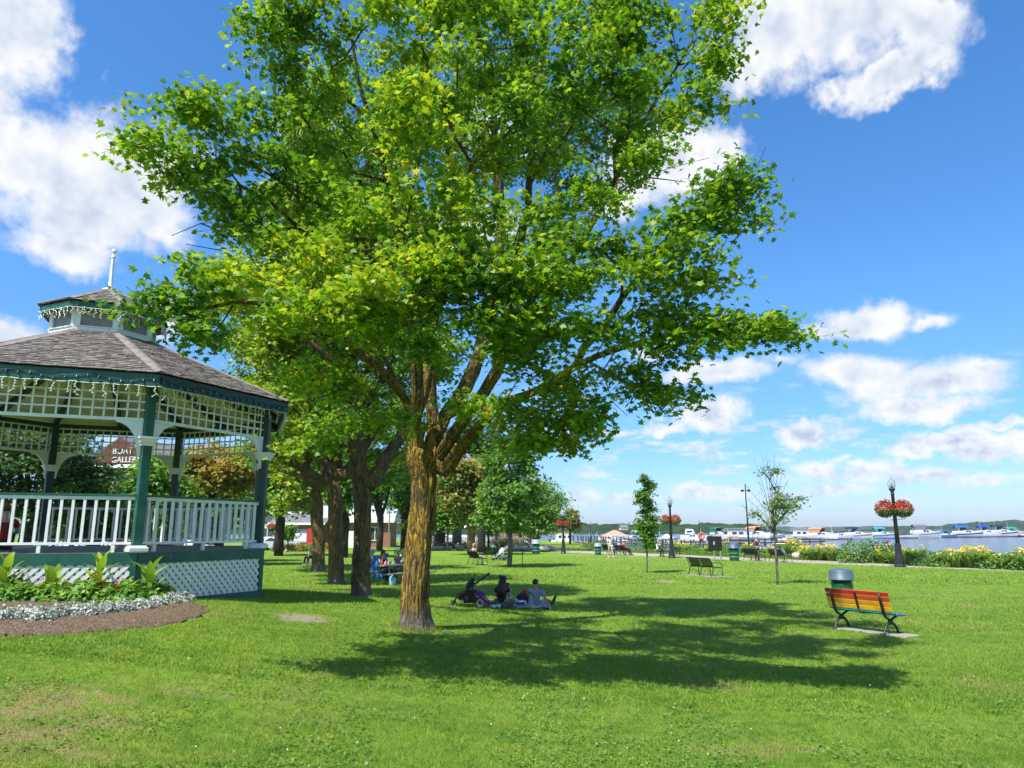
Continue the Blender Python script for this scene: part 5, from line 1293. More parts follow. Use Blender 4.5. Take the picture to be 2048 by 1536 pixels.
# display board seen from behind, slanted information sign, plaque post, yellow sawhorse
b = G(1432, 1122); t = thing('display_board', 'black board on two posts seen from its plain back', 'notice board', b, R(-38))
bevel(MB().box((0, 0, 1.22), (1.02, .06, 1.02)).build('panel', black, t), .02, 1)
MB().box((-.06, -.036, 1.25), (.06, .008, .22)).build('latch', white_and_glint, t)
for x in (-.1, .38): MB().box((x, .0, .36), (.06, .06, .72)).build('leg', pm('grey_steel', (.22, .24, .22), .5, .1, 4, .05), t)
b = G(1561, 1116); t = thing('information_sign', 'white slanted information panel among the yellow lilies', 'sign', b, R(-30))
MB().box((0, 0, .95), (.95, .65, .04), m=Matrix.Rotation(R(-32), 3, 'X')).build('panel', white_and_glint, t); MB().box((0, .02, .45), (.10, .10, .92)).build('post', black, t)
b = G(1044.5, 1132); t = thing('plaque_post', 'thin black post with a small slanted plaque beside the round tree', 'plaque', b, 0)
MB().box((0, 0, .40), (.05, .05, .80)).build('post', black, t); MB().box((0, 0, .82), (.26, .20, .03), m=Matrix.Rotation(R(30), 3, 'Y')).build('plate', black, t)

def picnic_table(c, rz, label, mat, L=1.8, tubes=False):
    t = thing('picnic_table', label, 'picnic table', c, rz, 'picnic tables')
    for k in range(5): MB().box((0, -.30 + .15 * k, .75), (L, .135, .04)).build('top_plank', mat, t)
    for s_ in (-1, 1):
        for k in range(2): MB().box((0, s_ * (.62 + .14 * k), .45), (L, .125, .04)).build('seat_plank', mat, t)
    fm = pm('grey_steel', (.22, .24, .22), .5, .1, 4, .05) if tubes else mat
    for x in (-L * .36, L * .36):
        lg = MB()
        for s_ in (-1, 1):
            lg.tube([(x, s_ * .28, .72), (x, s_ * .36, .08), (x, s_ * .42, .02), (x, s_ * .75, .02)], .025, 6)
            lg.tube([(x, s_ * .30, .40), (x, s_ * .80, .42)], .022, 6)
        lg.tube([(x, -.33, .40), (x, .33, .40)], .022, 6)
        lg.build('leg', fm, t)
    return t
pt = G(1340, 1113); pt_rz = R(8)
picnic_table(pt, pt_rz, 'black picnic table behind the middle lamp post', black, 2.0)

# ------------------------------------------------------------------ people (one skinned body each, clothes and hair as parts)
skin_a = pm('skin_light', (.50, .29, .20), .55, .06, 8, 0)
skin_b = pm('skin_tan', (.36, .19, .12), .55, .06, 8, 0)
def cloth(name, c): return pm('cloth_' + name, c, .85, .14, 14, .15)
hair_m = {'black': pm('hair_black', (.010, .008, .007), .45, .3, 20, .3), 'brown': pm('hair_brown', (.06, .035, .02), .5, .3, 20, .3), 'grey': pm('hair_grey', (.38, .37, .35), .6, .2, 20, .3), 'blond': pm('hair_blond', (.38, .26, .12), .5, .2, 20, .3)}
eye_m = pm('eye_dark', (.01, .01, .01), .2, 0, 5, 0); lip_m = pm('lip', (.35, .10, .08), .5, .1, 8, 0)
def skinned(name, V, E, Rr, mat, parent, root=0, sub=2):
    me = bpy.data.meshes.new(name); me.from_pydata([tuple(v) for v in V], E, []); me.materials.append(mat)
    o = bpy.data.objects.new(name, me); COL.objects.link(o); o.parent = parent
    m = o.modifiers.new('skin', 'SKIN'); m.use_smooth_shade = True; m.branch_smoothing = .4
    sv = me.skin_vertices[0].data
    for i, r_ in enumerate(Rr):
        sv[i].radius = r_ if isinstance(r_, tuple) else (r_, r_); sv[i].use_root = (i == root)
    s_ = o.modifiers.new('sub', 'SUBSURF'); s_.levels = sub; s_.render_levels = sub
    return o
def person(label, loc, rz, J, skin=skin_a, shirt=None, sleeve='short', bottom=None, blen='long', hair='brown', hstyle='short', hat=None, shoe=None, dress=False, group=None, female=False, fingers=True, scale=1.0):
    """J: joint positions in the figure's own frame, +y is where the figure faces"""
    t = thing('person', label, 'person', loc, rz, group); t.scale = (scale,) * 3
    J = {k: Vector(v) for k, v in J.items()}
    V, E, Rr, ix = [], [], [], {}
    def add(k, p, r, par=None):
        V.append(Vector(p)); Rr.append(r); ix[k] = len(V) - 1
        if par is not None: E.append((ix[par], ix[k]))
    sw = .92 if female else 1.0
    add('pel', J['pel'], (.135, .10)); add('sp', J['pel'].lerp(J['chest'], .5), (.115 * sw, .088), 'pel'); add('ch', J['chest'], (.145 * sw, .10), 'sp'); add('nk', J['neck'], .052, 'ch')
    hd = (J['head'] - J['neck']).normalized()
    add('hd0', J['head'] - hd * .065, (.068, .078), 'nk'); add('hd1', J['head'] + hd * .02, (.076, .094), 'hd0'); add('hd2', J['head'] + hd * .085, (.058, .072), 'hd1')
    for s_ in 'LR':
        add('sh' + s_, J['sh' + s_], .056 * sw, 'ch'); add('el' + s_, J['el' + s_], .040, 'sh' + s_); add('wr' + s_, J['wr' + s_], .028, 'el' + s_)
        dv = (J['wr' + s_] - J['el' + s_]).normalized(); hv = J.get('hand' + s_, dv); hv = Vector(hv).normalized()
        add('pa' + s_, J['wr' + s_] + hv * .075, (.040, .02), 'wr' + s_)
        side = hv.cross(Vector((0, 0, 1))); side = side.normalized() if side.length > .1 else Vector((1, 0, 0)); dn = side.cross(hv) * -1
        if fingers:
            for q, (off, ln) in enumerate(((-.030, .062), (-.010, .075), (.011, .070), (.031, .054))):
                add('f%s%d' % (s_, q), J['wr' + s_] + hv * (.085 + ln * .55) + side * off, .0095, 'pa' + s_)
                add('g%s%d' % (s_, q), J['wr' + s_] + hv * (.085 + ln) + side * off * 1.1 + dn * .018, .008, 'f%s%d' % (s_, q))
            sgn = 1 if s_ == 'L' else -1
            add('t' + s_, J['wr' + s_] + hv * .06 + side * .048 * sgn, .012, 'pa' + s_); add('u' + s_, J['wr' + s_] + hv * .095 + side * .062 * sgn, .010, 't' + s_)
        add('hp' + s_, J['hp' + s_], .088, 'pel'); add('kn' + s_, J['kn' + s_], .058, 'hp' + s_); add('cf' + s_, J['kn' + s_].lerp(J['an' + s_], .35), .056, 'kn' + s_); add('an' + s_, J['an' + s_], .036, 'cf' + s_)
        add('to' + s_, J['to' + s_], (.042, .026), 'an' + s_)
    body = skinned('body', V, E, Rr, skin, t)
    face = Vector(J.get('look', (0, 1, 0))).normalized(); up = hd; face = (face - up * face.dot(up)).normalized(); sd = face.cross(up)
    hc = J['head'] + hd * .01
    fm = MB(); fm.tube([hc + face * .085 + up * .025, hc + face * .105 - up * .018, hc + face * .085 - up * .028], [.010, .017, .010], 6)
    for s_ in (-1, 1): fm.blob(hc + sd * .078 * s_ - face * .005, (.012, .022, .030), 6, 5)
    fm.build('nose_and_ears', skin, t, smooth=True)
    em = MB(); [em.blob(hc + face * .088 + sd * .032 * s_ + up * .02, .010, 6, 5) for s_ in (-1, 1)]; em.build('eyes', eye_m, t)
    MB().blob(hc + face * .088 - up * .052, (.024, .012, .008), 8, 5).build('mouth', lip_m, t)
    def sub(keys, grow_, name, mat, extra=()):
        vs = [ix[k] for k in keys]; mp = {v: i for i, v in enumerate(vs)}; VV = [V[v] for v in vs]
        RR = [tuple(x + grow_ for x in (Rr[v] if isinstance(Rr[v], tuple) else (Rr[v],) * 2)) for v in vs]
        EE = [(mp[a], mp[b]) for a, b in E if a in mp and b in mp]
        for pk, p_, r_ in extra: VV.append(p_); RR.append(r_); EE.append((mp[ix[pk]], len(VV) - 1))
        return skinned(name, VV, EE, RR, mat, t, 0)
    if shirt is not None:
        ks = ['ch', 'sp', 'pel', 'shL', 'shR']; ex = []
        if sleeve == 'long': ks += ['elL', 'wrL', 'elR', 'wrR']
        elif sleeve == 'short':
            for s_ in 'LR': ex.append(('sh' + s_, J['sh' + s_].lerp(J['el' + s_], .62), (.062, .062)))
        ex.append(('ch', J['chest'].lerp(J['neck'], .62), (.075, .065)))
        sub(ks, .016, 'shirt', shirt, ex)
    if bottom is not None:
        ks = ['pel', 'hpL', 'hpR']; ex = []
        if blen == 'long': ks += ['knL', 'cfL', 'anL', 'knR', 'cfR', 'anR']
        else:
            for s_ in 'LR': ex.append(('hp' + s_, J['hp' + s_].lerp(J['kn' + s_], .85), (.085, .085)))
        sub(ks, .014, 'trousers' if blen == 'long' else 'shorts', bottom, ex)
    if shoe is not None:
        for s_ in 'LR':
            d = (J['to' + s_] - J['an' + s_]); MB().tube([J['an' + s_] - d * .25 - up * 0 + Vector((0, 0, -.015)), J['an' + s_] + d * .4 + Vector((0, 0, -.02)), J['to' + s_] + d * .25], [.045, .05, .035], 8).build('shoe', shoe, t, smooth=True)
    hm = hair_m[hair]; hb = MB()
    hb.blob(hc - face * .014 + up * .030, (.097, .103, .098), 12, 8, .06)
    if hstyle == 'long':
        n = 9
        for k in range(n):
            a = (k - (n - 1) / 2) / n * 2.6; o_ = -face * math.cos(a) * .085 + sd * math.sin(a) * .09
            q = [hc + o_ + up * .03, hc + o_ * 1.25 - Vector((0, 0, .14)), hc + o_ * 1.5 - Vector((0, 0, .32)) - face * .05, hc + o_ * 1.45 - Vector((0, 0, .50 + .05 * (k % 3))) - face * .06]
            hb.tube(q, [.035, .050, .050, .022], 6)
        hb.blob(hc - face * .10 - sd * .05 + up * .06, (.06, .05, .055), 8, 6)
    elif hstyle == 'bob':
        hb.blob(hc - face * .03 - up * .03, (.105, .09, .12), 10, 7, .08)
    hb.build('hair', hm, t, smooth=True)
    if hat:
        MB().add([], []) ; hh = MB(); hh.blob(hc + up * .062 - face * .005, (.106, .112, .078), 12, 7)
        if hat[1] == 'cap': hh.tube([hc + up * .055 + face * .08, hc + up * .045 + face * .18], [.07, .05], 8)
        else: hh.lathe([(.10, 0), (.17, -.01), (.17, 0), (.09, .015)], 14, hc + up * .05)
        hh.build('hat', hat[0], t, smooth=True)
    return t, J
def P_bench(lean=0., turn=0., knee=0., arms='lap', reach=None):
    """sitting on a 0.45 m seat, origin on the ground under the seat"""
    J = dict(pel=(0, -.05, .53), chest=(0, -.13 - lean, .86), neck=(0, -.13 - lean, 1.05), head=(turn * .02, -.10 - lean, 1.20), shL=(-.17, -.13 - lean, .99), shR=(.17, -.13 - lean, .99),
             hpL=(-.09, -.03, .52), hpR=(.09, -.03, .52), knL=(-.12, .38, .52), knR=(.12, .40, .51), anL=(-.12, .42 + knee, .09), anR=(.13, .48 + knee, .09), toL=(-.13, .56 + knee, .05), toR=(.15, .62 + knee, .05), look=(turn, 1, 0))
    if arms == 'lap': J.update(elL=(-.24, -.06, .73), elR=(.24, -.06, .73), wrL=(-.10, .16, .63), wrR=(.10, .16, .63))
    elif arms == 'table': J.update(elL=(-.23, .06, .78), elR=(.23, .06, .78), wrL=(-.12, .28, .84), wrR=(.12, .28, .84))
    elif arms == 'face': J.update(elL=(-.20, .16, .90), elR=(.20, .16, .90), wrL=(-.07, .12, 1.12), wrR=(.09, .12, 1.12), handL=(0, .1, 1), handR=(0, .1, 1))
    elif arms == 'back': J.update(elL=(-.38, -.22, .86), elR=(.26, -.05, .73), wrL=(-.56, -.25, .70), wrR=(.12, .18, .63))
    return J
def P_stand(stride=0., lean=0., arms='down', look=(0, 1, 0)):
    J = dict(pel=(0, 0, .95), chest=(0, lean * .6, 1.28), neck=(0, lean, 1.48), head=(0, lean + .03, 1.62), shL=(-.18, lean * .8, 1.42), shR=(.18, lean * .8, 1.42), hpL=(-.09, 0, .90), hpR=(.09, 0, .90),
             knL=(-.10, .04 + stride * .5, .50), knR=(.10, .03 - stride * .3, .50), anL=(-.11, stride, .09), anR=(.11, -stride * .9, .10), toL=(-.13, .16 + stride, .04), toR=(.13, .15 - stride * .8, .05), look=look)
    if arms == 'down': J.update(elL=(-.25, -.03 - stride * .3, 1.14), elR=(.25, -.02 + stride * .3, 1.14), wrL=(-.25, .06 - stride * .5, .90), wrR=(.25, .08 + stride * .5, .90))
    elif arms == 'front': J.update(elL=(-.25, .04, 1.14), elR=(.25, .04, 1.14), wrL=(-.08, .24, 1.14), wrR=(.08, .24, 1.16))
    return J
DN = lambda *c: cloth('_'.join(str(int(x * 1000)) for x in c), c)
# the couple on the grass, seen from behind
wl = G(1003, 1216); fx = R(-14)
Jw = dict(pel=(0, 0, .11), chest=(0, .05, .45), neck=(0, .06, .63), head=(.03, .10, .78), shL=(-.16, .05, .57), shR=(.16, .05, .57), elL=(-.22, .10, .34), elR=(.23, .16, .34), wrL=(-.08, .30, .30), wrR=(.12, .32, .36), hpL=(-.10, .05, .10), hpR=(.10, .05, .10),
          knL=(-.30, .38, .20), knR=(.42, .26, .20), anL=(.02, .52, .08), anR=(.12, .46, .07), toL=(.16, .56, .05), toR=(-.02, .56, .05), look=(.55, .8, -.15))
person('woman with very long dark hair sitting cross-legged on the shaded grass, holding a baby', wl, fx, Jw, skin_a, DN(.012, .012, .014), 'short', DN(.10, .09, .085), 'short', 'black', 'long', None, None, group=None, female=True, scale=.90)
Jb = dict(pel=(0, 0, .08), chest=(0, .0, .30), neck=(0, .0, .42), head=(0, .02, .55), shL=(-.12, 0, .38), shR=(.12, 0, .38), elL=(-.18, .06, .26), elR=(.18, .06, .26), wrL=(-.10, .16, .24), wrR=(.10, .16, .24), hpL=(-.07, .03, .08), hpR=(.07, .03, .08), knL=(-.10, .24, .12), knR=(.10, .24, .12), anL=(-.10, .40, .06), anR=(.10, .40, .06), toL=(-.10, .47, .08), toR=(.10, .47, .08), look=(-.5, -1, 0))
person('baby in pale clothes held on the lap of the long-haired woman', wl + Vector((.17, .24, .20)), R(40), Jb, skin_a, DN(.45, .40, .38), 'short', DN(.5, .45, .42), 'short', 'brown', 'short', fingers=False, scale=.62)
ml = G(1073, 1218); 
Jm = dict(pel=(0, 0, .12), chest=(.0, -.06, .46), neck=(-.02, -.05, .66), head=(-.03, -.02, .80), shL=(-.20, -.05, .59), shR=(.19, -.08, .57), elL=(-.30, .16, .44), elR=(.30, -.14, .31), wrL=(-.26, .36, .32), wrR=(.42, -.12, .06), handR=(.35, .05, -.55), hpL=(-.10, .06, .11), hpR=(.10, .06, .11),
          knL=(-.26, .50, .30), knR=(.26, .46, .26), anL=(-.20, .84, .07), anR=(.46, .84, .14), toL=(-.22, .98, .10), toR=(.56, .92, .30), look=(-.2, 1, -.05))
person('man in a pale blue shirt sitting on the shaded grass, leaning on his right hand', ml, R(-6), Jm, skin_b, DN(.15, .21, .42), 'short', DN(.30, .31, .36), 'short', 'black', 'short', None, DN(.015, .015, .017), scale=.82)

# stroller, bags, cup and blanket beside them
ba, bb = G(998, 1217), G(1090, 1214)
bl_ = (ba + bb) / 2; bl_.z = gz(bl_.x, bl_.y) + .02
bk = MB(); NB = 14
vs = [(-.85 + 1.6 * i / NB, -.25 + .9 * j / 8, .012 * math.sin(i * 1.7 + j * 2.1) + .012) for j in range(9) for i in range(NB + 1)]
bk.add(vs, [(j * (NB + 1) + i, j * (NB + 1) + i + 1, (j + 1) * (NB + 1) + i + 1, (j + 1) * (NB + 1) + i) for j in range(8) for i in range(NB)])
tag(bk.build('picnic_blanket', DN(.30, .32, .40), loc=bl_, smooth=True), 'grey-blue blanket spread on the grass under the couple', 'blanket')
c = G(1037, 1214, .03); t = thing('picnic_bag', 'white and blue bag lying between the woman and the man', 'bag', c, R(20))
bevel(MB().box((0, 0, .07), (.42, .24, .13)).build('body', DN(.62, .66, .72), t), .04, 2); MB().box((0, -.121, .07), (.26, .006, .06)).build('label_patch', DN(.02, .05, .35), t)
c = G(1046, 1210, .02); t = thing('backpack', 'black rounded backpack on the blanket behind the white bag', 'bag', c, 0)
MB().blob((0, 0, .15), (.19, .13, .17), 12, 8, .12).build('body', DN(.012, .012, .014), t, smooth=True); MB().tube([(-.06, -.05, .29), (0, -.05, .36), (.06, -.05, .29)], .012, 5).build('handle', DN(.02, .02, .02), t)
c = G(1050, 1209, .28); t = thing('red_pouch', 'small bright red cloth beside the man elbow', 'cloth', c, 0); MB().blob((0, 0, .05), (.085, .06, .09), 9, 7, .15).build('body', DN(.55, .03, .025), t, smooth=True)
c = G(990, 1216, .0); t = thing('shoe_pair', 'pale sneakers on the grass next to the purple jacket', 'shoes', c, R(30))
for s_ in (-1, 1): MB().tube([(s_ * .07, -.12, .045), (s_ * .07, .02, .05), (s_ * .08, .13, .03)], [.045, .045, .03], 8).build('shoe', DN(.55, .62, .68), t, smooth=True)
st0 = G(938, 1214)
def stroller(c, rz, label, fab, frame, hood=None, s=1.0, jacket=None):
    t = thing('stroller', label, 'stroller', c, rz); t.scale = (s,) * 3
    fr = MB()
    for y in (-.24, .24):
        fr.tube([(-.50, y * .7, .16), (-.36, y, .34), (.0, y, .58), (.30, y, .80), (.58, y, 1.00)], .022, 6); fr.tube([(.10, y, .66), (.14, y, .40), (.36, y * 1.05, .15)], .020, 6); fr.tube([(-.10, y, .50), (.10, y, .30), (.36, y, .15)], .016, 6)
    fr.tube([(.58, -.24, 1.00), (.64, -.22, 1.04), (.64, .22, 1.04), (.58, .24, 1.00)], .026, 6); fr.tube([(.36, -.25, .15), (.36, .25, .15)], .015, 6)
    fr.build('frame', frame, t, smooth=True)
    for x, r_, y in ((.36, .15, -.27), (.36, .15, .27), (-.50, .10, -.16), (-.50, .10, .16)):
        w_ = bpy.data.objects.new('wheel', None); COL.objects.link(w_); w_.parent = t; w_.location = (x, y, r_); w_.rotation_euler = (math.pi / 2, 0, 0)
        MB().lathe([(r_ * .78, -.02), (r_ * .95, -.024), (r_, 0), (r_ * .95, .024), (r_ * .78, .02), (r_ * .78, -.02)], 18).build('tyre', black, w_, smooth=True)
        MB().lathe([(r_ * .62, -.012), (r_ * .78, -.012), (r_ * .78, .012), (r_ * .62, .012), (r_ * .62, -.012)], 18).build('rim', DN(.45, .45, .46), w_)
        sp = MB(); [sp.beam((0, 0, 0), (r_ * .7 * math.cos(a), r_ * .7 * math.sin(a), 0), .014, .014) for a in np.linspace(0, 6.28, 6)[:-1]]; sp.build('spokes', black, w_)
    MB().add([(-.44, -.2, .36), (-.44, .2, .36), (-.30, -.22, .22), (-.30, .22, .22), (.14, -.22, .20), (.14, .22, .20), (.22, -.22, .52), (.22, .22, .52), (-.1, -.2, .50), (-.1, .2, .50)], [(0, 1, 3, 2), (2, 3, 5, 4), (4, 5, 7, 6), (0, 2, 4, 8), (1, 9, 5, 3), (4, 6, 8), (5, 9, 7)]).build('seat', fab, t)
    hd = MB(); n = 8
    for k in range(n + 1):
        a = -.25 + 1.75 * k / n
        for j in range(7):
            b = math.pi * j / 6; hd.v.append((.18 - .30 * math.cos(a) * (.5 + .5 * math.sin(b)), -.25 * math.cos(b), .56 + .36 * math.sin(a) * (.35 + .65 * math.sin(b))))
    hd.f += [(k * 7 + j, k * 7 + j + 1, (k + 1) * 7 + j + 1, (k + 1) * 7 + j) for k in range(n) for j in range(6)]
    hd.build('canopy', hood or fab, t, smooth=True)
    MB().box((.08, 0, .20), (.50, .40, .12)).build('basket', fab, t)
    return t
fab_b = DN(.012, .012, .014)
st = stroller(st0, R(2), 'black folded-back stroller with its long handle raised, under the big maple', fab_b, black, s=.80)
c = G(966, 1212, .03); t = thing('jacket', 'purple jacket draped over the wheel of the black stroller', 'jacket', c, R(-30))
NB = 8; mb = MB(); vs = [(-.24 + .5 * i / NB, -.14 + .3 * j / 6, max(.02, .36 - .34 * i / NB + .035 * math.sin(j * 2 + i))) for j in range(7) for i in range(NB + 1)]
mb.add(vs, [(j * (NB + 1) + i, j * (NB + 1) + i + 1, (j + 1) * (NB + 1) + i + 1, (j + 1) * (NB + 1) + i) for j in range(6) for i in range(NB)])
o = mb.build('cloth', DN(.12, .016, .15), t, smooth=True); m = o.modifiers.new('thick', 'SOLIDIFY'); m.thickness = .02
stroller(G(1001, 1121), R(20), 'pale grey stroller beside the bench with the person in teal', DN(.16, .18, .21), DN(.55, .56, .58), DN(.45, .47, .49))

# people further off
def on_bench(key, off, label, **kw):
    tt, c, rz, f, u = BENCHES[key]; J = kw.pop('J', P_bench())
    p = c + u * off + f * -.02; return person(label, p, rz, J, **kw)
on_bench('e', -.35, 'woman in a pale blue top sitting sideways on the lawn bench, arm over the backrest', J=P_bench(.02, .7, .1, 'back'), shirt=DN(.30, .55, .68), sleeve='none', bottom=DN(.42, .42, .36), blen='long', hair='blond', hstyle='bob', shoe=DN(.6, .6, .6), female=True)
on_bench('f', .0, 'person with dark hair and a teal top sitting on the bench by the pale stroller', J=P_bench(0, .4, .05), skin=skin_b, shirt=DN(.03, .20, .20), bottom=DN(.03, .04, .08), hair='black', shoe=black)
on_bench('c', .15, 'person in a white shirt and red cap sitting on the left of two benches', J=P_bench(0, .5), shirt=DN(.70, .68, .66), bottom=DN(.25, .25, .26), hat=(DN(.5, .03, .04), 'cap'), hair='grey')
on_bench('d', -.35, 'person in pale green sitting beside the red shirted one', J=P_bench(0, .3), shirt=DN(.40, .44, .38), bottom=DN(.3, .28, .25), hair='grey', hstyle='bob', female=True)
on_bench('d', .35, 'person in a red shirt and light sun hat sitting with legs out', J=P_bench(0, -.1, .15), shirt=DN(.60, .05, .06), bottom=DN(.02, .02, .025), hat=(DN(.65, .55, .42), 'sun'), hair='grey', shoe=black)
tt, c, rz, f, u = BENCHES['a']
person('man in black shirt and pale cap leaning forward at the scrollwork bench', c + u * .1 + f * .15, rz + R(60), P_stand(.1, .16, 'front'), skin=skin_a, shirt=DN(.018, .017, .016), bottom=DN(.10, .095, .085), hat=(DN(.55, .53, .48), 'cap'), hair='grey', shoe=black)
person('man in white walking along the path near the globe lamp', G(1226, 1115) + Vector((-.2, 0, 0)), R(200), P_stand(.18), shirt=DN(.72, .70, .66), bottom=DN(.55, .53, .46), blen='short', hair='grey', hat=(DN(.7, .68, .62), 'cap'), shoe=DN(.6, .6, .6))
m3 = Vector((math.cos(pt_rz), math.sin(pt_rz), 0))
person('man in a white t-shirt at the black picnic table, hands raised to his face', pt + m3 * -1.05 + Vector((0, -.1, 0)), pt_rz - R(80), P_bench(-.12, 0, -.1, 'face'), shirt=DN(.74, .74, .74), bottom=DN(.16, .13, .10), hair='grey', shoe=DN(.1, .08, .06))
person('sunbather with bare tanned shoulders sitting beyond the orange lilies', G(1299, 1105), R(20), P_bench(0, .4), skin=pm('skin_tanned', (.50, .20, .11), .5, .06, 8, 0), bottom=DN(.4, .2, .1), blen='short', hair='brown')
person('child in a red cap behind the tall green shrub at the shore', Vector((25.6, 50.6, .0)), R(150), P_stand(), shirt=DN(.55, .42, .36), bottom=DN(.2, .2, .25), hat=(DN(.65, .02, .03), 'cap'), hair='brown', scale=.86)
person('small figure in dark shorts standing on the boardwalk', GZ(1100, 92) + Vector((0, 0, .15)), R(100), P_stand(), shirt=DN(.12, .12, .13), bottom=DN(.03, .03, .03), blen='short', hair='brown', fingers=False)
person('child in bright blue crouching near the boardwalk bin', G(1058, 1101), R(200), P_bench(-.1), shirt=DN(.05, .22, .5), bottom=DN(.03, .03, .03), blen='short', hair='brown', fingers=False, scale=.75)
person('pale figure walking left of the big trunk by the far trees', G(867, 1101), R(90), P_stand(.1), shirt=DN(.55, .5, .48), bottom=DN(.5, .45, .42), blen='short', hair='brown', fingers=False)
# picnic party left of the big trunk
tb = G(800, 1168); tb_rz = R(52)
ptab = picnic_table(tb, tb_rz, 'weathered picnic table with the lunch party left of the big trunk', pm('grey_wood', (.20, .18, .16), .8, .2, 5, .3), 2.4, True)
tu = Vector((math.cos(tb_rz), math.sin(tb_rz), 0)); tv = Vector((-tu.y, tu.x, 0))
def at_table(a, side, label, **kw):
    p = tb + tu * a + tv * side * .68; return person(label, p, tb_rz + (math.pi if side > 0 else 0), kw.pop('J', P_bench(-.08, kw.pop('turn', 0), -.1, 'table')), **kw)
at_table(-.3, 1, 'woman in a black strappy top at the lunch table', shirt=DN(.015, .013, .013), sleeve='none', bottom=DN(.03, .03, .04), hair='brown', hstyle='bob', female=True)
at_table(.55, 1, 'person in a pink flowered shirt at the lunch table', shirt=DN(.42, .16, .20), bottom=DN(.2, .2, .22), hair='brown', hstyle='bob', female=True)
at_table(.2, -1, 'person in a sky blue shirt at the lunch table close to the trunk', shirt=DN(.16, .30, .55), bottom=DN(.1, .1, .14), hair='grey')
cw = G(748, 1160); person('older man in white shirt and white cap sitting on a folding chair', cw, R(-70), P_bench(0, .2, 0, 'lap'), shirt=DN(.62, .65, .70), bottom=DN(.05, .07, .16), hat=(DN(.7, .68, .6), 'cap'), hair='grey', shoe=black)
ck = G(771, 1164); person('child with a grey cap sitting next to the blue towel', ck, R(-60), P_bench(-.02, .1), shirt=DN(.35, .05, .05), bottom=DN(.05, .06, .1), hat=(DN(.35, .37, .38), 'cap'), hair='brown', scale=.9)
def folding_chair(c, rz, label, m):
    t = thing('folding_chair', label, 'chair', c, rz, 'folding chairs of the lunch party')
    for k in range(5): MB().box((0, -.20 + .10 * k, .44), (.48, .085, .012)).build('seat_web', m, t)
    for k in range(4): MB().box((0, -.25 - .02 * k, .54 + .11 * k), (.46, .012, .085)).build('back_web', m, t)
    for s_ in (-1, 1): MB().tube([(s_ * .25, .24, 0), (s_ * .25, .22, .44), (s_ * .25, -.22, .44), (s_ * .25, -.33, .92)], .014, 5).build('frame', DN(.5, .5, .5), t); MB().tube([(s_ * .25, -.30, 0), (s_ * .25, .1, .44)], .014, 5).build('leg', DN(.5, .5, .5), t)
folding_chair(cw, R(-70), 'blue striped folding chair under the man in the white cap', DN(.04, .07, .22))
folding_chair(ck, R(-60), 'pale folding chair behind the blue towel', DN(.4, .42, .42))
c = G(757, 1166, .1); mb = MB(); NB = 8
vs = [(-.28 + .56 * i / NB + .05 * math.sin(j * 1.1), .05 * math.sin(i * 1.9) + .10 * j / 8 * 0 - .02 * j, .95 - .85 * j / 8) for j in range(9) for i in range(NB + 1)]
mb.add(vs, [(j * (NB + 1) + i, j * (NB + 1) + i + 1, (j + 1) * (NB + 1) + i + 1, (j + 1) * (NB + 1) + i) for j in range(8) for i in range(NB)])
o = tag(mb.build('towel', DN(.01, .20, .62), loc=c, rz=R(15), smooth=True), 'bright blue towel hanging over the chair beside the lunch table', 'towel'); m = o.modifiers.new('thick', 'SOLIDIFY'); m.thickness = .02
c = G(785, 1171); t = thing('water_jug', 'clear blue water jug standing on the grass under the lunch table', 'jug', c, 0)
MB().lathe([(.12, 0), (.135, .03), (.135, .26), (.10, .34), (.04, .37), (.04, .42)], 12).build('body', pm('jug_blue', (.25, .42, .55), .15, .1, 4, 0, coat=.5), t, smooth=True); MB().box((0, -.136, .15), (.12, .004, .12)).build('label_patch', DN(.6, .65, .7), t)
for k, (a, b_, col_, h_, lb) in enumerate(((-.9, .1, (.55, .05, .06), .22, 'red drink bottle on the near end of the lunch table'), (-.75, -.1, (.5, .5, .48), .16, 'grey food tub on the lunch table'), (-.6, .15, (.06, .05, .05), .24, 'dark bottle on the lunch table'), (-.45, -.05, (.7, .7, .7), .12, 'white paper cup on the lunch table'), (-.95, -.15, (.6, .3, .3), .15, 'pink tumbler on the lunch table'))):
    p_ = tb + tu * a + tv * b_ + Vector((0, 0, .772)); t = thing('bottle' if h_ > .2 else 'cup', lb, 'bottle' if h_ > .2 else 'cup', p_)
    MB().lathe([(.04, 0), (.045, .02), (.045, h_ * .65), (.02, h_ * .85), (.02, h_)], 8).build('body', DN(*col_), t, smooth=True)
# bouquet on that table
t = thing('bouquet', 'white and green flower bouquet in the middle of the lunch table', 'flowers', tb + tu * .1 + Vector((0, 0, .772)))
MB().lathe([(.06, 0), (.08, .1), (.06, .2)], 8).build('vase', DN(.5, .52, .5), t, smooth=True)
q = rng.normal(size=(140, 3)) * (.17, .17, .13) + (0, 0, .42); V, F, _ = scatter_leaves(q, np.full(140, .09), rng.normal(size=(140, 3)), rng.uniform(0, 6, 140), leaf_tmpl('oval')); np_obj('foliage', V, F, lush, t, 'stuff')
for k in range(14): MB().blob((rnd.gauss(0, .18), rnd.gauss(0, .18), .50 + rnd.gauss(0, .08)), .045, 6, 5).build('blossom', white_and_glint, t)
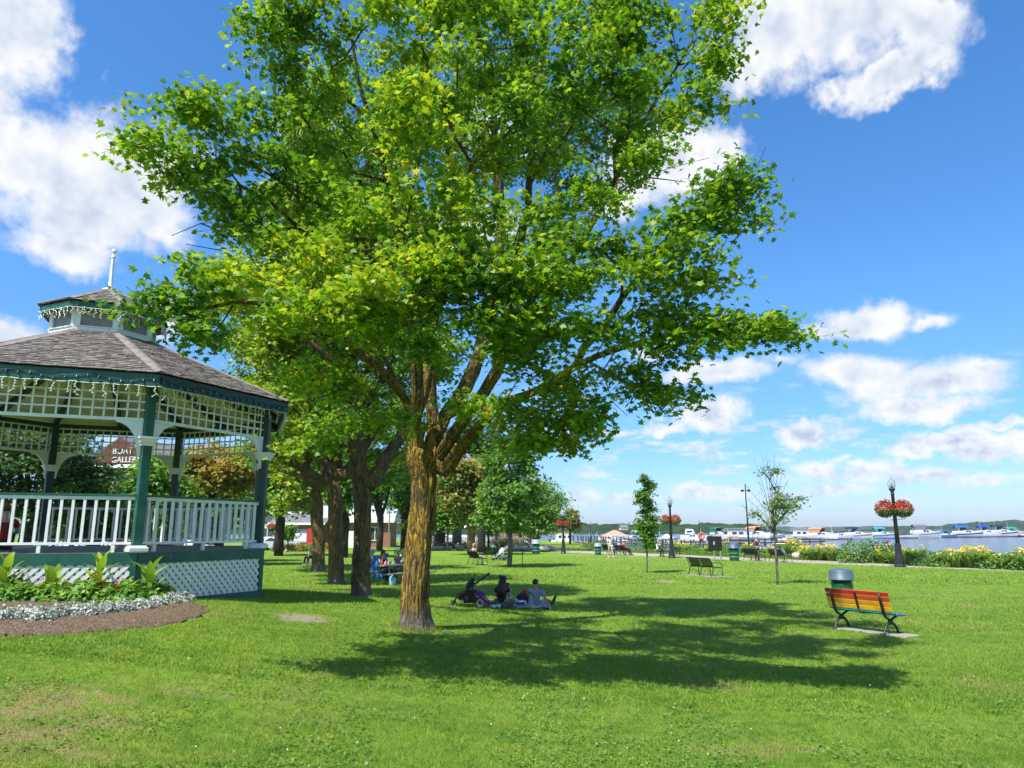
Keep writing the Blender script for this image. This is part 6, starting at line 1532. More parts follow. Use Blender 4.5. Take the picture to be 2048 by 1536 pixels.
# man in the gazebo and someone half hidden by the farthest trunk
Jf = dict(pel=(0, 0, .12), chest=(0, .02, .46), neck=(0, .04, .65), head=(-.02, .07, .80), shL=(-.18, .02, .59), shR=(.18, .02, .59), elL=(-.25, .14, .36), elR=(.25, .14, .36), wrL=(-.14, .36, .32), wrR=(.14, .36, .32), hpL=(-.09, .05, .11), hpR=(.09, .05, .11),
          knL=(-.16, .42, .36), knR=(.16, .42, .34), anL=(-.14, .70, .08), anR=(.16, .72, .08), toL=(-.15, .86, .06), toR=(.18, .88, .06), look=(-.3, 1, 0))
fp_ = at(2, 1100, 15.2); fp_.z = Z_DECK
person('person in a dark red shirt and red cap sitting inside the gazebo', fp_, R(35), Jf, skin=skin_a, shirt=DN(.22, .015, .02), sleeve='short', bottom=DN(.02, .02, .03), hat=(DN(.55, .04, .03), 'cap'), hair='brown')
person('person in black sitting half hidden by the farthest maple of the row', G(622, 1131), R(150), P_bench(0, 0, 0), shirt=DN(.02, .02, .02), bottom=DN(.02, .02, .02), hair='black')
folding_chair(G(622, 1131), R(150), 'folding chair under the person in black by the farthest maple', DN(.03, .03, .03))

# ------------------------------------------------------------------ marina: boats, docks, pavilion
gel = pm('boat_white', (.78, .79, .80), .25, .04, .6, 0, coat=.3)
gel2 = pm('boat_cream', (.66, .64, .60), .3, .05, .6, 0, coat=.3)
glass_b = pm('boat_glass', (.03, .045, .06), .08, .1, 1, 0)
wood_dock = pm('dock_wood', (.27, .235, .20), .85, .2, 1.2, .3)
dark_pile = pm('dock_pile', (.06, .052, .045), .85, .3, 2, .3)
chrome = pm('rail_chrome', (.6, .62, .64), .25, .05, 4, 0, metal=.8)
def WY(y): return (CAMZ - WATER_Z) * FPX / (y - 1062) * CP
def water_pt(px, y):
    d = ray(px, y); t = (WATER_Z - CAMZ) / d[2]; return Vector((d[0] * t, d[1] * t, WATER_Z))
def boat(px, y, lpx, head, label, kind='cruiser', canopy=None, hull=None, trim=None, H=1.0):
    """head: degrees the bow points, 0 = to the right of the picture, -90 = towards the viewer"""
    if kind in ('cruiser', 'bimini', 'enclosed', 'fly'): H *= 1.22
    c = water_pt(px, y); k = c.y / FPX; fore = max(.45, abs(math.cos(R(head)))); L = lpx * .9 * k / fore; L = min(L, 15)
    B = L * .30; Fb = .165 * L * H; t = thing('boat', label, 'boat', c, R(head), 'boats moored in the marina')
    hm = hull or gel; n = 9; mb = MB(); st = []
    for i in range(n):
        s = i / (n - 1); b = B / 2 * (.86 + .14 * min(1, s / .3)) * (1 - max(0, (s - .42) / .58) ** 2.3 * .97); zs = Fb * (.86 + .42 * s * s); x = (-.5 + s) * L; rk = .10 * L * max(0, (s - .6) / .4) ** 1.5
        st.append([(x + rk * 1.0, -b, zs), (x + rk * .55, -b * .86, zs * .42), (x, -b * .62, -.02), (x - .0, 0, -.32), (x, b * .62, -.02), (x + rk * .55, b * .86, zs * .42), (x + rk * 1.0, b, zs)])
    for r_ in st: mb.v += r_
    for i in range(n - 1):
        for j in range(6): a = i * 7 + j; mb.f.append((a, a + 7, a + 8, a + 1))
    mb.f.append(tuple(range(7)))
    mb.build('hull', hm, t, smooth=False)
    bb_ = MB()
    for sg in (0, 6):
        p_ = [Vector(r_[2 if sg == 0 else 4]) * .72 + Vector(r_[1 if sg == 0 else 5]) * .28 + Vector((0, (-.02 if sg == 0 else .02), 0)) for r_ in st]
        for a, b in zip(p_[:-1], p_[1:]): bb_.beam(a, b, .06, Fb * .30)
    bb_.build('waterline_shade_band', dark_pile if trim is None else trim, t)  # boot stripe that also paints in the shadow low on the hull
    dk = MB(); dk.v = [(r_[0][0], r_[0][1] * .96, r_[0][2] - .02) for r_ in st] + [(r_[6][0], r_[6][1] * .96, r_[6][2] - .02) for r_ in st]
    dk.f = [(i, i + n, i + n + 1, i + 1) for i in range(n - 1)]; dk.build('deck', gel2, t)
    if trim:
        sb = MB()
        for sg in (0, 6):
            p_ = [Vector(r_[sg]) * .55 + Vector(r_[1 if sg == 0 else 5]) * .45 + Vector((0, (-.03 if sg == 0 else .03), 0)) for r_ in st]
            for a, b in zip(p_[:-1], p_[1:]): sb.beam(a, b, .05, Fb * .16)
        sb.build('stripe', trim, t)
    zt = Fb * .9
    if kind in ('cruiser', 'bimini', 'enclosed', 'fly'):
        cw, ch = B * .62, Fb * .66
        x0, x1 = -.10 * L, .34 * L
        cab = MB().add([(x0, -cw / 2, zt), (x1, -cw * .22, zt + .05 * L * .3), (x1, cw * .22, zt + .05 * L * .3), (x0, cw / 2, zt), (x0 + .02 * L, -cw * .44, zt + ch), (x0 + .26 * L, -cw * .30, zt + ch * .72), (x0 + .26 * L, cw * .30, zt + ch * .72), (x0 + .02 * L, cw * .44, zt + ch)],
                       [(0, 1, 5, 4), (1, 2, 6, 5), (2, 3, 7, 6), (3, 0, 4, 7), (4, 5, 6, 7)]); cab.build('cabin', gel, t)
        for sg in (-1, 1):
            for q in range(2):
                a = x0 + L * (.06 + .12 * q); MB().box((a, sg * (cw * .475 - q * .06 * cw), zt + ch * .42), (L * .10, .05, ch * .36), m=Matrix.Rotation(R(-9 * sg), 3, 'Z')).build('window', glass_b, t)
        ws = MB().add([(x0 + .12 * L, -cw * .40, zt + ch * .9), (x0 + .12 * L, cw * .40, zt + ch * .9), (x0 + .02 * L, cw * .40, zt + ch * 1.75), (x0 + .02 * L, -cw * .40, zt + ch * 1.75), (x0 - .10 * L, -cw * .46, zt + ch * .8), (x0 - .08 * L, -cw * .44, zt + ch * 1.6), (x0 - .10 * L, cw * .46, zt + ch * .8), (x0 - .08 * L, cw * .44, zt + ch * 1.6)], [(0, 1, 2, 3), (4, 0, 3, 5), (1, 6, 7, 2)])
        ws.build('windshield', glass_b, t)
        sd_ = MB(); [sd_.beam((-.48 * L, sg * B * .42, zt + .18 * Fb), (x0, sg * B * .44, zt + .25 * Fb), .06, Fb * .4) for sg in (-1, 1)]; sd_.build('coaming', gel, t)
        if canopy:
            hz_ = zt + ch * 2.05; cm = MB(); xs = (-.44 * L, -.32 * L, -.10 * L, .04 * L); zs_ = (-.12 * ch, .06 * ch, .08 * ch, -.10 * ch)
            for x, z in zip(xs, zs_):
                for yy, dz in ((-.43, -.5), (-.36, 0), (.36, 0), (.43, -.5)): cm.v.append((x, yy * B, hz_ + z + dz * ch))
            cm.f = [(i * 4 + j, i * 4 + j + 1, i * 4 + j + 5, i * 4 + j + 4) for i in range(3) for j in range(3)]
            o = cm.build('canopy', canopy, t); m = o.modifiers.new('thick', 'SOLIDIFY'); m.thickness = .06
            pf = MB()
            for x in (-.38 * L, -.02 * L):
                for sg in (-1, 1): pf.tube([(x * .7, sg * B * .43, zt), (x, sg * B * .42, hz_ - .1 * ch)], .025, 4)
            pf.build('canopy_frame', chrome, t)['kind'] = 'stuff'
            if kind == 'enclosed':
                sc = MB(); [sc.add([(-.40 * L, sg * B * .42, zt + .3 * ch), (-.02 * L, sg * B * .42, zt + .6 * ch), (.0, sg * B * .42, hz_ - .2 * ch), (-.40 * L, sg * B * .42, hz_ - .25 * ch)], [(0, 1, 2, 3)]) for sg in (-1, 1)]
                sc.add([(-.41 * L, -B * .42, zt + .3 * ch), (-.41 * L, B * .42, zt + .3 * ch), (-.40 * L, B * .42, hz_ - .2 * ch), (-.40 * L, -B * .42, hz_ - .2 * ch)], [(0, 1, 2, 3)]); sc.build('side_curtain', canopy, t)
        if kind == 'fly':
            MB().add([(-.30 * L, -B * .36, zt + ch * 1.0), (.10 * L, -B * .28, zt + ch), (.10 * L, B * .28, zt + ch), (-.30 * L, B * .36, zt + ch), (-.26 * L, -B * .33, zt + ch * 2.3), (.02 * L, -B * .26, zt + ch * 2.2), (.02 * L, B * .26, zt + ch * 2.2), (-.26 * L, B * .33, zt + ch * 2.3)], [(0, 1, 5, 4), (1, 2, 6, 5), (2, 3, 7, 6), (3, 0, 4, 7), (4, 5, 6, 7)]).build('flybridge', gel, t)
            for sg in (-1, 1): MB().box((-.1 * L, sg * B * .335, zt + ch * 1.6), (.24 * L, .04, ch * .4), m=Matrix.Rotation(R(-8 * sg), 3, 'Z')).build('window', glass_b, t)
        if kind == 'bimini' or kind == 'cruiser':
            ra = MB(); ra.tube([(-.36 * L, -B * .42, zt), (-.30 * L, -B * .38, zt + ch * 1.7), (-.30 * L, B * .38, zt + ch * 1.7), (-.36 * L, B * .42, zt)], .06, 5); ra.build('radar_arch', gel, t)
            MB().tube([(-.30 * L, 0, zt + ch * 1.6), (-.34 * L, 0, zt + ch * 4.4)], .045, 4).build('antenna', gel, t)
        rl = MB()
        for sg in (0, 6):
            p_ = [Vector(st[i][sg]) + Vector((0, 0, .45)) for i in range(4, n)]; rl.tube(p_, .035, 4)
            for q in p_[::2]: rl.tube([q, q - Vector((0, 0, .45))], .015, 4)
        rl.build('bow_rail', chrome, t)['kind'] = 'stuff'
    elif kind == 'house':
        ch = .26 * L * H; cw = B * .84
        MB().box((-.04 * L, 0, zt + ch / 2), (.72 * L, cw, ch)).build('cabin', gel, t); MB().box((-.04 * L, 0, zt + ch + .06), (.80 * L, cw * 1.1, .12)).build('cabin_roof', gel2, t)
        for sg in (-1, 1):
            for q in range(3): MB().box(((-.28 + .20 * q) * L, sg * (cw / 2 + .01), zt + ch * .60), (.13 * L if q else .07 * L, .03, ch * .34)).build('window', glass_b, t)
        MB().box((.33 * L, 0, zt + ch * .6), (.03, cw * .7, ch * .35)).build('windshield', glass_b, t)
        rl = MB()
        for x in np.linspace(-.42, .30, 8): rl.tube([(x * L, -cw * .5, zt + ch + .1), (x * L, -cw * .5, zt + ch + .55)], .02, 4)
        rl.tube([(-.42 * L, -cw * .5, zt + ch + .55), (.30 * L, -cw * .5, zt + ch + .55)], .02, 4); rl.build('roof_rail', gel, t)['kind'] = 'stuff'
        if canopy: MB().box((-.2 * L, 0, zt + ch + 1.3), (.3 * L, cw * .8, .06)).build('canopy', canopy, t)
    elif kind == 'cover':
        cm = MB(); xs = np.linspace(-.48, .42, 9)
        for x in xs:
            hh = Fb * (.25 + 1.25 * H * math.exp(-((x + .12) / .26) ** 2)); b = B * .47 * (1 - max(0, (x + .1) / .62) ** 2 * .8)
            for q in range(7): a = math.pi * q / 6; cm.v.append((x * L, -b * math.cos(a), zt * (1 + .12 * max(0, x)) + hh * math.sin(a)))
        cm.f = [(i * 7 + j, i * 7 + j + 1, (i + 1) * 7 + j + 1, (i + 1) * 7 + j) for i in range(8) for j in range(6)]
        cm.build('tarpaulin', canopy, t, smooth=True)
    elif kind == 'open':
        MB().box((-.02 * L, 0, zt + Fb * .3), (.16 * L, B * .4, Fb * .7)).build('console', gel, t)
        MB().add([(.06 * L, -B * .38, zt), (.06 * L, B * .38, zt), (.0, B * .34, zt + Fb * .7), (.0, -B * .34, zt + Fb * .7)], [(0, 1, 2, 3)]).build('windshield', glass_b, t)
        for x in (-.25, -.12): MB().box((x * L, 0, zt + .1), (.09 * L, B * .6, Fb * .45)).build('seat', gel2, t)
        MB().box((-.52 * L, 0, Fb * .7), (.07 * L, .4, Fb * 1.1)).build('engine', black, t)
    return t
NAVY, BLUE, ROYAL, TEAL, TAN, GREY, GREENC, DGREY, WHT, RED = DN(.015, .025, .09), DN(.01, .13, .50), DN(.012, .05, .55), DN(.01, .38, .42), DN(.52, .28, .15), DN(.20, .22, .24), DN(.005, .17, .10), DN(.05, .055, .065), DN(.70, .71, .72), pm('boat_red', (.42, .02, .03), .25, .1, 1, 0, coat=.3)
BT = [
 (1680, 1079, 50, -8, 'open white sport boat with tall raked antenna arch, next right of the tan-curtained boat', 'bimini', None, None, None, .9),
 (1716, 1078.5, 50, -14, 'white cruiser with navy bimini and round portholes, second right of the tan-curtained boat', 'bimini', NAVY, None, GREY, 1.1),
 (1768, 1077.5, 46, -6, 'white cabin cruiser with turquoise stern canopy left of the nearest lamp post', 'cruiser', TEAL, None, BLUE, 1.15),
 (1812, 1077, 46, -10, 'boat under a charcoal tarpaulin just right of the nearest lamp post', 'cover', DGREY, None, None, 1.0),
 (1851, 1076.5, 56, -7, 'white hardtop cruiser with grey side curtains right of the charcoal tarpaulin', 'enclosed', GREY, None, DN(.25, .3, .4), 1.15),
 (1896, 1075.5, 40, 8, 'small white boat with a blue bimini between two larger cruisers', 'bimini', BLUE, None, NAVY, .85),
 (1935, 1075, 56, -9, 'long white express cruiser with bright blue canopy and mast', 'cruiser', BLUE, None, NAVY, .95),
 (1977, 1074.5, 46, -10, 'white cruiser with royal blue canopy and three cabin windows', 'cruiser', ROYAL, None, None, 1.15),
 (2008, 1074, 50, -12, 'white cruiser with dark navy bimini left of the red boat', 'bimini', NAVY, None, DGREY, 1.1),
 (2052, 1074, 46, 172, 'red hulled speedboat cut by the right frame edge', 'cover', WHT, RED, None, .5),
 (2030, 1072, 44, 5, 'boat with a bright teal bimini in the back row at the right', 'bimini', TEAL, None, None, .9),
 (2110, 1074, 50, -8, 'white cruiser outside the right frame edge', 'cruiser', NAVY, None, None, 1.0),
 (1603, 1079.5, 60, 178, 'white box cabin houseboat in the middle of the marina', 'house', None, gel2, None, .8),
 (1647, 1080, 34, -60, 'boat with tan canvas side curtains seen from the stern quarter', 'enclosed', TAN, None, None, .85),
 (1572, 1085, 56, -4, 'low white and maroon speedboat moored nearest to the lilies', 'open', None, gel, DN(.10, .02, .03), .7),
 (1474, 1082, 76, -172, 'large white trawler with long flat roof and big windows', 'house', None, gel, None, .72),
 (1517, 1079, 32, -70, 'boat with peach canvas curtains behind the big trawler', 'enclosed', TAN, None, None, .85),
 (1549, 1078, 46, 10, 'grey cruiser with dark blue cover behind the young tree', 'cruiser', NAVY, gel2, None, .9),
 (1438, 1078, 24, -75, 'boat closed in with tall green canvas curtains', 'enclosed', GREENC, gel2, None, 1.0),
 (1386, 1085, 46, -28, 'white flybridge cruiser with its bow towards the display board', 'fly', None, None, None, 1.15),
 (1410, 1078, 24, -20, 'maroon hulled boat with a blue canopy behind the flybridge cruiser', 'bimini', ROYAL, pm('boat_maroon', (.14, .03, .03), .3, .1, 1, 0), None, 1.1),
 (1424, 1080, 20, 20, 'small white boat between the maroon one and the green cover', 'open', None, None, None, 1.0),
 (1356, 1082, 26, 10, 'small white boat with a violet tarpaulin and red flag', 'cover', DN(.08, .07, .22), gel, None, .8),
 (1337, 1080, 28, -10, 'boat under a white domed cover right of the sapling', 'cover', WHT, gel, None, 1.1),
 (1312, 1082, 26, 190, 'white cuddy boat partly hidden by the sapling', 'cruiser', None, None, None, 1.0),
 (1268, 1087, 40, -150, 'big white cruiser bow right of the tan pavilion', 'cruiser', WHT, gel, GREY, 1.3),
 (1215, 1084, 44, 175, 'white cabin cruiser behind the tan pavilion', 'fly', None, None, None, .9),
 (1125, 1090, 46, 180, 'white box houseboat at the boardwalk behind the globe lamp', 'house', None, gel, None, 1.25),
 (1122, 1096, 42, 176, 'low white runabout alongside the boardwalk', 'open', None, gel, None, .7)]
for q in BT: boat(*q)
def dock(a, b, wd, label, piles=6, z=.0, ph=.7):
    a, b = Vector(a), Vector(b); d = b - a; t = thing('dock', label, 'dock', (a.x, a.y, WATER_Z), math.atan2(d.y, d.x)); L = d.length
    nb = max(2, int(L / 2.4))
    for k in range(nb): MB().box((L * (k + .5) / nb, 0, .42 + z), (L / nb - .06, wd, .12)).build('deck_section', wood_dock, t)
    for sg in (-1, 1): MB().box((L / 2, sg * (wd / 2 - .04), .27 + z), (L, .08, .17)).build('side_beam', dark_pile, t)
    for k in range(piles):
        for sg in (-1, 1): MB().tube([(L * (k + .5) / piles, sg * wd * .5, -1.2), (L * (k + .5) / piles, sg * wd * .5, .42 + z + ph)], .13, 6).build('pile', dark_pile, t)
    return t
W_ = lambda px, y: water_pt(px, y)
dock(W_(1290, 1092.5), W_(1440, 1091.5), 2.2, 'long grey floating dock behind the black picnic table', 8)
dock(W_(1425, 1092), W_(1640, 1087), 2.4, 'weathered dock behind the green bin and the dark clad man', 9, .1)
dock(W_(1510, 1077), W_(1700, 1075.5), 2.0, 'dock under the box cabin houseboat', 7)
dock(W_(1200, 1091), W_(1330, 1089.5), 2.0, 'dock in front of the tan pavilion', 6)
dock(W_(1750, 1074), W_(2060, 1072), 1.8, 'far dock behind the row of white cruisers', 8)
dock(W_(1150, 1088), W_(1205, 1094), 1.6, 'short dock with posts by the gangway', 5, .1, 1.2)
# yellow sawhorse on the dock
c = W_(1467, 1090.5); c.z = WATER_Z + .62; t = thing('sawhorse', 'yellow barrier trestle standing on the dock above the bin', 'barrier', c, R(4)); ym = DN(.75, .42, .02)
MB().box((0, 0, 1.05), (2.2, .08, .22)).build('rail', ym, t)
for s_ in (-1, 1):
    for q in (-1, 1): MB().tube([(s_ * .9, 0, 1.1), (s_ * 1.05, q * .35, 0)], .05, 5).build('leg', ym, t)
# gangway rails with curved handrail
c = W_(1186, 1093); t = thing('gangway', 'steel gangway with curved handrails between boardwalk and dock', 'gangway', (c.x, c.y, -.1), R(60)); 
MB().box((2.2, 0, .12), (4.6, 1.2, .1)).build('deck', wood_dock, t)
for s_ in (-1, 1): MB().tube([(0, s_ * .6, 0), (0, s_ * .6, 1.3), (.3, s_ * .6, 1.9), (.9, s_ * .6, 2.1), (1.6, s_ * .6, 1.5), (3.2, s_ * .6, .9), (4.4, s_ * .6, .2)], .07, 6).build('handrail', pm('grey_steel', (.22, .24, .22), .5, .1, 4, .05), t, smooth=True)
# tan pavilion floating among the boats
c = W_(1230, 1088); k = c.y / FPX; t = thing('pavilion', 'open pavilion with a tan hipped roof among the boats', 'pavilion', c, R(8)); w2 = 26 * k; ze = 14.5 * k
tan_r = pm('tan_roof', (.40, .27, .20), .8, .08, 2, .1)
MB().add([(-w2, -w2 * .7, ze), (w2, -w2 * .7, ze), (w2, w2 * .7, ze), (-w2, w2 * .7, ze), (-w2 * .12, 0, ze + 12 * k), (w2 * .12, 0, ze + 12 * k)], [(0, 1, 5, 4), (1, 2, 5), (2, 3, 4, 5), (3, 0, 4), (3, 2, 1, 0)]).build('roof', tan_r, t)
for x in (-.9, -.3, .3, .9):
    for y in (-.62, .62): MB().tube([(x * w2, y * w2, -.8), (x * w2, y * w2, ze)], .10, 6).build('post', dark_pile, t)
MB().box((0, 0, .45), (w2 * 2, w2 * 1.35, .14)).build('deck', wood_dock, t)
# small red and white parasol on the boardwalk houseboat
c = W_(1141, 1090); t = thing('parasol', 'red and white parasol beside the boardwalk houseboat', 'parasol', c + Vector((0, 0, .9)))
k = c.y / FPX; MB().tube([(0, 0, 0), (0, 0, 13 * k)], .04, 6).build('pole', chrome, t)
for q in range(8):
    a, b = q * math.pi / 4, (q + 1) * math.pi / 4; MB().add([(0, 0, 14.5 * k), (7 * k * math.cos(a), 7 * k * math.sin(a), 11.5 * k), (7 * k * math.cos(b), 7 * k * math.sin(b), 11.5 * k)], [(0, 1, 2)]).build('panel', DN(.6, .05, .06) if q % 2 else white_and_glint, t)
# orange lifebuoy posts
for px, y, Y, lb in ((1402, 1083, 100, 'orange lifebuoy on a post at the dock'), (1061, 1098, 84, 'orange lifebuoy on a wooden post at the boardwalk')):
    b = GZ(px, Y); t = thing('lifebuoy_stand', lb, 'lifebuoy', Vector((b.x, b.y, -.3 if Y > 90 else 0)))
    MB().tube([(0, 0, -.6), (0, 0, 2.0)], .09, 6).build('post', wood_dock, t)
    o = MB().tube([(.36 * math.cos(a), -.14, 1.75 + .42 * math.sin(a)) for a in np.linspace(0, 2 * math.pi, 17)], .11, 6, cap=False).build('ring', DN(.75, .16, .04), t, smooth=True)
# boardwalk with planks on a dark substructure
bwA, bwB = Vector((-3.5, 84.5, 0)), Vector((10.5, 79.5, 0)); d = bwB - bwA; t = thing('boardwalk', 'timber boardwalk over the shore in front of the boats', 'boardwalk', bwA, math.atan2(d.y, d.x)); L = d.length; plm = pm('boardwalk_plank', (.34, .27, .22), .85, .16, 1.5, .3)
plk = MB().box((0, 0, 0), (.27, 5.0, .05)).mesh('plank', plm)
for k in range(int(L / .285)): linked(plk, 'plank', t, (.15 + k * .285, 2.5, .26 + rnd.uniform(-.004, .004)))
for y in (.1, 2.5, 4.9): MB().box((L / 2, y, .13), (L, .14, .2)).build('beam', dark_pile, t)
for k in range(8): MB().tube([(L * (k + .5) / 8, .12, -1.2), (L * (k + .5) / 8, .12, .05)], .12, 6).build('pile', dark_pile, t)

# ------------------------------------------------------------------ plants along the shore
lily_leaf = leaf_mat('lily_leaf', [(.2, (.08, .18, .025)), (.5, (.17, .31, .045)), (.8, (.28, .38, .07))], .4, 1.2, .9)
shrub_leaf = leaf_mat('shrub_leaf', [(.2, (.055, .14, .025)), (.5, (.12, .26, .04)), (.8, (.21, .34, .065))], .4, 1.2, .9)
def lily(c, r, h, label, seed, flowers=30):
    rg = np.random.default_rng(seed); t = thing('daylily_clump', label, 'plant', c, 0, 'daylilies and shrubs along the shore path')
    n = 260; a = rg.uniform(0, 6.28, n); rr = r * rg.uniform(0, .5, n) ** .8; L = h * rg.uniform(.65, 1.0, n); out = r * rg.uniform(.4, 1.1, n); wd = rg.uniform(.012, .024, n) * (1 + c.y / 60)
    d = np.c_[np.cos(a), np.sin(a)]; sdv = np.c_[-np.sin(a), np.cos(a)]; Vs = []
    for tt, hz_, wk in ((0, 0, .7), (.45, .72, 1), (.8, .98, .7), (1.0, .80, .05)):
        p_ = d * (rr + out * tt)[:, None]
        for sg in (-1, 1): Vs.append(np.c_[p_ + sdv * (sg * wd * wk)[:, None], L * hz_])
    V = np.stack(Vs, 1).reshape(-1, 3); q = np.array([(0, 1, 3, 2), (2, 3, 5, 4), (4, 5, 7, 6)]); F = (q[None] + (np.arange(n) * 8)[:, None, None]).reshape(-1, 4)
    np_obj('leaves', V, F, lily_leaf, t, 'stuff')
    if flowers:
        k = flowers; q = np.c_[rg.normal(size=(k, 2)) * r * .48, h * rg.uniform(.92, 1.28, k)]; st_ = MB()
        for x, y, z in q: st_.tube([(x * .4, y * .4, .05), (x, y, z)], .008, 3, cap=False)
        st_.build('stalk', MATS['plant_stem'], t)
        C = np.repeat(q, 6, 0); N = rg.normal(size=(k * 6, 3)) + (0, -.3, .5)
        V, F, _ = scatter_leaves(C + rg.normal(size=C.shape) * .035, rg.uniform(.09, .15, k * 6), N, rg.uniform(0, 6.3, k * 6), leaf_tmpl('oval')); np_obj('blossom', V, F, yel_fl, t, 'stuff')
def shrub(c, r, h, label, seed, n=900, size=.10, mat=None, kind='oval', sq=1.0):
    t = foliage_mound('shrub', label, 'shrub', c, r, h, n, size, mat or shrub_leaf, kind, 'daylilies and shrubs along the shore path', .6, seed, squash=sq); return t
PL = lambda px, y: G(px, y)
shr = [(1708, 1126, 1.1, 1.55, 'tall leafy green shrub left of the red capped child'), (1745, 1126, 1.0, 1.75, 'tallest green shrub right before the red capped child'), (1778, 1127, .9, 1.5, 'green shrub just left of the nearest lamp post'), (1692, 1123, .7, .9, 'low green shrub at the gap in the planting'),
       (1850, 1132, 1.0, 1.05, 'grassy green bush right of the nearest lamp post'), (1882, 1134, .9, .95, 'low green bush left of the big yellow lilies'), (1990, 1138, .9, .85, 'low green bush right of the big yellow lilies'), (2040, 1140, 1.0, 1.0, 'dark green bush at the right frame edge'), (2090, 1142, 1.0, 1.0, 'green bush outside the right frame edge'),
       (1390, 1109, 1.0, 1.05, 'green bush left of the display board'), (1450, 1112, 1.0, 1.0, 'green bush between the display board and the bin'), (1520, 1114, .9, .8, 'green bush behind the dark clad man'), (1270, 1103, 1.2, 1.15, 'light green grassy bush right of the occupied benches'), (1315, 1105, 1.0, 1.0, 'green bush behind the man in white at the table'), (1190, 1102, 1.1, 1.3, 'pale green bush left of the teal bin'), (1172, 1101, .9, .8, 'low grassy bush at the boardwalk end')]
for k, (px, y, r_, h_, lb) in enumerate(shr): shrub(PL(px, y), r_, h_, lb, 500 + k, 1100, .13, None, 'long' if 'grassy' in lb else 'oval')
lil = [(1805, 1129, .9, .95, 'yellow daylilies right behind the nearest lamp post', 40), (1765, 1127, .7, .9, 'yellow daylilies left of the nearest lamp post', 26), (1830, 1130, .8, .9, 'sparse yellow daylilies second right of the nearest lamp post', 22), (1915, 1135, 1.0, 1.05, 'big bright yellow daylily clump left of centre in the right planting', 60), (1948, 1136, 1.0, 1.05, 'big bright yellow daylily clump with drooping leaves', 70), (1972, 1137, .8, .9, 'pale yellow daylilies with few blooms', 20), (2015, 1139, .9, .9, 'pale peach daylilies near the right frame edge', 24), (2052, 1141, .9, 1.0, 'yellow daylilies on the right frame edge', 40),
       (1588, 1117, .9, 1.05, 'dense yellow daylilies right of the information sign', 80), (1615, 1119, .95, 1.0, 'yellow daylilies with arching leaves beside the stone block', 70), (1640, 1121, .9, .95, 'yellow daylilies near the gap in the planting', 50), (1665, 1122, .8, .85, 'last daylilies before the water gap', 34), (1545, 1115, .8, .95, 'yellow daylilies left of the information sign', 40),
       (1495, 1113, .8, .95, 'yellow daylilies right of the green bin', 40), (1432, 1111, .9, .9, 'golden daylilies behind the display board', 34), (1375, 1108, 1.0, 1.0, 'orange yellow daylilies right of the middle lamp post', 60), (1356, 1107, .9, 1.0, 'yellow daylilies behind the picnic table', 50), (1300, 1105, .9, .95, 'orange yellow daylilies by the sunbather', 44), (1408, 1110, .8, .8, 'daylilies with few blooms left of the board', 14)]
for k, (px, y, r_, h_, lb, fl) in enumerate(lil): lily(PL(px, y), r_ * .88, h_ * (.78 + .16 * (k % 3)), lb, 700 + k, int(fl * .5))
# grassy verge under them
P_ = []
for a, b in zip(PATH_F[2:-1], PATH_F[3:]):
    n = int(math.hypot(b[0] - a[0], b[1] - a[1]) * 260); tt = rng.uniform(0, 1, n); off = rng.uniform(.15, 2.2, n); d = np.array((b[0] - a[0], b[1] - a[1])); d = d / np.hypot(*d)
    P_.append(np.c_[a[0] + (b[0] - a[0]) * tt + d[1] * off, a[1] + (b[1] - a[1]) * tt - d[0] * off])
P_ = np.concatenate(P_); P_ = P_[poly_sd(P_, SHORE) > -.2]; k = len(P_)
C_ = np.c_[P_, rng.uniform(.05, .38, k)]; V, F, _ = scatter_leaves(C_, rng.uniform(.10, .24, k), rng.normal(size=(k, 3)) + (0, 0, .2), rng.uniform(0, 6.3, k), leaf_tmpl('long'))
o = np_obj('verge_grass', V, F, lily_leaf); tag(o, 'rough tall grass along the shore side of the path', 'grass', kind='stuff')
stone_m = pm('pale_stone', (.42, .37, .32), .9, .2, 2, .4)
def stone(c, d, label, seed):
    o = MB().blob((0, 0, d[2] * .45), (d[0] / 2, d[1] / 2, d[2] * .55), 12, 8, .2, seed).build('stone_block', stone_m, loc=c, rz=seed * .7, smooth=True); return tag(o, label, 'stone', 'pale stones at the lawn edge')
stone(G(1598, 1119), (1.5, .9, .6), 'pale stone block right behind the empty scroll bench', 1); stone(G(1088, 1103.5), (3.2, 1.2, .75), 'long pale rock right of the teal bin before the boardwalk', 2); stone(G(1100, 1103), (1.6, .9, .6), 'smaller pale rock at the foot of the globe lamp', 3)
for k, px in enumerate((874, 884, 899, 920, 1035, 1052)): stone(G(px, 1101), (1.3, .7, .5), 'pale edging rock ' + ('nearest the big trunk', 'second from the big trunk', 'left of the flower border', 'in front of the grey tree trunk', 'right of the pale stroller', 'left of the teal bin')[k], 5 + k)

# ------------------------------------------------------------------ young trees and the trees beyond
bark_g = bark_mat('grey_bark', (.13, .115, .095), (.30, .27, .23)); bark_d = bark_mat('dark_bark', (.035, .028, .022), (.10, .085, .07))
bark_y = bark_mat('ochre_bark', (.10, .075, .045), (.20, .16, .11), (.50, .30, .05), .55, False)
lf_mid = leaf_mat('mid_green_leaf', [(.2, (.052, .140, .024)), (.5, (.110, .245, .038)), (.8, (.20, .34, .06))], .4, .35)
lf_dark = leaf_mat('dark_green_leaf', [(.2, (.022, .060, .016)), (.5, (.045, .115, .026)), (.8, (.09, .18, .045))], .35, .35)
lf_pale = leaf_mat('pale_leaf', [(.2, (.075, .155, .045)), (.5, (.14, .25, .08)), (.8, (.22, .33, .13))], .4, .5)
lf_ylw = leaf_mat('yellowing_leaf', [(.25, (.06, .12, .02)), (.45, (.13, .18, .03)), (.58, (.28, .24, .05)), (.75, (.42, .27, .06))], .4, .22)
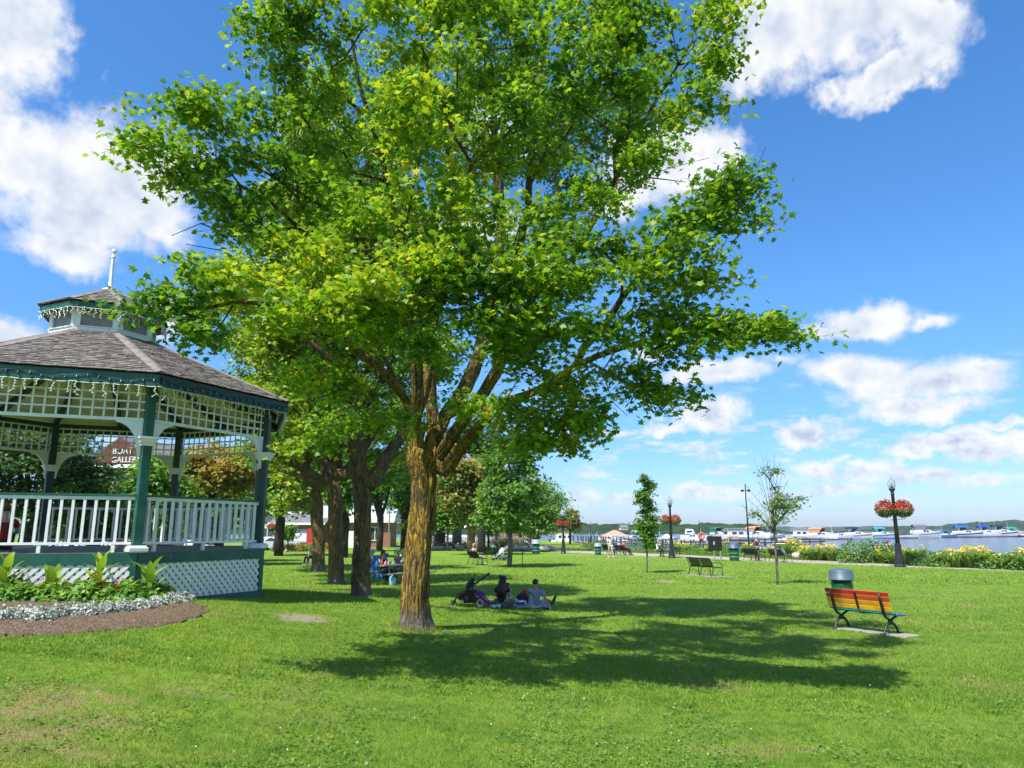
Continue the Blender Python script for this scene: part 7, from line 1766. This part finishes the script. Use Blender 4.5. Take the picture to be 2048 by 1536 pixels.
lf_brt = leaf_mat('bright_green_leaf', [(.2, (.06, .15, .02)), (.5, (.12, .25, .03)), (.8, (.20, .33, .05))], .42, .4)
lf_will = leaf_mat('willow_leaf', [(.2, (.07, .17, .04)), (.5, (.14, .28, .065)), (.8, (.21, .36, .095))], .4, .3)
def at_base(px, Y): return GZ(px, Y)
b = G(1018, 1134); park_tree('young_maple', 'round dark green young maple with a pale trunk in mid lawn', b, 8.2, crown_px(b, [(1025, 985, 62, 70), (990, 1005, 34, 34), (1062, 1000, 32, 45), (1020, 930, 46, 50), (1030, 1040, 56, 24), (985, 1035, 22, 18), (1045, 890, 30, 34)]), .15, 330, 24, 'lobed', .24, lf_mid, bark_g, None, 31, .30, kind='lobed', spread=.34, bark_d=0, limbs=4)
b = G(1293, 1146); park_tree('sapling', 'slender sapling with a narrow leafy column of crown', b, 5.2, crown_px(b, [(1292, 965, 16, 20), (1290, 1000, 18, 22), (1295, 1035, 16, 24), (1290, 1055, 22, 26), (1300, 1075, 16, 14), (1280, 990, 12, 16)]), .048, 300, 14, 'lobed', .14, lf_mid, bark_g, 'young trees on the lawn', 32, .30, spread=.13, limbs=2, bark_d=0, hollow=.1, step=.3)
# young tree with many bare twigs
b = G(1555, 1169); cr = crown_px(b, [(1549, 945, 14, 12), (1548, 975, 12, 18), (1575, 1000, 22, 20), (1552, 1010, 26, 22), (1560, 1040, 18, 12), (1590, 1010, 10, 14), (1510, 1030, 14, 8), (1545, 1050, 16, 12), (1530, 940, 8, 5), (1598, 998, 8, 5)])
park_tree('sapling', 'young tree with sparse leaves and many bare twigs behind the benches', b, 4.6, cr, .050, 170, 8, 'lobed', .105, lf_pale, bark_g, 'young trees on the lawn', 33, .42, spread=.15, limbs=3, bark_d=0, hollow=.1, step=.3)
tw = thing('bare_branch', 'bare dead twigs rising from the sparse young tree', 'twigs', b); mb = MB(); base_ = at(1546, 1060, b.y) - b; rg = random.Random(4)
for px, py in ((1507, 915), (1522, 900), (1533, 905), (1549, 905), (1560, 918), (1492, 970), (1497, 1000), (1575, 960), (1585, 985), (1480, 1010), (1515, 955), (1540, 920), (1566, 940), (1600, 1000)):
    e_ = at(px, py, b.y + rg.uniform(-.6, .6)) - b; m1 = base_.lerp(e_, .5) + Vector((-(e_.x - base_.x) * .12, 0, .05)); mb.tube([base_, m1, e_], [.016, .011, .004], 4)
    for k in range(3): s_ = m1.lerp(e_, .2 + .25 * k); mb.tube([s_, s_ + Vector((rg.uniform(-.3, .3), rg.uniform(-.2, .2), rg.uniform(.15, .4)))], [.007, .003], 3)
mb.build('twigs', bark_g, tw)
def bg_tree(px, Y, label, crown, r, mat, bark, seed, nat=420, per=14, ls=.42, kind='lobed', name='park_tree', spread=.55, fh=.3, lean=(0, 0), limbs=4, zt=None, bd=0):
    b = at_base(px, Y); cr = crown_px(b, crown); H = max(c[2] + c[5] for c in cr)
    return park_tree(name, label, b, H, cr, r, nat, per, 'lobed', ls, mat, bark, 'trees around the park', seed, fh, lean, kind, spread, bark_d=bd, limbs=limbs, step=1.0)
bg_tree(943, 66, 'ochre trunked tree with yellowing leaves right of the big trunk', [(915, 960, 45, 45), (960, 955, 45, 45), (925, 1005, 35, 30), (965, 1000, 30, 30), (900, 990, 28, 25), (935, 920, 40, 35)], .36, lf_ylw, bark_y, 41, 330, 18, .34, fh=.26)
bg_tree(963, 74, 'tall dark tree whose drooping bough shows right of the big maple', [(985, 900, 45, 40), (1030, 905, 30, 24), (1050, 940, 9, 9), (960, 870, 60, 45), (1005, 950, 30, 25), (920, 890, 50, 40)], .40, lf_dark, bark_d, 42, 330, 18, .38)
bg_tree(1072, 112, 'big rounded willow green tree at the shore', [(1085, 1000, 42, 40), (1060, 1010, 34, 36), (1110, 1015, 26, 34), (1080, 1035, 46, 24), (1070, 975, 24, 18)], .5, lf_will, bark_d, 43, 420, 18, .55, 'long', spread=.75)
bg_tree(1074, 84, 'bright green medium tree before the big rounded one', [(1078, 1020, 26, 24), (1064, 1042, 18, 20), (1092, 1040, 18, 18), (1075, 1050, 22, 12)], .16, lf_brt, bark_g, 44, 220, 16, .36)
bg_tree(1140, 122, 'small yellow green tree at the end of the tree belt', [(1140, 1032, 14, 16), (1136, 1048, 16, 10)], .2, lf_ylw, bark_d, 45, 140, 14, .5)
bg_tree(896, 80, 'light green young tree with a thin trunk over the flower border', [(900, 1025, 26, 26), (885, 1040, 18, 18), (912, 1045, 20, 16), (895, 1000, 24, 20)], .11, lf_brt, bark_g, 46, 220, 16, .36)
bg_tree(977, 84, 'small bright tree with forked trunk left of the timber posts', [(977, 1045, 24, 14), (962, 1055, 16, 10), (992, 1052, 16, 12), (978, 1030, 18, 14)], .12, lf_brt, bark_d, 47, 160, 16, .36)
bg_tree(879, 92, 'thick dark trunk beside the big maple with a shaded crown', [(880, 1010, 40, 35), (860, 980, 50, 40), (900, 985, 45, 40)], .75, lf_mid, bark_d, 48, 260, 16, .5, fh=.36)
bg_tree(914, 96, 'grey straight trunked tree at the road behind', [(914, 1000, 40, 32), (930, 985, 40, 30)], .62, lf_mid, bark_g, 49, 240, 16, .5, fh=.4)
bg_tree(1020, 130, 'wide tree far behind the timber posts', [(1020, 1035, 40, 24), (1045, 1045, 30, 18), (990, 1030, 40, 26)], .6, lf_mid, bark_d, 50, 260, 16, .7)
bg_tree(960, 150, 'distant pale green tree in the park beyond the stone wall', [(950, 1030, 50, 24), (985, 1035, 40, 20), (915, 1028, 45, 24)], .6, lf_brt, bark_d, 51, 260, 16, .8)
# behind the gazebo and along the street
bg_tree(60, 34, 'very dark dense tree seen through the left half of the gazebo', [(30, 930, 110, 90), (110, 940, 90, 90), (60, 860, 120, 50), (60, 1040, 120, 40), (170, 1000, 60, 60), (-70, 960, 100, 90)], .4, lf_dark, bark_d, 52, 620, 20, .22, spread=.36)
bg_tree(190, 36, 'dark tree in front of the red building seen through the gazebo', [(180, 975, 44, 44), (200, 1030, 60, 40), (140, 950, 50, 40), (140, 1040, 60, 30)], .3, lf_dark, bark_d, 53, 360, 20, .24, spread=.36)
bg_tree(285, 42, 'bright green tree behind the gazebo corner post', [(312, 955, 40, 50), (268, 990, 36, 40), (330, 1000, 50, 45), (290, 1030, 60, 30)], .28, lf_brt, bark_d, 54, 420, 20, .26, spread=.4)
bg_tree(400, 46, 'tree turning orange-yellow behind the right side of the gazebo', [(430, 930, 60, 40), (380, 920, 40, 40), (470, 945, 50, 40), (420, 965, 70, 30)], .32, lf_ylw, bark_d, 55, 380, 20, .28, spread=.42)
bg_tree(440, 52, 'mid green tree low behind the gazebo railing', [(420, 1000, 70, 40), (490, 1000, 50, 40), (380, 1020, 50, 40), (450, 1040, 70, 24)], .32, lf_mid, bark_d, 56, 380, 20, .3, spread=.45)
bg_tree(560, 64, 'leafy tree whose boughs hang over the left lamp post', [(560, 970, 50, 40), (590, 940, 50, 50), (540, 1000, 34, 24), (600, 1000, 34, 20), (555, 920, 50, 40)], .4, row_leaf, bark_d, 57, 420, 18, .38)
bg_tree(577, 76, 'small bright green street tree before the brick wall', [(577, 1066, 12, 9), (586, 1060, 9, 7), (570, 1058, 8, 7)], .07, lf_brt, bark_g, 58, 70, 14, .3, spread=.3, fh=.4)
bg_tree(690, 60, 'green tree between the dark trunk and the lichen trunk', [(690, 950, 50, 46), (705, 990, 30, 24), (670, 910, 60, 40)], .35, lf_mid, bark_d, 59, 340, 18, .36)
bg_tree(808, 84, 'tree with low green boughs right of the flagpole', [(805, 975, 36, 40), (826, 1030, 16, 30), (790, 945, 46, 36), (835, 955, 40, 40)], .4, lf_mid, bark_d, 60, 420, 18, .42)
bg_tree(760, 78, 'tree with overhanging boughs left of the flagpole', [(755, 965, 40, 34), (738, 975, 30, 26), (770, 930, 45, 40)], .35, lf_brt, bark_d, 61, 340, 18, .40)
bg_tree(-160, 50, 'large tree outside the left frame edge', [(-150, 900, 150, 120), (-240, 950, 120, 100)], .5, lf_mid, bark_d, 62, 400, 18, .4)
bg_tree(640, 120, 'distant tree behind the brick house', [(640, 1000, 60, 40), (580, 1010, 50, 30)], .5, lf_mid, bark_d, 63, 260, 16, .7)
bg_tree(840, 130, 'distant tree behind the big trunk', [(840, 1000, 60, 45), (780, 1010, 50, 30)], .6, lf_dark, bark_d, 64, 300, 16, .7)

# ------------------------------------------------------------------ street side: houses, cars, flagpole, walls, posts
brick_wall, nt = new_mat('red_brick')
tc = nt.n('ShaderNodeTexCoord').outputs['Object']; bt = nt.n('ShaderNodeTexBrick'); sx = nt.n('ShaderNodeSeparateXYZ'); nt.l(tc, sx.inputs[0]); cb_ = nt.n('ShaderNodeCombineXYZ'); nt.l(nt.math('ADD', sx.outputs[0], sx.outputs[1]), cb_.inputs[0]); nt.l(sx.outputs[2], cb_.inputs[1]); nt.l(cb_.outputs[0], bt.inputs['Vector'])
bt.inputs['Color1'].default_value = (.26, .085, .055, 1); bt.inputs['Color2'].default_value = (.36, .14, .095, 1); bt.inputs['Mortar'].default_value = (.40, .34, .30, 1); bt.inputs['Scale'].default_value = 4.4; bt.inputs['Mortar Size'].default_value = .012
p = nt.n('ShaderNodeBsdfPrincipled'); nt.l(bt.outputs[0], p.inputs['Base Color']); p.inputs['Roughness'].default_value = .9; finish(nt, p, bt.outputs['Fac'], .3, .01)
metal_roof = pm('pale_metal_roof', (.42, .46, .50), .4, .06, 1, 0); dark_roof = pm('grey_shingle_roof', (.15, .15, .155), .9, .2, 2, .3); red_clad = pm('red_cladding', (.135, .032, .032), .75, .15, 2, .2); win_g = pm('window_glass', (.05, .07, .09), .08, .1, 1, 0)
def window(parent, c, w_, h_, rz=0, frame=white, glass=None, mull=1):
    f = bpy.data.objects.new('window', None); COL.objects.link(f); f.parent = parent; f.location = c; f.rotation_euler.z = rz
    MB().box((0, .02, 0), (w_, .03, h_)).build('pane', glass or win_g, f)
    fr = MB(); fr.box((0, -.02, h_ / 2), (w_ + .16, .10, .09)); fr.box((0, -.02, -h_ / 2), (w_ + .2, .14, .09))
    for x in [-w_ / 2, w_ / 2] + [-w_ / 2 + w_ * (k + 1) / (mull + 1) for k in range(mull)]: fr.box((x, -.02, 0), (.08, .09, h_ - .1))
    fr.build('frame', frame, f)
def house(c, rz, W, D, H, rh, label, wall, roofm, wins, gable='x', over=.5, door=None):
    t = thing('building', label, 'building', c, rz)
    MB().box((0, D / 2, H / 2), (W, D, H)).build('wall', wall, t)
    if gable == 'x': rv = [(-W / 2 - over, -over, H), (W / 2 + over, -over, H), (W / 2 + over, D + over, H), (-W / 2 - over, D + over, H), (-W / 2 - over, D / 2, H + rh), (W / 2 + over, D / 2, H + rh)]; rf = [(0, 1, 5, 4), (2, 3, 4, 5), (0, 4, 3), (1, 2, 5), (3, 2, 1, 0)]
    else: rv = [(-W / 2 - over, -over, H), (W / 2 + over, -over, H), (W / 2 + over, D + over, H), (-W / 2 - over, D + over, H), (0, -over, H + rh), (0, D + over, H + rh)]; rf = [(0, 4, 5, 3), (1, 2, 5, 4), (0, 1, 4), (2, 3, 5), (3, 2, 1, 0)]
    MB().add(rv, rf).build('roof', roofm, t)
    MB().box((0, -over - .03, H + .0), (W + 2 * over, .06, .28)).build('gutter', white, t)
    for x, z, w_, h_, m_ in wins: window(t, (x, -.03, z), w_, h_, 0, white, None, m_)
    if door:
        d_ = MB().box((door[0], -.04, door[2] / 2), (door[1], .1, door[2])).build('door', door[3], t)
    return t
bY = 96
c = at_base(705, bY); kx = bY / FPX * CP
house(c, R(4), 9.8, 9, 3.3, 2.2, 'red brick house with pale metal roof and a white window behind the row of maples', brick_wall, metal_roof, [(2.9, 1.75, 1.1, 1.7, 1), (-2.0, 2.0, 1.2, 1.0, 1)], door=(-.2, 1.0, 2.1, white))
c = at_base(594, bY - 2)
hb_ = house(c, R(2), 6.2, 8, 3.0, 1.3, 'low red brick building with grey roof and a wide white window left of the maples', brick_wall, dark_roof, [(.3, 1.5, 2.1, 1.5, 0)])
MB().box((.3, -.06, 1.5), (1.9, .02, 1.3)).build('blind', white, hb_)
c = at_base(627, bY - 6); t = thing('red_door_panel', 'bright red upright panel beside the low brick building', 'panel', c, 0); MB().box((0, 0, 1.2), (1.5, .2, 2.4)).build('panel', DN(.45, .03, .03), t)
c = at_base(556, 104); house(c, R(-4), 7, 7, 4.6, .3, 'pale flat roofed building with dark windows behind the left lamp post', pm('pale_stucco', (.42, .38, .36), .85, .1, 1, .1), dark_roof, [(-1.5, 1.6, 1.6, 1.8, 1), (1.5, 1.6, 1.6, 1.8, 1), (0, 3.7, 1.2, 1.0, 1)])
# red gallery building seen through the gazebo
gY = 60; c = at_base(232, gY); gk = gY / FPX; t = house(c, R(-10), 7.4, 9, 7.3, 2.5, 'dark red clad gallery building with white letters high on its gable', red_clad, dark_roof, [(-2.0, 2.2, 1.4, 1.6, 1), (2.0, 2.2, 1.4, 1.6, 1)], 'y', .5)
def text(s_, parent, loc, size, mat, rot=(math.pi / 2, 0, 0), name='lettering'):
    cu = bpy.data.curves.new(name, 'FONT'); cu.body = s_; cu.size = size; cu.extrude = .03; cu.align_x = 'CENTER'; cu.materials.append(mat); tmp = bpy.data.objects.new('tmp', cu); me = bpy.data.meshes.new_from_object(tmp); bpy.data.objects.remove(tmp); o = bpy.data.objects.new(name, me); COL.objects.link(o); o.parent = parent; o.location = loc; o.rotation_euler = rot; return o
MB().add([(-3.7, -.54, 7.3), (3.7, -.54, 7.3), (0, -.54, 9.65)], [(0, 1, 2)]).build('gable', red_clad, t)
text('BOAT', t, (.3, -.58, 8.30), .70, white_and_glint); text('GALLERY', t, (.7, -.58, 7.60), .66, white_and_glint)
# small far house on the shore hills
c = at(1249, 1060, 690); house(c, R(10), 7, 6, 2.6, 2.4, 'grey roofed house among the trees of the far shore', pm('far_stucco', (.6, .56, .5), .9, .05, 1, 0), dark_roof, [(-1.8, 1.4, .9, 1, 0), (0, 1.4, .9, 1, 0), (1.8, 1.4, .9, 1, 0)], 'x', .4)
def car(c, rz, label, paint, L=4.5, sc=1.0):
    t = thing('parked_car', label, 'car', c, rz, 'cars parked along the street'); t.scale = (sc,) * 3; W = 1.75
    prof = [(-2.2, .35), (-2.22, .75), (-2.05, .95), (-1.45, 1.0), (-.85, 1.42), (.35, 1.45), (1.05, 1.02), (1.9, .90), (2.18, .72), (2.22, .38), (1.75, .28), (-1.8, .28)]
    mb = MB(); n = len(prof)
    for y, k in ((-W / 2, .97), (-W / 2 * .86, 1.0), (W / 2 * .86, 1.0), (W / 2, .97)):
        for x, z in prof: mb.v.append((x * k, (y * (.80 if z > 1.1 else 1)), z))
    for j in range(3): mb.f += [(j * n + i, j * n + (i + 1) % n, (j + 1) * n + (i + 1) % n, (j + 1) * n + i) for i in range(n)]
    mb.f += [tuple(reversed(range(n))), tuple(range(3 * n, 4 * n))]; mb.build('body', paint, t)
    for sg in (-1, 1):
        for x0, x1 in ((-1.30, -.30), (-.22, .80)):
            MB().add([(x0, sg * (W / 2 + .005), 1.0), (x1, sg * (W / 2 + .005), 1.0), (min(x1, .45) - .02, sg * (W / 2 * .83), 1.36), (max(x0, -.85) + .05, sg * (W / 2 * .83), 1.36)], [(0, 1, 2, 3)]).build('side_window', glass_b, t)
        for x in (-1.35, 1.35):
            w_ = MB().lathe([(.20, -.10), (.31, -.10), (.32, 0), (.31, .10), (.20, .10)], 16); o = w_.build('wheel', black, t); o.location = (x, sg * (W / 2 - .08), .32); o.rotation_euler = (math.pi / 2, 0, 0)
        MB().box((2.17, sg * .62, .68), (.08, .36, .14)).build('headlight', white_and_glint, t); MB().box((-2.2, sg * .65, .75), (.06, .3, .14)).build('tail_light', DN(.4, .01, .01), t)
    MB().add([(.38, -.66, 1.44), (.38, .66, 1.44), (1.04, .78, 1.03), (1.04, -.78, 1.03)], [(0, 1, 2, 3)]).build('windshield', glass_b, t)
silver_p = pm('car_silver', (.55, .57, .60), .25, .05, 2, 0, coat=.5); white_p = pm('car_white', (.75, .76, .77), .3, .04, 2, 0, coat=.5); purple_p = pm('car_violet', (.10, .06, .18), .25, .1, 2, 0, coat=.5); dark_p = pm('car_dark', (.03, .035, .045), .25, .1, 2, 0, coat=.5)
car(at_base(559, 82), R(4), 'silver white sedan parked by the shrubs behind the left lamp post', silver_p, sc=1.02)
car(at_base(552, 92), R(176), 'dark violet car behind the silver sedan', purple_p)
car(at_base(540, 86), R(2), 'white car half hidden by the gazebo corner post', white_p)
for k, (px, Y, m_, lb) in enumerate(((385, 62, white_p, 'white car seen through the right gazebo railing'), (330, 66, silver_p, 'silver car seen through the railing left of the far gazebo post'), (215, 48, white_p, 'white car below the red building seen through the front railing'), (140, 46, silver_p, 'silver car low behind the front railing'), (900, 118, white_p, 'white car beyond the stone wall right of the big trunk'), (925, 122, silver_p, 'silver car beyond the grey trunk'), (870, 124, white_p, 'white van-like car beside the big trunk in the distance'))): car(at_base(px, Y), R(5 + 170 * (k % 2)), lb, m_)
b = at_base(778, 88); t = thing('flagpole', 'white flagpole with a limp pale blue flag', 'flagpole', b); Hf = Zat(b.x, b.y, 905)
MB().tube([(0, 0, 0), (0, 0, Hf)], [.09, .05], 10).build('pole', white, t, smooth=True); MB().blob((0, 0, Hf + .07), .10, 8, 6).build('finial', white, t)
fz = Zat(b.x, b.y, 990); fb = MB(); NB = 10
fb.v = [(-.05 - .32 * (i / 6) + .05 * math.sin(j * .9), .10 * math.sin(i * 1.5 + j * .3), fz - 2.1 * j / NB - .25 * (i / 6)) for j in range(NB + 1) for i in range(7)]
fb.f = [(j * 7 + i, j * 7 + i + 1, (j + 1) * 7 + i + 1, (j + 1) * 7 + i) for j in range(NB) for i in range(6)]; fb.build('flag', DN(.45, .55, .68), t, smooth=True)
# low hedge, border plants, stone wall with blocks, timber posts
for k in range(9):
    px = 556 + k * 12; shrub(at_base(px, 79 + (k % 2)), .75, .85, 'dry grey-brown shrub in the low hedge, ' + ('first', 'second', 'third', 'fourth', 'fifth', 'sixth', 'seventh', 'eighth', 'ninth')[k] + ' from the left lamp post', 900 + k, 420, .16, lf_ylw if k % 3 else shrub_leaf)
pur = leaf_mat('border_leaf', [(.2, (.10, .11, .06)), (.5, (.20, .19, .12)), (.8, (.34, .28, .24))], .3, 1.0, .8)
for k, px in enumerate((884, 894, 904, 914, 924, 935, 955, 985, 1000, 1012, 1030, 1046)): shrub(at_base(px, 86 + (k % 3)), .9, .95 if k < 7 else 1.3, 'pinkish flower border plant, ' + ('first', 'second', 'third', 'fourth', 'fifth', 'sixth', 'seventh', 'eighth', 'ninth', 'tenth', 'eleventh', 'twelfth')[k] + ' from the big trunk', 930 + k, 420, .17, pur if k < 8 else lf_dark)
wl_ = thing('stone_wall', 'low grey stone wall behind the flower border', 'wall', at_base(905, 104)); gw = pm('grey_wall_stone', (.42, .42, .41), .9, .12, 1.5, .3)
for r_ in range(2):
    for k in range(12): MB().box((-6 + 1.05 * k + .5 * r_, 0, .35 + .62 * r_), (1.0, .6, .58)).build('stone', gw, wl_)
post_m = pm('weathered_post', (.24, .185, .14), .9, .25, 2, .4); hs_ = (3.1, 3.4, 3.3, 3.0, 2.6, 2.7, 2.5, 2.8, 3.0, 2.9, 2.6, 3.2, 2.7, 2.9, 2.4)
od = ('first', 'second', 'third', 'fourth', 'fifth', 'sixth', 'seventh', 'eighth', 'ninth', 'tenth', 'eleventh', 'twelfth', 'thirteenth', 'fourteenth', 'last')
for k, px in enumerate((988, 994, 1000, 1005, 1010, 1023, 1028, 1033, 1040, 1044, 1048, 1053, 1036, 1017, 1060)):
    b = at_base(px, 92 + (k * 7 % 9)); o = MB().tube([(0, 0, -.3), (.02, 0, hs_[k] * .5), (0, .02, hs_[k])], [.22, .21, .19], 9).build('timber_post', post_m, loc=b); tag(o, 'weathered round timber pile standing upright, %s of the group by the boardwalk' % od[k], 'post', 'timber piles near the boardwalk')
c = at_base(975, 118); t = thing('canopy_tent', 'white flat canopy shelter far behind the small bright tree', 'canopy', c); MB().add([(-3, -2, 2.3), (3, -2, 2.3), (3, 2, 2.3), (-3, 2, 2.3), (-2.4, 0, 2.9), (2.4, 0, 2.9)], [(0, 1, 5, 4), (1, 2, 5), (2, 3, 4, 5), (3, 0, 4)]).build('roof', white_and_glint, t)
for x in (-2.8, 2.8):
    for y in (-1.8, 1.8): MB().tube([(x, y, 0), (x, y, 2.3)], .06, 6).build('pole', white_and_glint, t)
for k, (px, Y) in enumerate(((908, 128), (878, 132))):
    c = at_base(px, Y); t = thing('canopy_tent', ('white peaked tent right of the dark trunk', 'white peaked tent left of the dark trunk')[k], 'tent', c); MB().add([(-2.6, -2.6, 2.6), (2.6, -2.6, 2.6), (2.6, 2.6, 2.6), (-2.6, 2.6, 2.6), (0, 0, 4.4)], [(0, 1, 4), (1, 2, 4), (2, 3, 4), (3, 0, 4)]).build('roof', white_and_glint, t)
    for x in (-2.5, 2.5):
        for y in (-2.5, 2.5): MB().tube([(x, y, 0), (x, y, 2.6)], .06, 6).build('pole', white_and_glint, t)
# the street itself
mb = MB(); mb.add([(-90, 97, .02), (-3, 106, .02), (-3, 113, .02), (-90, 104, .02)], [(0, 1, 2, 3)]); o = mb.build('road', pm('asphalt', (.06, .06, .062), .9, .15, 1, .3)); o['kind'] = 'structure'
mb = MB(); mb.add([(-5, 86, .03), (12, 81, .03), (9.5, 96, .03), (-5, 100, .03)], [(0, 1, 2, 3)]); o = mb.build('plaza_paving', m_path); o['kind'] = 'structure'
# white gull on the lawn
b = G(570, 1107); t = thing('gull', 'white gull standing on the far lawn left of the maples', 'bird', b, R(20)); gm = DN(.7, .7, .7)
skinned('body', [(-.20, 0, .17), (-.08, 0, .19), (.05, 0, .20), (.11, 0, .26), (.14, 0, .32), (.19, 0, .31)], [(0, 1), (1, 2), (2, 3), (3, 4), (4, 5)], [(.02, .015), (.06, .055), (.065, .06), (.035, .035), (.04, .04), (.012, .012)], gm, t)
for s_ in (-1, 1): MB().tube([(.0, s_ * .03, .14), (.0, s_ * .03, .0), (.05, s_ * .035, .0)], .008, 5).build('leg', DN(.5, .3, .1), t); MB().blob((-.06, s_ * .055, .20), (.13, .018, .04), 8, 5).build('wing', DN(.4, .42, .45), t, smooth=True)

# ------------------------------------------------------------------ air
hz_m = bpy.data.materials.new('summer_haze'); hz_m.use_nodes = True; nt = NT(hz_m.node_tree)
pv = nt.n('ShaderNodeVolumePrincipled'); pv.inputs['Color'].default_value = (.72, .85, 1.0, 1); pv.inputs['Density'].default_value = 1.2e-4; pv.inputs['Anisotropy'].default_value = .2
o_ = nt.n('ShaderNodeOutputMaterial'); nt.l(pv.outputs[0], o_.inputs['Volume'])
hz = MB().box((600, 1900, 28), (8600, 5700, 64)).build('haze', hz_m); hz['kind'] = 'stuff'; tag(hz, 'thin bluish summer haze over the lake and park', 'haze', kind='stuff')
